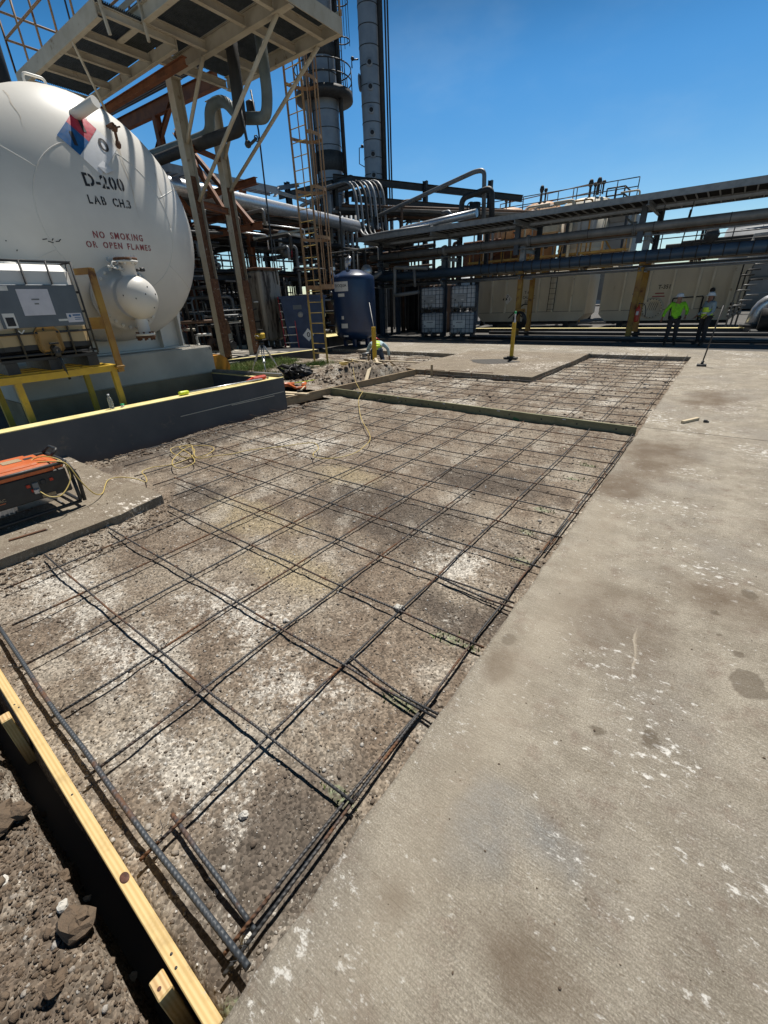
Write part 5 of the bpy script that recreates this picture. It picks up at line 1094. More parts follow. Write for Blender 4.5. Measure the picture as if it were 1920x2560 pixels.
for y, z, r, m, lb in RP:
    t = one('rack_pipe', lb, 'pipe', MB().tube([(XA - (2 if m is m_bluepipe else 0), y, z), (-3, y, z), (XB, y, z)], r, 14), m, 'pipes on the right rack')
    if r > .08 and m is not m_bluepipe:
        for k in range(4):
            x = -14.5 + 4.1 * k + 9 * (y - 21) % 3.3; MB().lathe([(r, -.05), (r + .07, -.05), (r + .07, -.008), (r + .02, -.006), (r + .02, .006), (r + .07, .008), (r + .07, .05), (r, .05)], (x, y, z), (1, 0, 0), 16).build('flange', m, t)
        for k in range(9): MB().lathe([(r, -.012), (r + .008, -.01), (r + .008, .01), (r, .012)], (-15.5 + 2.3 * k + r * 7, y, z), (1, 0, 0), 14).build('clamp_band', m_dark, t)
# frost-white clips on the blue pipe top
cl = None
for k in range(44):
    x = -9.8 + k * .4
    if cl is None: cl = tag(MB().lathe([(.204, -.018), (.216, -.016), (.216, .016), (.204, .018)], (0, 0, 0), (1, 0, 0), 20).build('pipe_strap', m_dark, local=True), 'dark strap wrapped round the thick blue rack pipe', 'strap', 'straps on the blue pipe'); o = cl
    else: o = cl.copy(); COL.objects.link(o)
    o.location = (x, 21.35, 2.95)
for x, za in ((-1.9, 4.6), (-2.8, 4.6), (0.9, 4.6), (-9.0, 4.4), (-6.4, 3.6), (-10.2, 3.6)):
    one('hanger_rod', 'thin dark hanger rod between the rack levels', 'hanger', MB().tube([(x, 21.9, za), (x - .12, 21.9, 2.9)], .022, 6).tube([(x - .03, 21.9, za - .25), (x - .045, 21.9, za - .5)], .045, 6), m_dark, 'hanger rods on the rack')
t = thing('expansion_loop', 'grey pipe loop with a valve rising above the left end of the rack', 'pipe loop', (-11, 22.6, 4.8))
MB().tube([(-19, 23.8, 6.0), (-11.0, 22.6, 7.05), (-10.55, 22.6, 7.02), (-10.45, 22.6, 5.0)], .10, 12, .3).build('high_pipe', m_greypipe, t)
MB().tube([(-11.5, 22.3, 5.0), (-11.5, 22.3, 6.05), (-10.0, 22.3, 6.25), (-9.9, 22.3, 5.0)], .13, 12, .3).build('loop_pipe', m_dark, t)
MB().lathe([(.2, -.3), (.26, -.28), (.26, .28), (.2, .3), (.0, .31)], (-10.8, 22.3, 5.5), (0, 0, 1), 14).ring((-10.9, 22.1, 5.6), (0, 1, .2), .2, .03).build('valve_body', m_black, t)
one('lagged_pipe', 'silver lagged pipe sloping up to the loop above the rack', 'pipe', MB().tube([(-14.5, 21.7, 5.05), (-10.4, 21.7, 5.28)], .17, 14).ball((-14.5, 21.7, 5.05), .17, 12), m_silver)
# S-bend conduit bank at the corner
for k in range(7):
    y = 21.0 + k * .36; x0_ = -18.9 + .05 * k; zt = 7.9 + .05 * k
    one('bent_conduit', 'grey conduit dropping in an S bend from the high rack to the lower one', 'pipe', MB().tube([(x0_ - 4.5, y + 2.2, zt), (x0_ + .9 - .12 * k * 0, y + 1.2, zt - .1), (x0_ + 1.6, y + .6, 4.95), (x0_ + 3.4, y, 4.95), (-12.5, y, 4.93)], .085 if k % 2 == 0 else .06, 10, 1.0), (m_greypipe, m_galv, m_dark)[k % 3], 'conduits in the corner S bend')
for k in range(5):
    one('riser_pipe', 'upright grey pipe in the bank left of the S bend conduits', 'pipe', MB().tube([(-17.7 + k * .18, 20.3 + k * .15, 2.9), (-17.7 + k * .18, 20.3 + k * .15, 5.9)], .075, 10), (m_greypipe, m_clad)[k % 2], 'upright pipe bank at the corner')
one('looped_pipe', 'grey pipe framing the upright bank at the rack corner', 'pipe', MB().tube([(-22.5, 22.5, 7.2), (-18.2, 20.3, 7.0), (-18.2, 20.2, 2.75), (-15.4, 20.3, 2.95), (-15.2, 20.6, 3.2)], .11, 12, .35), m_greypipe)
one('looped_pipe', 'grey square pipe loop hanging below the left end of the blue pipe', 'pipe', MB().tube([(-12.6, 21.0, 3.2), (-14.6, 21.0, 3.35), (-14.65, 21.0, 2.05), (-13.1, 21.0, 2.15)], .09, 12, .1).tube([(-13.4, 21.0, 3.2), (-13.35, 21.0, 2.4)], .07, 10), m_greypipe)
t = thing('round_valve', 'silver round valve head at the corner of the rack', 'valve', (-15.7, 20.0, 3.2)); MB().lathe([(.0, -.1), (.26, -.08), (.3, 0), (.26, .08), (.0, .1)], (-15.7, 20.0, 3.25), (.6, -.8, .1), 18).build('cover', m_silver, t); MB().tube([(-15.7, 20.0, 3.25), (-15.5, 20.1, 2.5)], .09, 10).build('stem', m_greypipe, t)

# ------------------------------------------------------------------ big rectangular tanks beyond the rack
m_ribs = M('pale_rib_paint', (.72, .68, .58), (.62, .57, .47), 1.5, .55, dirt=(.30, .22, .14), dsc=2.2, dth=.62, dw=.12)
def frac(label, xa, xb, y, z0, z1, txt, ribs, ladder=False, hatch=None):
    t = thing('rectangular_tank', label, 'tank', ((xa + xb) / 2, y, 0)); d = 2.5; ch = .35
    b = MB().prism([(xa + ch, z0), (xb - ch, z0), (xb, z0 + ch), (xb, z1), (xa, z1), (xa, z0 + ch)], y, y + d, 0, lambda a, b, h: (a, h, b)).build('tank_body', m_frac, t)
    m = MB()
    for x in ribs: m.bb((x - .045, y - .11, z0 + .5), (x + .045, y - .002, z1 - .03))
    m.bb((xa - .04, y - .1, z1 - .01), (xb + .04, y + .1, z1 + .07)); m.build('ribs', m_ribs, t)
    m = MB(); m.bb((xa + .1, y - .012, z0 + .50), (xb - .1, y - .002, z0 + .52)); m.build('dark_line', m_dark, t)  # thin dark strip across the tank face at the rib feet
    m = MB()
    for k in (.18, .85): x = xa + (xb - xa) * k; m.bb((x - .15, y + .1, 0), (x + .15, y + d - .1, z0 - .002))
    m.bb((xa + .4, y + .3, z0 - .16), (xb - .4, y + .45, z0 - .003)); m.build('skid', m_dark, t)
    return t
def diamond(t, x, y, z, h, cols=(m_nblue, m_nwhite, m_nwhite), digits='110'):
    f = lambda a, b: V((x + a, y - .006, z + b)); q = h / 2
    bs = MB().add([f(-h, 0), f(0, -h), f(h, 0), f(0, h)], [(0, 1, 2, 3)]).build('hazard_placard', m_nwhite, t)
    for (cx_, cz_, m, nm) in ((-q, 0, cols[0], 'blue_quarter'), (0, q, cols[1], 'red_quarter'), (q, 0, cols[2], 'yellow_quarter')):
        o = MB().add([(x + cx_ - q, y - .010, z + cz_), (x + cx_, y - .010, z + cz_ - q), (x + cx_ + q, y - .010, z + cz_), (x + cx_, y - .010, z + cz_ + q)], [(0, 1, 2, 3)]).build(nm, m, bs)
    for ch, cx_, cz_ in zip(digits, (-q, 0, q), (0, q, 0)):
        w = h * (.1 if ch == '1' else .36); text('digit', ch, lambda u, v, a=cx_, b=cz_, w=w: V((x + a - w / 2 + u, y - .014, z + b - h * .27 + v)), w, h * .54, m_ink, bs)
t = frac('beige rectangular tank lettered T-606 left of the yellow column pair', -13.0, -6.5, 28, .36, 2.72, '', [-12.1, -11.2, -10.25, -9.2, -8.3, -7.3], True)
diamond(t, -11.05, 27.93, 1.62, .30, (m_ink, m_nwhite, m_nwhite), ' 01' if 0 else '001')
for s_, z, x in (('T-606', 1.86, -10.05), ('CAUSTIC', 1.60, -10.12), ('SODA', 1.36, -9.98)): text('stencil_lettering', s_, lambda u, v, x=x, z=z: V((x + u, 27.985, z + v)), .2 * len(s_) * .52, .16, m_ink, t)
m = MB(); m.ring((-9.9, 27.96, .95), (0, 1, 0), .36, .035, 24); m.tube([(-10.2, 27.95, 1.2), (-10.9, 27.95, .55)], .03, 6); m.build('painted_hoop', m_dark, t)
m = MB()
for x in (-8.55, -8.2): m.bar((x, 27.82, .9), (x + .05, 27.82, 3.0), .03, .03)
for k in range(7): m.bar((-8.55, 27.82, 1.0 + k * .27), (-8.18, 27.82, 1.0 + k * .27), .02, .02)
m.ring((-8.5, 27.8, 2.95), (0, 1, 0), .16, .03, 14); m.build('side_ladder', m_dark, t)
for k in range(7): one('roof_pipe', 'pale pipe stub and hatch gear on top of the beige tanks', 'pipe', MB().cyl((-12.2 + k * 1.7, 28.6, 2.7), (-12.2 + k * 1.7, 28.6, 3.0 + .1 * (k % 2)), .12, 10).cbox((-11.6 + k * 1.7, 28.8, 2.86), (.7, .5, .2), .03), m_cream, 'gear on top of the beige tanks')
t = frac('beige rectangular tank lettered T-351 behind the two standing workers', -5.75, .50, 28, .34, 2.86, '', [-4.7, -3.55, -2.5, -1.45, -.9, -.1])
diamond(t, -3.95, 27.98, 1.62, .30, (m_nblue, m_nwhite, m_nwhite), '110')
text('stencil_lettering', 'T-351', lambda u, v: V((-3.12 + u, 27.985, 1.80 + v)), .52, .19, m_ink, t)
m = MB(); m.bb((-3.2, 27.98, 1.58), (-2.8, 27.99, 1.63)); m.bb((-3.3, 27.98, 1.44), (-2.75, 27.99, 1.49)); m.build('red_text_line', m_redink, t)
hx, hz = -3.2, .92
m = MB().lathe([(.36, 0), (.50, 0), (.50, .06), (.36, .06), (.35, .03), (.0, .03)], (hx, 27.99, hz), (0, -1, 0), 30); o = m.build('round_hatch', m_frac, t)
m = MB()
for k in range(20): a = k * math.pi / 10; m.cyl((hx + .43 * math.cos(a), 27.93, hz + .43 * math.sin(a)), (hx + .43 * math.cos(a), 27.89, hz + .43 * math.sin(a)), .025, 6)
m.build('bolts', m_dark, o)
m = MB()
for k in range(5): m.bar((hx - .2 + k * .09, 27.955, hz - .1), (hx - .12 + k * .09, 27.955, hz + .28), .02, .02)
m.build('vent_slats', m_dark, o)
m = MB(); m.tube([(-2.35, 27.94, .4), (-2.35, 27.94, 1.35), (-1.1, 27.94, 1.40), (-1.1, 27.94, .9), (-.4, 27.94, .9)], .03, 6, .06); m.tube([(-1.1, 27.9, 1.35), (-1.1, 27.9, .35)], .04, 6); m.ball((-.75, 27.9, 1.3), .12, 8).ball((-.8, 27.9, 1.65), .12, 8); m.build('sample_piping', m_dark, t)

# kerbs and floor pipes under the rack
kb = thing('yellow_kerb', 'dark kerb with a yellow painted top below the beige tanks', 'kerb', (-3, 24.3, 0))
MB().bb((-11.6, 24.1, -.01), (.9, 24.5, .20)).build('kerb_body', m_dark, kb); MB().bb((-11.6, 24.095, .2005), (.9, 24.505, .212)).build('painted_top', m_walltop, kb)
for k, (y, z, r, lb) in enumerate([(19.9, .06, .05, 'dark floor pipe nearest to the workers'), (20.35, .09, .06, 'pale floor pipe second from the workers'), (20.8, .07, .05, 'dark floor pipe third from the workers'), (22.4, .1, .08, 'thick dark floor pipe just before the yellow kerb')]):
    one('floor_pipe', lb, 'pipe', MB().tube([(-9.8, y + .25, z), (-6, y + .1, z), (-1, y - .1, z), (6, y - .1, z)], r, 8), (m_dark, m_greypipe, m_dark, m_dark)[k], 'floor pipes under the rack')
# fire extinguisher on the column
t = thing('fire_extinguisher', 'red fire extinguisher hung on the red banded yellow column', 'fire extinguisher', (-2.92, 21.3, .8))
MB().lathe([(.0, .62), (.085, .63), (.09, .68), (.09, 1.1), (.06, 1.18), (.025, 1.2), (.025, 1.26), (.0, 1.27)], (-2.90, 21.28, 0), n=16).build('cylinder', m_redplastic, t); MB().cbox((-2.90, 21.24, 1.30), (.05, .16, .05), .01).tube([(-2.88, 21.24, 1.29), (-2.70, 21.22, 1.28), (-2.62, 21.22, 1.05), (-2.6, 21.22, .8)], .016, 6, .08).build('nozzle_hose', m_black, t)
MB().box((-2.9, 21.187, .95), (.09, .004, .14)).build('paper_label', m_sign, t)
t = thing('hose_rack', 'orange yellow column with a black hose coiled round its foot', 'hose', (-7.6, 21.2, 0)); hm = MB()
for k in range(5): hm.ring((-7.75, 21.3, .75 + .02 * k), (.3 + .1 * k, 1, .15), .36 - .03 * k, .03, 18)
hm.build('hose', m_black, t); MB().cbox((-7.75, 21.36, 1.15), (.4, .08, .16), .02).build('hanger', m_yellowbrn, t)

# totes under the rack
base = make_tote('stacked pale blue tote, lower left of the four by the blue column', 'four stacked totes under the rack', False, (-12.55, 21.6, 0), R(-72))
for lab, x, y, z in (('stacked pale blue tote, lower right of the four by the blue column', -10.75, 21.45, 0),):
    o = copy_tree(base); o.location = (x, y, z); o['label'] = lab
up_ = make_tote('stacked pale blue tote with a grey plate, upper left of the four', 'four stacked totes under the rack', False, (-12.57, 21.62, 1.18), R(-72))
o = copy_tree(up_); o.location = (-10.73, 21.45, 1.18); o['label'] = 'stacked pale blue tote with a grey plate, upper right of the four'

# ------------------------------------------------------------------ navy pressure vessel
vx, vy = -13.35, 16.0
ve = thing('pressure_vessel', 'navy blue upright filter vessel with a white name sign near its top', 'pressure vessel', (vx, vy, 0)); r = .93
MB().lathe([(.001, .20), (.3, .22), (.62, .33), (.86, .50), (r, .68), (r, 2.62), (.90, 2.76), (.80, 2.84), (.55, 2.93), (.42, 3.0), (.24, 3.04), (.001, 3.05)], (vx, vy, 0), n=48).build('shell', m_bluevess, ve)
lg = MB()
for a in (30, 120, 210, 300): x, y = vx + .5 * math.cos(R(a)), vy + .5 * math.sin(R(a)); MB().bar((x, y, .0), (x, y, .4), .14, .14).build('leg', m_bluevess, ve)
def onv(a0, s, z, off): a = a0 + s / r; return V((vx + (r + off) * math.cos(a), vy + (r + off) * math.sin(a), z))
A0 = math.atan2(-vy, -vx) ; A0 = math.atan2(-16.0, 13.35)
def vplate(nm, s0, s1, z0, z1, m, off=.006, par=None):
    mb = MB(); n = 6
    for i in range(n + 1): mb.v += [tuple(onv(A0, s0 + (s1 - s0) * i / n, z0, off)), tuple(onv(A0, s0 + (s1 - s0) * i / n, z1, off))]
    for i in range(n): mb.f.append([2 * i, 2 * i + 2, 2 * i + 3, 2 * i + 1]); mb.m.append(0); mb.s.append(True)
    return mb.build(nm, m, par or ve)
sg = vplate('name_sign', -.95, -.22, 2.22, 2.58, m_sign); text('brand_lettering', 'EVOQUA', lambda u, v: onv(A0, -.86 + u, 2.36 + v, .011), .58, .13, m_ink, sg, sub=True)
vplate('data_plate', -.72, -.40, 2.02, 2.14, m_sign); vplate('data_plate', -.62, -.5, 1.15, 1.28, m_sign); vplate('data_plate', -.66, -.34, .80, .98, m_sign); vplate('data_plate', -.58, -.35, .45, .51, m_sign)
MB().tube([(vx - .3, vy, 2.9), (vx - .3, vy, 3.4), (vx + .1, vy - .2, 3.5), (vx + .1, vy - .3, 3.2)], .07, 10, .15).tube([(vx - .75, vy - .3, 2.8), (vx - .9, vy - .4, 3.1), (vx - .5, vy - .6, 3.1)], .07, 10, .1).build('top_piping', m_silver, ve)
one('support_cable', 'thin slanting pole to the right of the navy vessel', 'pole', MB().tube([(-12.35, 15.8, 1.75), (-11.4, 15.0, .0)], .018, 6), m_greypipe)
one('vessel_plinth', 'low dark round concrete base under the navy vessel', 'plinth', MB().prism([(vx + 1.6 * math.cos(k * .3927), vy - .1 + 1.25 * math.sin(k * .3927)) for k in range(16)], -.1, .006), m_shadepave)
# blue poly bin
bt = thing('blue_poly_bin', 'dark blue rectangular poly bin with a white zero placard behind the ladder', 'bin', (-14.6, 14.2, 0)); mb = MB()
fA = lambda a, b, h: (-14.75 + a * .707 + h * -.707, 13.95 + a * .707 + h * .707, b)
mb.prism([(-.72, .06), (.72, .06), (.92, 2.02), (-.92, 2.02)], -.65, .65, 0, lambda a, b, h: (-14.75 + a * .62 - h * .78, 14.2 + a * .78 + h * .62, b)); mb.build('bin_body', m_bluetote, bt)
mb = MB().prism([(-.98, 2.02), (.98, 2.02), (.98, 2.12), (-.98, 2.12)], -.72, .72, 0, lambda a, b, h: (-14.75 + a * .62 - h * .78, 14.2 + a * .78 + h * .62, b)); mb.build('lid', m_bluetote, bt)
fb_ = lambda a, b, o=.0: V((-14.75 + a * .62 + (.655 + o) * .78, 14.2 + a * .78 - (.655 + o) * .62, b))
pl3 = MB().add([fb_(-.18, .62), fb_(.06, .36), fb_(.30, .62), fb_(.06, .88)], [(0, 1, 2, 3)]).build('hazard_placard', m_nwhite, bt); text('digit', '0', lambda u, v: fb_(.0 + u, .53 + v, .005), .13, .20, m_ink, pl3)
MB().add([fb_(-.45, 1.62), fb_(-.1, 1.62), fb_(-.1, 1.78), fb_(-.45, 1.78)], [(0, 1, 2, 3)]).build('sticker', m_bluesteel2, bt); MB().lathe([(.0, 0), (.11, 0), (.11, .004), (.0, .005)], fb_(-.18, 1.42, .002), (.78, -.62, 0), 14).build('round_sticker', m_greyplate, bt)
# beige upright exchanger
t = thing('beige_duct', 'tall stained beige metal casing hanging beside the second column', 'casing', (-16.2, 13.6, .5)); MB().cbox((-16.2, 13.55, 1.78), (.75, 1.15, 2.7), .08).build('casing', m_beige, t); MB().cbox((-16.2, 13.55, 3.18), (.9, 1.3, .09), .02).build('top_flange', m_rustedge, t)
mb = MB()
for y in (13.1, 13.4, 13.75, 14.0): mb.tube([(-15.95, y, .45), (-15.95, y, .1)], .035, 8)
mb.build('drain_pipe', m_silver, t); MB().cbox((-16.2, 13.6, .04), (.9, 1.3, .12), .02).build('footing', m_plinth, t)
# red step ladder
t = thing('step_ladder', 'red fibreglass step ladder standing in front of the blue bin', 'ladder', (-15.1, 13.5, 0)); mb = MB()
for dx, dy in ((0, 0), (.42, .34)): mb.bar((-15.15 + dx, 13.25 + dy, 2.1), (-14.75 + dx, 13.0 + dy, .1), .03, .08).bar((-15.15 + dx, 13.25 + dy, 2.1), (-15.65 + dx, 13.75 + dy, .1), .03, .06)
mb.build('side_rails', m_redladder, t); mb = MB()
for k in range(6): f = .12 + k * .15; a = V((-15.15, 13.25, 2.1)).lerp(V((-14.75, 13.0, .1)), f); mb.bar(a, a + V((.42, .34, 0)), .09, .03)
mb.build('treads', m_silver, t)
# kerb and tray with yellow edge by the process area
kb2 = thing('yellow_kerb', 'low kerb with a broken yellow painted edge below the process columns', 'kerb', (-13.0, 11, 0))
MB().prism([(-13.62, 6.9), (-13.45, 6.9), (-12.4, 12.5), (-12.55, 12.7), (-16, 13.0), (-17, 6.9)], -.1, .20).build('kerb_body', m_dark, kb2)
MB().prism([(-13.60, 7.0), (-13.46, 7.0), (-12.41, 12.49), (-12.62, 12.55)], .2005, .212).build('painted_top', m_walltop, kb2)
mb = MB()
for k in range(10): mb.bb((-16.5 + (k % 3) * .3, 7.3 + k * .45, .201), (-13.8 + .09 * k, 7.55 + k * .45, .209))
mb.build('stained_floor', m_tancol, kb2)
t = thing('concrete_block', 'dark block with yellow top edge next to the navy vessel', 'kerb', (-14.4, 17.2, 0)); MB().bb((-16.2, 15.2, -.01), (-14.35, 17.4, .42)).build('block', m_dark, t); MB().bb((-16.21, 15.19, .4205), (-14.34, 17.41, .432)).build('painted_top', m_walltop, t)

# ------------------------------------------------------------------ laser level on tripod
t = thing('laser_level', 'yellow rotary laser level on a silver tripod in the grass', 'laser level', (-10.75, 8.55, 0))
apx = V((-10.75, 8.55, .83))
for a in (200, 320, 80): 
    f = apx + V((math.cos(R(a)) * .50, math.sin(R(a)) * .50, -.85)); d = (f - apx).normalized(); s = d.cross(V((0, 0, 1))).normalized() * .028; lg = MB()
    for k in (-1, 1): lg.tube([apx + s * k + d * .02, apx + s * k + d * .62], .015, 6)
    lg.tube([apx + d * .5, f], .014, 6); lg.bar(apx + d * .60 - s * 1.6, apx + d * .60 + s * 1.6, .03, .04); lg.build('leg', m_silver, t)
MB().cyl(apx + V((0, 0, -.06)), apx + V((0, 0, .03)), .075, 16).cyl(apx + V((0, 0, .03)), apx + V((0, 0, .06)), .02, 8).build('tripod_head', m_black, t)
hb = MB().cbox(apx + V((0, 0, .17)), (.23, .23, .17), .035, R(20)).build('housing', m_yellowplastic if 'm_yellowplastic' in globals() else m_yellow, t)
MB().cbox(apx + V((0, 0, .07)), (.25, .25, .035), .012, R(20)).cbox(apx + V((0, 0, .265)), (.16, .16, .02), .006, R(20)).cyl(apx + V((0, 0, .255)), apx + V((0, 0, .33)), .055, 14).cbox(apx + V((0, 0, .335)), (.15, .15, .012), .004, R(20)).build('rotor_guard', m_black, t)
MB().tube([apx + V((.09, -.115, .16)), apx + V((.05, -.15, .19)), apx + V((-.06, -.15, .19)), apx + V((-.1, -.115, .16))], .012, 6, .02).build('carry_handle', m_silver, t)
# orange yellow bucket/barrow
t = thing('loader_bucket', 'orange yellow steel bucket lying behind the corner of the wall', 'bucket', (-12.0, 7.6, 0))
MB().prism([(-.95, .0), (.95, 0), (1.05, .2), (.95, .42), (.70, .55), (-1.0, .58), (-1.1, .3)], -.3, .3, 0, lambda a, b, h: (-11.7 - a * .35 + h * .9, 7.0 + a * .95 + h * .3, b)).build('shell', m_bucket, t)
MB().tube([(-11.5, 6.3, .60), (-11.8, 7.2, .62)], .04, 8).build('rim', m_tancol, t)
# black bin bag
bg = MB(); bg.ball((-8.75, 7.95, .16), .32, 28, 0, (1.35, 1.0, .75)); P = np.array(bg.v); d = P - P.mean(0)
P += d * (fbm(P[:, 0] * 3 + P[:, 2] * 4, P[:, 1] * 3 - P[:, 2] * 3, 1.6, 4, 161) * 1.1 + np.abs(fbm(P[:, 0] * 3 + P[:, 2] * 5, P[:, 1] * 3 - P[:, 2] * 4, 5, 3, 165)) * 1.3 - .2)[:, None]; bg.s = [False] * len(bg.s); P[:, 2] = np.maximum(P[:, 2], -.02); bg.v = [tuple(p) for p in P]
bg.tube([(-8.95, 7.7, .2), (-9.08, 7.62, .33), (-9.0, 7.72, .36), (-8.85, 7.8, .3)], [.05, .03, .05, .06], 8, 0, 0, True, False)
one('bin_bag', 'crumpled black bin bag on the soil next to the dirt pile', 'bin bag', bg, m_blackbag)
# tools by the wall end
t = thing('grinder', 'orange power tool lying on the soil at the wall end', 'power tool', (-7.7, 6.55, .1)); MB().cyl((-7.85, 6.4, .16), (-7.55, 6.75, .14), .05, 10).cbox((-7.9, 6.35, .16), (.16, .16, .12), .03).tube([(-7.6, 6.65, .15), (-7.35, 6.6, .10), (-7.3, 6.85, .08)], .028, 8, .05).build('body', m_orangeplastic, t); MB().cyl((-7.95, 6.3, .10), (-7.98, 6.27, .12), .08, 14).build('disc', m_silver, t)
t = thing('hand_drill', 'second orange tool with a white label near the grinder', 'power tool', (-7.5, 6.75, .05)); MB().cbox((-7.45, 6.95, .12), (.1, .34, .08), .03, R(40)).cbox((-7.5, 7.02, .06), (.05, .05, .14), .02).build('body', m_orangeplastic, t); MB().box((-7.45, 6.93, .162), (.05, .1, .003), R(40)).build('paper_label', m_sign, t)
t = thing('claw_hammer', 'wooden handled hammer lying beside the white scrap planks', 'hammer', (-7.2, 6.6, .06)); MB().tube([(-7.4, 6.95, .1), (-7.05, 6.45, .09)], .016, 8).build('handle', m_scrap, t); MB().cbox((-7.04, 6.42, .09), (.12, .04, .04), .008, R(35)).build('head', m_dark, t)
one('yellow_lath', 'thin bright yellow lath lying by the black bag', 'lath', MB().bar((-8.2, 6.9, .06), (-7.7, 7.7, .10), .03, .015), m_neon)

# ------------------------------------------------------------------ grass
def grass(name, n, f, hmin, hmax):
    mb_v = []; mb_f = []
    for i in range(n):
        x, y, z = f(); h = rnd.uniform(hmin, hmax); a = rnd.uniform(0, 6.28); w = .006; lx, ly = rnd.gauss(0, .4) * h, rnd.gauss(0, .4) * h; c, s = math.cos(a) * w, math.sin(a) * w; o = len(mb_v)
        mb_v += [(x - c, y - s, z), (x + c, y + s, z), (x + c * .6 + lx * .4, y + s * .6 + ly * .4, z + h * .6), (x - c * .6 + lx * .4, y - s * .6 + ly * .4, z + h * .6), (x + lx, y + ly, z + h)]
        mb_f += [[o, o + 1, o + 2, o + 3], [o + 3, o + 2, o + 4]]
    mb = MB(); mb.add(mb_v, mb_f); o = mb.build(name, m_leaf); o['kind'] = 'stuff'
def gp_():
    while True:
        x, y = rnd.uniform(-13.3, -8.9), rnd.uniform(6.0, 10.9)
        d = fbm(np.array([x]), np.array([y]), 1.1, 3, 171)[0]
        if d + rnd.uniform(-.1, .1) > (-.06 if x < -9.8 else .06): return x, y, -.03 + .03 * min(1, max(0, -x - 9.4))
grass('grass', 24000, gp_, .06, .17)
def wd_():
    g = rnd.choice(GREEN[:9]); x, y = g[0] + rnd.gauss(0, g[2] * .5), g[1] + rnd.gauss(0, g[2] * .25); return x, y, float(dirt_h(np.array([x]), np.array([y]))[0])
grass('weeds', 150, wd_, .01, .028)

# ------------------------------------------------------------------ shaded pipe rack behind the tank (along y)
lr = thing('pipe_rack', 'dark multi level steel pipe rack running behind the tank to the towers', 'pipe rack', (-19, 15, 0))
for y in (5.0, 9.5, 14.0, 18.5, 23.0):
    for x in (-17.3, -21.6): hcol(x, y, 0, 6.1, .22, .22, m_dark if y != 14 else m_orange, 'column', lr)
    for z in (2.9, 4.2, 5.35): MB().ibeam((-22, y, z), (-16.9, y, z), .15, .2).build('cross_beam', m_orange if z > 5 else m_dark, lr)
for z in (2.9, 5.35):
    for x in (-17.3, -21.6): MB().ibeam((x, 5, z + .02), (x, 23, z + .02), .12, .18).build('long_beam', m_dark, lr)
MB().tube([(-17.2, 14.1, 4.4), (-17.2, 18.3, 5.2)], .05, 8).build('brace', m_cream, lr)
one('lagged_pipe', 'fat white lagged pipe on top of the dark rack behind the tank', 'pipe', MB().tube([(-17.0, 2, 5.98), (-17.0, 12, 5.72), (-17.0, 21, 5.42)], .27, 18), m_silver)
t = thing('cable_tray', 'grey cable tray carried high above the fat white pipe', 'cable tray', (-17.6, 9, 6.2)); mb = MB()
for x in (-17.35, -17.9): mb.bb((x - .015, 1, 6.25), (x + .015, 16.0, 6.50))
mb.build('side_rails', m_galv, t); mb = MB()
for k in range(50): mb.bb((-17.885, 1.1 + k * .3, 6.262), (-17.365, 1.16 + k * .3, 6.30))
mb.build('rungs', m_galv, t)
one('steel_bracket', 'grey steel gantry beam joining the high tray to the towers', 'beam', MB().ibeam((-17.5, 15.9, 6.25), (-20.5, 19.0, 7.3), .15, .2).ibeam((-20.4, 18.9, 7.3), (-23, 23, 8.4), .15, .2).ibeam((-17.6, 16.0, 6.4), (-17.5, 18.2, 6.2), .12, .12).ibeam((-17.5, 18.2, 6.25), (-17.5, 18.2, 4.5), .12, .12), m_galv)
gl = 'pipes of the dark rack behind the tank'
for lv, (z, n) in enumerate(((5.55, 17), (4.40, 15), (3.08, 13))):
    for k in range(n):
        x = -17.35 - k * 4.1 / n; r = rnd.choice((.05, .07, .09, .11, .13)); m = rnd.choice((m_dark, m_greypipe, m_brownpipe, m_blackpipe, m_galv))
        one('rack_pipe', 'shaded pipe running level along the dark rack behind the tank', 'pipe', MB().tube([(x, rnd.uniform(1, 6), z + r), (x, rnd.uniform(19, 25), z + r)], r, 8), m, gl)
gv = 'upright pipes in the shaded process area'
for k in range(140):
    x, y = rnd.uniform(-22.5, -15.9), rnd.uniform(8.5, 22.5); r = rnd.choice((.02, .025, .035, .05, .07)); m = rnd.choice((m_dark, m_greypipe, m_dark, m_galv, m_brownpipe, m_dark))
    zt = rnd.choice((2.2, 2.9, 4.2, 5.3)); d = V((rnd.uniform(-1.2, 1.2), rnd.choice((-1, 1)) * rnd.uniform(.5, 1.8), 0)) if rnd.random() < .7 else V((0, 0, .4))
    one('process_pipe', 'thin upright pipe with a bend in the shaded process area', 'pipe', MB().tube([(x, y, 0), (x, y, zt), V((x, y, zt)) + d], r, 7, .2), m, gv)
gh = 'level pipes low in the shaded process area'
for k in range(85):
    x, y, z = rnd.uniform(-22, -15.6), rnd.uniform(8.5, 21), rnd.uniform(.2, 5.0); L = rnd.uniform(1, 3.2); m = rnd.choice((m_dark, m_greypipe, m_brownpipe, m_silver, m_galv))
    d = V((L, 0, 0)) if rnd.random() < .35 else V((0, L, 0))
    one('process_pipe', 'short level pipe among the upright pipes in the shade', 'pipe', MB().tube([(x, y, z), V((x, y, z)) + d, V((x, y, z - .5)) + d], rnd.choice((.03, .04, .06)), 7, .12), m, gh)
for k in range(75):  # more thin process pipes, added to thicken the tangle
    x, y = rnd.uniform(-22.8, -15.9), rnd.uniform(8.2, 23); one('conduit', 'thin straight upright pipe among the shaded process pipes', 'conduit', MB().tube([(x, y, 0), (x + rnd.uniform(-.03, .03), y, rnd.choice((2.9, 4.1, 5.3)))], rnd.choice((.016, .022, .03)), 6), rnd.choice((m_dark, m_dark, m_greypipe, m_galv)), 'thin upright pipes in the shaded process area')
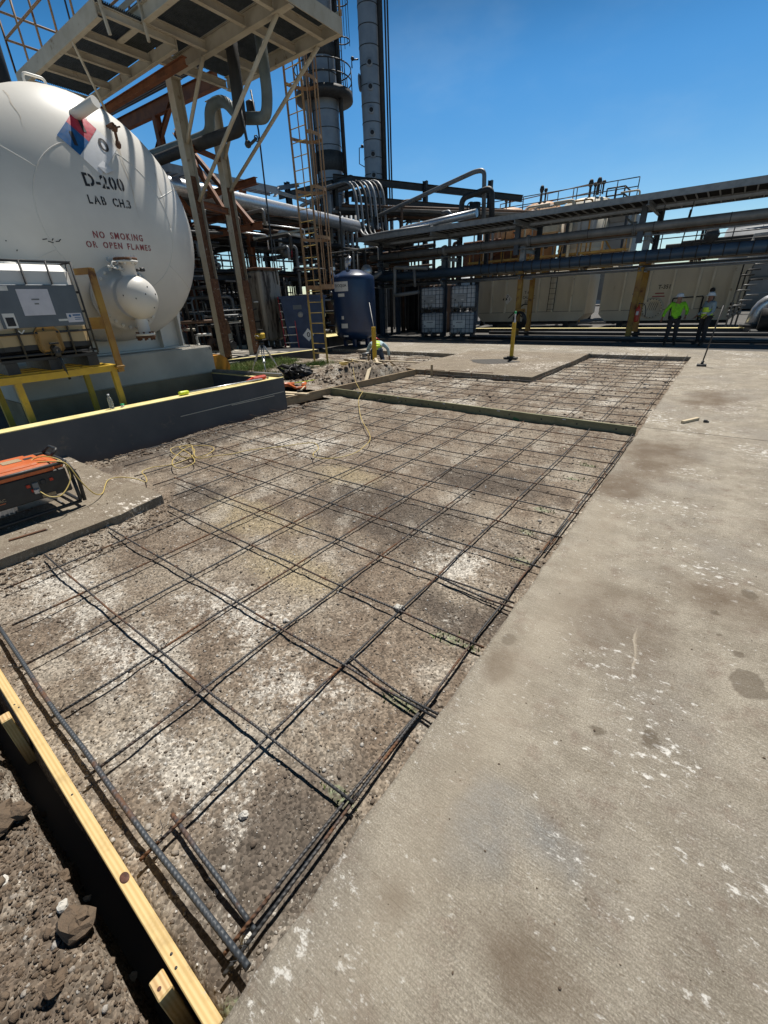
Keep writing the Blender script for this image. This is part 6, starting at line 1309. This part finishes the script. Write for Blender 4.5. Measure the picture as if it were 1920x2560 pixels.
for k in range(40):  # level runs of the same added thin process pipes
    x, y, z = rnd.uniform(-22.5, -16), rnd.uniform(8, 15), rnd.uniform(.4, 5.2); one('conduit', 'thin level pipe strung through the shaded process area', 'conduit', MB().tube([(x, y, z), (x, y + rnd.uniform(3, 8), z)], rnd.choice((.018, .025, .035)), 6), rnd.choice((m_dark, m_greypipe, m_galv)), 'thin level pipes in the shaded process area')
for k, (y, L, hh, lb) in enumerate(((10.5, 3.2, 2.5, 'dark equipment row at the back left of the shaded rack'), (14.6, 3.6, 2.9, 'dark equipment row at the back middle of the shaded rack'), (19.0, 3.8, 2.6, 'dark equipment row at the back right of the shaded rack'))):
    t = thing('equipment_block', lb, 'equipment', (-24, y, 0)); MB().cbox((-24, y, hh / 2), (1.4, L, hh), .08).build('casing', m_dark, t); mb = MB()
    for j in range(9): mb.tube([(-23.2, y - L / 2 + L * j / 8, .05), (-23.2, y - L / 2 + L * j / 8, hh + .5 * (j % 3)), (-23.9, y - L / 2 + L * j / 8, hh + .5 * (j % 3))], .05, 6, .15)
    for j in range(4): mb.tube([(-23.12, y - L / 2, .5 + j * .6), (-23.12, y + L / 2, .5 + j * .6)], .035, 6)
    mb.build('pipework', m_greypipe, t)
va = None
for k in range(44):
    if va is None:
        va = thing('gate_valve', 'small gate valve with a handwheel in the shaded pipes', 'valve', (0, 0, 0), 'gate valves in the shaded pipes')
        MB().lathe([(.05, -.16), (.11, -.16), (.11, -.12), (.07, -.10), (.09, 0), (.07, .1), (.11, .12), (.11, .16), (.05, .16)], (0, 0, 0), (0, 1, 0), 12).cyl((0, 0, 0), (0, 0, .28), .035, 8).build('valve_body', m_greypipe, va, local=True)
        MB().ring((0, 0, .28), (0, 0, 1), .12, .016, 14).bar((-.12, 0, .28), (.12, 0, .28), .015, .015).build('handwheel', m_redbrown, va, local=True); o = va
    else: o = copy_tree(va)
    o.location = (rnd.uniform(-20, -15.9), rnd.uniform(9, 20), rnd.uniform(.5, 3.4)); o.rotation_euler = (rnd.choice((0, R(90), 0)), 0, rnd.uniform(0, 3)); o.scale = [rnd.uniform(.7, 1.3)] * 3
t = thing('gate_valve', 'larger valve with a red handwheel under the white bent pipe', 'valve', (-17.5, 16.2, 3.9)); MB().ball((-17.5, 16.1, 4.0), .2, 12).cyl((-17.5, 15.8, 4.05), (-17.5, 16.45, 4.05), .08, 10).build('valve_body', m_greypipe, t); MB().ring((-17.45, 16.42, 4.05), (.5, 1, 0), .24, .03, 18).bar((-17.6, 16.42, 4.05), (-17.3, 16.42, 4.05), .03, .03).build('handwheel', m_redladder, t)
one('lagged_pipe', 'white lagged pipe bent like a hook above the red handwheel', 'pipe', MB().tube([(-17.5, 15.9, 4.1), (-17.5, 15.9, 4.85), (-17.5, 17.5, 4.78), (-17.5, 17.6, 4.3)], .09, 12, .18), m_nwhite)
for k, (x, y, r, h, m, lb) in enumerate([(-18.2, 10.3, .32, 1.6, m_greypipe, 'grey upright drum behind the first platform column'), (-16.6, 11.6, .13, .95, m_cream, 'slim cream upright canister near the laser level'), (-16.8, 8.0, .28, 2.1, m_tankgrey, 'pale valve tower beside the white tank'), (-19.6, 12.8, .5, 2.4, m_dark, 'dark drum deep in the shaded rack'), (-20.5, 16.8, .6, 2.6, m_dark, 'dark wide drum left of the vessel'), (-17.4, 18.8, .35, 2.0, m_brownpipe, 'brown drum behind the blue bin'), (-21.5, 9.5, .7, 2.2, m_dark, 'dark drum furthest left in the rack'), (-16.3, 9.3, .10, .8, m_cream, 'thin cream canister close to the plinth'), (-16.1, 9.8, .08, .6, m_whiterust, 'short white canister next to the thin cream one')]):
    t = thing('process_drum', lb, 'drum', (x, y, .15)); MB().lathe([(.001, .25), (r * .7, .28), (r, .4), (r, h - .1), (r * .7, h), (.001, h + .04)], (x, y, 0), n=18).build('shell', m, t)
    mb = MB(); mb.lathe([(r, h * .62), (r * 1.15, h * .62), (r * 1.15, h * .68), (r, h * .68)], (x, y, 0), n=18); mb.tube([(x, y, h), (x, y, h + .3), (x + .4, y + .4, h + .3)], .05, 8, .1); mb.build('flange', m, t)
    mb = MB(); [mb.bar((x + r * .7 * math.cos(a), y + r * .7 * math.sin(a), -.05), (x + r * .7 * math.cos(a), y + r * .7 * math.sin(a), .45), .05, .05) for a in (0.5, 2.6, 4.7)]; mb.build('legs', m_dark, t)
pu = None
for k, (x, y, a) in enumerate([(-16.2, 10.9, 10), (-17.6, 12.6, 80), (-18.4, 15.2, 20), (-19.5, 18.0, 70), (-16.4, 16.8, 30), (-20.8, 14.0, 0)]):
    if pu is None:
        pu = thing('pump', 'dark motor pump on a low base in the shaded process area', 'pump', (0, 0, 0), 'pumps in the shaded process area')
        MB().cyl((-.1, 0, .45), (.55, 0, .45), .2, 14).cyl((.55, 0, .45), (.65, 0, .45), .15, 14).build('motor', m_dark, pu, local=True); MB().cyl((-.45, 0, .42), (-.1, 0, .42), .12, 12).lathe([(.08, -.12), (.26, -.1), (.28, 0), (.26, .1), (.08, .12)], (-.5, 0, .45), (1, 0, 0), 16).cyl((-.5, 0, .6), (-.5, 0, 1.2), .07, 10).build('pump_casing', m_brownpipe, pu, local=True); MB().cbox((0, 0, .12), (1.5, .5, .24), .02).build('base', m_plinth, pu, local=True); o = pu
    else: o = copy_tree(pu)
    o.location = (x, y, 0); o.rotation_euler = (0, 0, R(a))

# ------------------------------------------------------------------ things behind
def vtank(label, x, y, r, z0, z1, m, dome=.5, legs=True):
    t = thing('process_tank', label, 'tank', (x, y, 0)); MB().lathe([(.001, z0), (r, z0 + .1), (r, z1)] + [(r * math.cos(a), z1 + dome * math.sin(a)) for a in [i * math.pi / 2 / 8 for i in range(9)]], (x, y, 0), n=36).build('shell', m, t)
    mb = MB()
    for k in range(3): z = z0 + (z1 - z0) * (k + .6) / 3; mb.lathe([(r, z), (r + .04, z), (r + .04, z + .1), (r, z + .1)], (x, y, 0), n=36)
    mb.build('bands', m, t)
    if legs:
        mb = MB(); [mb.bar((x + r * .8 * math.cos(a), y + r * .8 * math.sin(a), -.05), (x + r * .8 * math.cos(a), y + r * .8 * math.sin(a), z0 + .2), .2, .2) for a in (.4, 2, 3.5, 5)]; mb.build('legs', m_dark, t)
    return t
vtank('faded orange domed tank behind the left part of the rack', -15.8, 38, 1.6, 2.5, 7.45, m_orangetank)
vtank('faded orange domed tank right of its twin behind the rack', -12.9, 38, 1.3, 2.5, 7.45, m_orangetank)
vtank('white domed tank behind the rack beside the orange tanks', -9.7, 38, 1.6, 1.5, 7.35, m_frac, .38)
vtank('large pale domed tank far behind the right end of the rack', 1.2, 52, 2.9, 0, 5.9, m_tankgrey, 1.2, False)
vtank('wide grey storage tank far away between the beige tanks', -6.4, 47, 2.2, 0, 3.4, m_tankgrey, .4, False)
st = thing('service_platform', 'steel service platform with pipe railings along the orange tank tops', 'platform', (-12, 36.5, 7.6)); mb = MB()
mb.bb((-17.5, 35.9, 6.9), (-6.2, 36.6, 7.05)); mb.build('deck', m_dark, st); mb = MB(); rail(mb, (-17.3, 35.9, 7.05), (-6.3, 35.9, 7.05), 9, 1.05, .03); mb.build('railing', m_dark, st)
mb = MB(); rail(mb, (-17.0, 39.8, 7.4), (-9.4, 39.8, 7.75), 4, 1.15, .035); mb.build('upper_railing', m_brownpipe, st); mb = MB()
for x in (-17, -13.9, -10.3, -6.6): mb.ibeam((x, 36.2, 0), (x, 36.2, 6.9), .3, .3, .02)
mb.build('columns', m_bluesteel, st); mb = MB()
for z in (3.2, 5.2): mb.bb((-17.2, 36.0, z), (-6.4, 36.3, z + .2)); 
mb.bar((-8.2, 36, 5.6), (-7.2, 36, 4.2), .1, .1); mb.build('cross_beams', m_yellowbrn, st)
for k, (x, y, z) in enumerate([(-12.9, 37.5, 8.3), (-9.5, 37.3, 8.1), (-9.0, 37.4, 8.15), (-15.6, 37.6, 8.1)]): one('relief_valve', 'dark relief valve cluster on top of a domed tank', 'valve', MB().cyl((x, y, z - .4), (x, y, z + .5), .08, 8).ball((x, y, z + .35), .17, 8, 0, (1, 1, 1.5)).ball((x + .3, y, z + .25), .14, 8).tube([(x + .3, y, z + .2), (x + .3, y, z - .4)], .06, 6), m_dark, 'relief valves on the domed tanks')
for k in range(26):
    x, y = rnd.uniform(-17.5, -5.5), rnd.uniform(33.2, 35.6); z0_, z1_ = rnd.choice(((0, 4), (2.5, 6.2), (3.5, 7.0), (3, 5))); d_ = V((rnd.uniform(-2, 2), 0, 0)); one('process_pipe', 'slim pipe in front of the domed tanks seen through the rack', 'pipe', MB().tube([(x, y, z0_), (x, y, z1_), V((x, y, z1_)) + d_], rnd.choice((.05, .07, .1)), 7, .2), rnd.choice((m_cream, m_greypipe, m_yellowbrn, m_galv, m_dark)), 'slim pipes in front of the domed tanks')
for k, (x, z, w_, h_, m_, lb) in enumerate(((-13.9, 5.9, .9, 1.3, m_orangetank, 'small tan drum left under the upper tray'), (-12.6, 5.9, .9, 1.3, m_orangetank, 'small tan drum right of its twin under the upper tray'), (-10.9, 6.0, 1.2, 1.0, m_cream, 'cream cabinet between the tan drums and white tank'), (-8.6, 5.6, 1.0, 1.6, m_tankgrey, 'grey upright unit before the white tank'))):
    t = thing('process_unit', lb, 'process unit', (x, 34.2, z - h_ / 2)); (MB().cyl((x, 34.2, z - h_ / 2), (x, 34.2, z + h_ / 2), w_ / 2, 18) if k < 2 else MB().cbox((x, 34.2, z), (w_, .8, h_), .05)).build('casing', m_, t)
    mb = MB(); [mb.bar((x + dx * w_ * .4, 34.2, -.05), (x + dx * w_ * .4, 34.2, z - h_ / 2), .09, .09) for dx in (-1, 1)]; mb.build('legs', m_yellowbrn, t); MB().tube([(x, 34.1, z + h_ / 2), (x, 34.1, z + h_ / 2 + .35), (x + .7, 34.1, z + h_ / 2 + .35)], .06, 6, .1).build('outlet_pipe', m_greypipe, t)
t = thing('mid_railing', 'tan pipe railing on a landing between the rack levels', 'railing', (-11, 33.8, 4)); mb = MB(); rail(mb, (-16.5, 33.6, 4.2), (-6.0, 33.6, 4.2), 8, 1.05, .035); mb.bb((-16.6, 33.5, 4.05), (-5.9, 34.6, 4.18)); mb.build('railing', m_yellowbrn, t)
one('wooden_crating', 'rust brown boarded casing below the orange tanks seen through the rack', 'casing', MB().cbox((-15.2, 34.6, 4.5), (4.6, .4, 2.2), .05).bar((-17, 34.3, 3.6), (-13, 34.3, 5.4), .12, .12).bar((-17, 34.3, 5.2), (-13, 34.3, 4.9), .1, .1), m_orange)
one('process_shelter', 'grey panelled shelter wall with dark hood behind the white tank', 'shelter', MB().cbox((-7.4, 39, 3.9), (2.0, 2, 5.2), .05).cbox((-7.5, 38.6, 6.6), (1.5, 2, 1.0), .25), m_tankgrey)
t = thing('roof_gantry', 'small dark pipe frame standing on the shelter roof', 'frame', (-7.9, 38, 7.1)); mb = MB(); rail(mb, (-8.5, 37.7, 7.1), (-7.4, 37.7, 7.1), 2, .95, .05); rail(mb, (-7.4, 37.7, 7.1), (-7.4, 39.5, 7.1), 1, .95, .05); mb.build('frame', m_dark, t)
one('high_pipe_rack', 'dark beam and pipe bridge far behind the right rack', 'pipe bridge', MB().ibeam((-6, 44, 4.2), (14, 44, 4.2), .3, .35, .02).tube([(-5, 44, 4.75), (14, 44, 4.7)], .15, 8).tube([(-4, 43.7, 4.9), (14, 43.7, 5.05)], .1, 8).ibeam((-2.6, 44, 0), (-2.6, 44, 6.2), .2, .2).ibeam((3, 44, 0), (3, 44, 5.6), .2, .2).ball((-2.2, 43.6, 5.2), .5, 8).tube([(-2.8, 43.8, 4), (-2.8, 43.8, 6.3)], .1, 6), m_dark)
t = thing('far_railing', 'thin dark railing on the far pipe bridge', 'railing', (0, 44, 4.5)); mb = MB(); rail(mb, (-7.5, 43.5, 4.6), (10, 43.5, 4.6), 8, 1.2, .04); mb.build('railing', m_dark, t)
one('panel_wall', 'pale panelled cabin wall at the right edge behind the rack', 'cabin', MB().cbox((2.0, 30.0, 2.85), (3.6, 1.2, 1.6), .04).tube([(.2, 29.3, 2.05), (4, 29.3, 2.15)], .08, 8).tube([(.2, 29.3, 3.65), (.2, 29.3, 3.9), (4, 29.3, 4.0)], .08, 8), m_tankgrey)
t = thing('elbow_pipe', 'fat silver lagged pipe elbow at the right edge of the yard', 'pipe', (.95, 24.2, .8)); MB().tube([(2.6, 24.3, 1.30), (1.05, 24.2, 1.22), (.95, 24.2, .1)], .27, 18, .55).build('lagging', m_silver, t); MB().lathe([(.28, -.05), (.42, -.05), (.42, .05), (.28, .05)], (.95, 24.2, .3), (0, 0, 1), 18).build('flange', m_dark, t)
t = thing('pump', 'black pump unit with an orange frame at the right edge', 'pump', (1.7, 23.2, 0)); MB().cyl((1.1, 23.5, .55), (2.6, 23.5, .55), .42, 18).cbox((1.7, 23.4, .1), (1.6, .9, .2), .03).build('motor', m_black, t); MB().bar((1.45, 22.9, 0), (1.75, 22.9, 1.1), .1, .1).build('frame', m_orange, t)
for k in range(10): x, y = .1 + (k % 3) * .17, 26.2 + k * .1; one('process_pipe', 'thin pipe with small valves between the beige tank and elbow', 'pipe', MB().tube([(x, y, 0), (x + .02, y, 1.0 + .2 * k), (x + .5, y, 1.0 + .2 * k)], .035, 6, .1).ball((x, y, .6 + .05 * k), .09, 8), rnd.choice((m_dark, m_greypipe)), 'thin pipes right of the beige tank')
# upper rack beyond the corner
ur = thing('upper_pipe_rack', 'dark high level rack of beams and pipes beside the two towers', 'pipe rack', (-18, 24.5, 6)); mb = MB()
for y in (24.0, 27.0): mb.ibeam((-26, y, 8.35), (-19.6, y, 8.35), .2, .3, .015); 
mb.ibeam((-20.9, 23.8, 8.55), (-12.6, 33.0, 7.5), .25, .35, .02); mb.ibeam((-19.4, 23.6, 7.3), (-12.0, 32.0, 6.5), .2, .3, .02)
for x, y in ((-20.8, 23.8), (-17.0, 28.0), (-14.0, 31.0), (-25, 24), (-23, 22)): mb.ibeam((x, y, 0), (x, y, 8.4), .25, .25, .015)
for z in (5.2, 6.4): mb.ibeam((-26, 23.5, z), (-17.5, 23.5, z), .2, .25, .015)
mb.build('beams', m_dark, ur)
for k in range(9): one('rack_pipe', 'shaded pipe running along the high rack beside the towers', 'pipe', MB().tube([(-21.0 + k * .25, 23.0 - .1 * k, 6.55 + .1 * (k % 3)), (-13.0 + k * .25, 32.0 - .1 * k, 6.2 + .1 * (k % 3))], rnd.choice((.07, .1, .13)), 8), rnd.choice((m_dark, m_greypipe, m_brownpipe, m_galv)), 'pipes of the high rack by the towers')
for k in range(26):
    x, y = rnd.uniform(-24, -14), rnd.uniform(22.5, 27); zt = rnd.uniform(3, 7.8)
    one('process_pipe', 'upright pipe at the foot of the towers', 'pipe', MB().tube([(x, y, 0), (x, y, zt), (x + rnd.uniform(-1.5, 1.5), y + rnd.uniform(-.6, .6), zt)], rnd.choice((.05, .07, .1)), 7, .25), rnd.choice((m_dark, m_greypipe, m_galv, m_brownpipe)), 'upright pipes at the foot of the towers')
for k in range(11):
    y = 22.0 + .35 * k; one('rack_pipe', 'shaded level pipe crossing in front of the towers', 'pipe', MB().tube([(-24, y, 3.2 + .35 * (k % 5)), (-15.0 + .4 * (k % 4), y, 3.2 + .35 * (k % 5))], rnd.choice((.06, .09, .12)), 8), rnd.choice((m_dark, m_blackpipe, m_brownpipe)), 'level pipes in front of the towers')
for k, (x, y, sx, sy, h, m, lb) in enumerate([(-30, 10, 3, 8, 3.2, m_dark, 'dark equipment block far left behind the rack'), (-31, 22, 4, 9, 4.2, m_dark, 'dark equipment block behind the broad tower'), (-22, 33, 6, 4, 4.0, m_dark, 'dark equipment block right of the towers'), (-16.2, 27, 2.2, 2.2, 3.2, m_dark, 'dark cabinet between the totes and towers'), (-14.2, 25, 1.6, 1.6, 2.6, m_brownpipe, 'brown cabinet behind the left totes')]):
    t = thing('equipment_block', lb, 'equipment', (x, y, 0)); MB().cbox((x, y, h / 2), (sx, sy, h), .1).build('casing', m, t); mb = MB()
    for j in range(6): mb.tube([(x - sx / 2 + sx * j / 5, y - sy / 2 - .1, .1), (x - sx / 2 + sx * j / 5, y - sy / 2 - .1, h + .4 * (j % 3))], .06, 6)
    mb.build('pipes', m_dark, t)
for k in range(8): one('storage_tank', 'distant grey tank on the skyline beyond the plant', 'tank', MB().lathe([(4, 0), (4, 3.4 + (k % 3)), (.01, 4.2 + (k % 3))], (-75 + k * 14, 95 + (k % 2) * 8, 0), n=24), m_tankgrey, 'distant tanks beyond the plant')

# ------------------------------------------------------------------ people
def skin(name, J, E, mat, parent, root, sub=1):
    ks = list(J); me = bpy.data.meshes.new(name); me.from_pydata([J[k][0] for k in ks], [(ks.index(a), ks.index(b)) for a, b in E], []); me.update()
    o = bpy.data.objects.new(name, me); COL.objects.link(o); m = o.modifiers.new('skin', 'SKIN'); m.use_smooth_shade = True
    for k, sv in zip(ks, me.skin_vertices[0].data):
        r = J[k][1]; sv.radius = r if isinstance(r, tuple) else (r, r); sv.use_root = (k == root)
    s = o.modifiers.new('sub', 'SUBSURF'); s.levels = s.render_levels = sub
    dg = bpy.context.evaluated_depsgraph_get(); dg.update(); nm = bpy.data.meshes.new_from_object(o.evaluated_get(dg)); bpy.data.objects.remove(o)
    nm.materials.clear(); nm.materials.append(mat); nm.polygons.foreach_set('use_smooth', [True] * len(nm.polygons)); n = bpy.data.objects.new(name, nm); COL.objects.link(n); n.parent = parent; return n
def lerp(a, b, t): return tuple(x + (y - x) * t for x, y in zip(a, b))
def person(label, loc, rz, P, top, pants, hat, vest=None, hatdir=(0, 0, 1)):
    t = thing('person', label, 'person', loc, None, rz)
    J = dict(pel=(P['pel'], .115), wai=(P['wai'], .105), che=(P['che'], .125), nec=(P['nec'], .05), hd=(P['hd'], .078), tp=(P['tp'], .066))
    f = V(P['face']); nv = V(P['hd']) + f * .095 - V((0, 0, .0)); J['nose'] = (tuple(nv), .014)
    E = [('pel', 'wai'), ('wai', 'che'), ('che', 'nec'), ('nec', 'hd'), ('hd', 'tp'), ('hd', 'nose')]
    sd = V((-f.y, f.x, 0)).normalized()
    for s, q in ((1, 'L'), (-1, 'R')):
        J['ear' + q] = (tuple(V(P['hd']) + sd * s * .085), .015); E.append(('hd', 'ear' + q))
        for a, b, r in (('sh', 'che', .058), ('el', 'sh', .043), ('wr', 'el', .030), ('hip', 'pel', .095), ('kn', 'hip', .062), ('an', 'kn', .042)): J[a + q] = (P[a + q], r); E.append((a + q, b + q if b + q in P else b))
        J['toe' + q] = (P['toe' + q], .035); E.append(('an' + q, 'toe' + q))
        w = V(P['wr' + q]); d = (w - V(P['el' + q])).normalized(); J['palm' + q] = (tuple(w + d * .07), (.036, .018)); E.append(('wr' + q, 'palm' + q))
        x = d.orthogonal().normalized(); x = d.cross(V((0, 1, .01))).normalized()
        for k in range(4):
            a = w + d * .10 + x * (k - 1.5) * .019; b = a + d * (.045, .052, .048, .036)[k]; c = b + (d * .5 - f * -.6).normalized() * .022
            J[f'f{k}a{q}'] = (tuple(a), .0085); J[f'f{k}b{q}'] = (tuple(b), .0075); J[f'f{k}c{q}'] = (tuple(c), .006); E += [('palm' + q, f'f{k}a{q}'), (f'f{k}a{q}', f'f{k}b{q}'), (f'f{k}b{q}', f'f{k}c{q}')]
        J['th' + q] = (tuple(w + d * .075 + f * .045), .009); E.append(('palm' + q, 'th' + q))
    body = skin('body', J, E, m_skin, t, 'pel')
    g = .026
    JT = dict(pel=(P['pel'], .152), wai=(P['wai'], .155), che=(P['che'], .166), nk=(lerp(P['che'], P['nec'], .8), .068)); ET = [('pel', 'wai'), ('wai', 'che'), ('che', 'nk')]
    for q in 'LR':
        JT['sh' + q] = (P['sh' + q], .078); JT['el' + q] = (P['el' + q], .062); JT['cu' + q] = (lerp(P['el' + q], P['wr' + q], .92), .046); ET += [('che', 'sh' + q), ('sh' + q, 'el' + q), ('el' + q, 'cu' + q)]
    skin('shirt', JT, ET, top, t, 'wai')
    JP = dict(pel=(lerp(P['pel'], P['wai'], .1), .134)); EP = []
    for q in 'LR':
        JP['hip' + q] = (P['hip' + q], .112); JP['kn' + q] = (P['kn' + q], .080); JP['an' + q] = (lerp(P['an' + q], P['kn' + q], .08), .064); EP += [('pel', 'hip' + q), ('hip' + q, 'kn' + q), ('kn' + q, 'an' + q)]
    skin('trousers', JP, EP, pants, t, 'pel')
    for q in 'LR':
        d = V(P['toe' + q]) - V(P['an' + q]); skin('boot', dict(a=(lerp(P['an' + q], P['kn' + q], .12), .052), b=(P['an' + q], .056), c=(P['toe' + q], .048), d=(tuple(V(P['toe' + q]) + d.normalized() * .05), .036)), [('a', 'b'), ('b', 'c'), ('c', 'd')], m_boot, t, 'b')
    if vest:
        JV = dict(pel=(lerp(P['pel'], P['wai'], .15), .172), wai=(P['wai'], .172), che=(P['che'], .182), nk=(lerp(P['che'], P['nec'], .5), .095), lo=(lerp(P['pel'], P['wai'], -.45), .172)); EV = [('lo', 'pel'), ('pel', 'wai'), ('wai', 'che'), ('che', 'nk')]
        for q in 'LR': JV['sh' + q] = (lerp(P['che'], P['sh' + q], .72), .092); EV.append(('che', 'sh' + q))
        vo = skin('vest', JV, EV, vest, t, 'wai')
        a = V(P['wai']); ax = (V(P['che']) - a).normalized(); MB().lathe([(.176, -.022), (.180, -.02), (.180, .02), (.176, .022)], a, ax, 24).build('reflective_band', m_sign, vo, local=True)
    hd = V(P['hd']); up = V(hatdir).normalized()
    MB().lathe([(.150, .035), (.152, .045), (.115, .052), (.112, .085), (.095, .125), (.055, .150), (.0, .158)], hd, up, 22).build('hard_hat', hat, t, local=True)
    e = MB()
    for s in (1, -1): e.ball(hd + f * .072 + sd * s * .03 + up * .012, .011, 8)
    e.build('eyes', m_ink, t, local=True); m = MB(); m.tube([hd + f * .082 + sd * .022 - up * .045, hd + f * .088 - up * .047, hd + f * .082 - sd * .022 - up * .045], .006, 6); m.build('mouth', m_redbrown, t, local=True)
    return t
def stand(dx=0., arms='hips', twist=0.):
    P = dict(pel=(0, 0, .93), wai=(0, .0, 1.06), che=(0, .01, 1.29), nec=(0, .0, 1.46), hd=(0, -.02, 1.565), tp=(0, -.015, 1.63))
    for s, q in ((1, 'L'), (-1, 'R')):
        P['sh' + q] = (s * .185, .01, 1.39); P['hip' + q] = (s * .10, 0, .88); P['kn' + q] = (s * .12, -.02, .48); P['an' + q] = (s * .14, .02, .085); P['toe' + q] = (s * .16, -.12, .045)
        if arms == 'hips': P['el' + q] = (s * .34, .06, 1.14); P['wr' + q] = (s * .30, -.10, .98) if s > 0 else (s * .40, -.08, .93)
        else: P['el' + q] = (s * .23, .02, 1.12); P['wr' + q] = (s * .20, -.20, .97)
    P['face'] = (0, -1, 0); return P
p1 = stand(); p1['face'] = tuple(V((.75, -.66, 0)).normalized())
person('man in a neon green long sleeved shirt and white hard hat, hands at his hips', (-1.40, 18.9, -.006), R(10), p1, m_hiviz, m_darkcloth, m_hat).scale = (.95, .95, .95)
p2 = stand(arms='down'); p2['face'] = (0, -1, -.05)
person('man in a yellow vest over a grey shirt and white hard hat, facing left', (-.52, 19.0, -.006), R(-48), p2, m_greyshirt, m_darkcloth, m_hat, m_hivizy).scale = (.95, .95, .95)
pk = dict(pel=(0, .16, .40), wai=(0, .02, .50), che=(0, -.22, .60), nec=(.02, -.38, .64), hd=(.05, -.48, .63), tp=(.06, -.53, .66), face=tuple(V((.2, -.7, -.6)).normalized()),
          shL=(.19, -.25, .60), elL=(.34, -.28, .36), wrL=(.30, -.40, .12), shR=(-.19, -.25, .60), elR=(-.38, -.20, .42), wrR=(-.42, -.34, .14),
          hipL=(.11, .15, .38), knL=(.17, -.10, .07), anL=(.16, .30, .07), toeL=(.16, .40, .05), hipR=(-.11, .15, .38), knR=(-.19, -.12, .08), anR=(-.15, .28, .07), toeR=(-.15, .38, .05))
person('kneeling worker in a yellow vest and jeans, bent over at the left dirt bed', (-9.42, 12.35, -.13), R(216), pk, m_paleshirt, m_jean, m_hatred, m_hivizy, (.1, -.6, .8))
t = thing('rotary_tool', 'grey handheld tool on the dirt in front of the kneeling worker', 'power tool', (-9.75, 12.2, -.1)); MB().cyl((-9.85, 12.05, .12), (-9.65, 12.25, .16), .07, 12).cbox((-9.78, 12.12, .02), (.3, .18, .05), .02).tube([(-9.65, 12.25, .16), (-9.5, 12.3, .25), (-9.45, 12.2, .12)], .02, 6).build('body', m_greypipe, t); MB().lathe([(.0, -.01), (.10, -.008), (.10, .008), (.0, .01)], (-9.9, 12.0, .1), (.7, .7, 0), 16).build('disc', m_dark, t)

# ------------------------------------------------------------------ light, sky, camera
SUN = V((-.115, .47, 1)).normalized()
elev = math.asin(SUN.z); az = math.atan2(SUN.x, SUN.y)
ld_ = bpy.data.lights.new('Sun', 'SUN'); ld_.energy = 5.0; ld_.angle = R(.53); ld_.color = (1, .955, .88)
so = bpy.data.objects.new('Sun', ld_); COL.objects.link(so); so.rotation_euler = SUN.to_track_quat('Z', 'Y').to_euler()
wd = bpy.data.worlds.new('World'); S.world = wd; wd.use_nodes = True; nt = wd.node_tree
bg_ = nt.nodes['Background']; sky = nt.nodes.new('ShaderNodeTexSky'); sky.sky_type = 'NISHITA'; sky.sun_disc = False; sky.sun_elevation = elev; sky.sun_rotation = az
sky.air_density = 1.0; sky.dust_density = .25; sky.ozone_density = 2.2; sky.altitude = 50
hs_ = N(nt, 'ShaderNodeHueSaturation'); hs_.inputs['Saturation'].default_value = 1.42; hs_.inputs['Value'].default_value = 1.0; hs_.inputs['Hue'].default_value = .497; nt.links.new(sky.outputs[0], hs_.inputs['Color'])
tc_ = N(nt, 'ShaderNodeTexCoord'); sx_ = N(nt, 'ShaderNodeSeparateXYZ'); nt.links.new(tc_.outputs['Generated'], sx_.inputs[0])
ev_ = rng(nt, sx_.outputs[2], .30, .56, 1.0, .07)          # the clear sky darkens towards the zenith
wisp = rng(nt, noise(nt, coord(nt, 'Generated', (2.2, 2.2, 5)), 1.3, 5, .6), .46, .80, 0, .12)
skyc = mix(nt, 1., mix(nt, wisp, hs_.outputs[0], (5.2, 6.6, 7.6)), ev_, 'MULTIPLY')
nt.links.new(skyc, bg_.inputs[0]); bg_.inputs[1].default_value = .092
cd = bpy.data.cameras.new('Camera'); cam = bpy.data.objects.new('Camera', cd); COL.objects.link(cam); S.camera = cam
cd.sensor_fit = 'HORIZONTAL'; cd.sensor_width = 36; cd.lens = 36 * 1056.2 / 1920; cd.clip_end = 6000; cd.clip_start = .05
ya, pi_, ro = R(-37.324), R(26.345), R(2.489)
fw = V((math.sin(ya) * math.cos(pi_), math.cos(ya) * math.cos(pi_), -math.sin(pi_))); rt = V((math.cos(ya), -math.sin(ya), 0)); dn = fw.cross(rt)
r2 = rt * math.cos(ro) + dn * math.sin(ro); d2 = dn * math.cos(ro) - rt * math.sin(ro)
Mx = Matrix((r2, -d2, -fw)).transposed().to_4x4(); Mx.translation = V((0, 0, 1.73)); cam.matrix_world = Mx
vs_ = S.view_settings; vs_.view_transform = 'Standard'; vs_.look = 'None'; vs_.exposure = .26; vs_.gamma = 1; vs_.use_curve_mapping = False
S.cycles.max_bounces = 6; S.cycles.diffuse_bounces = 2
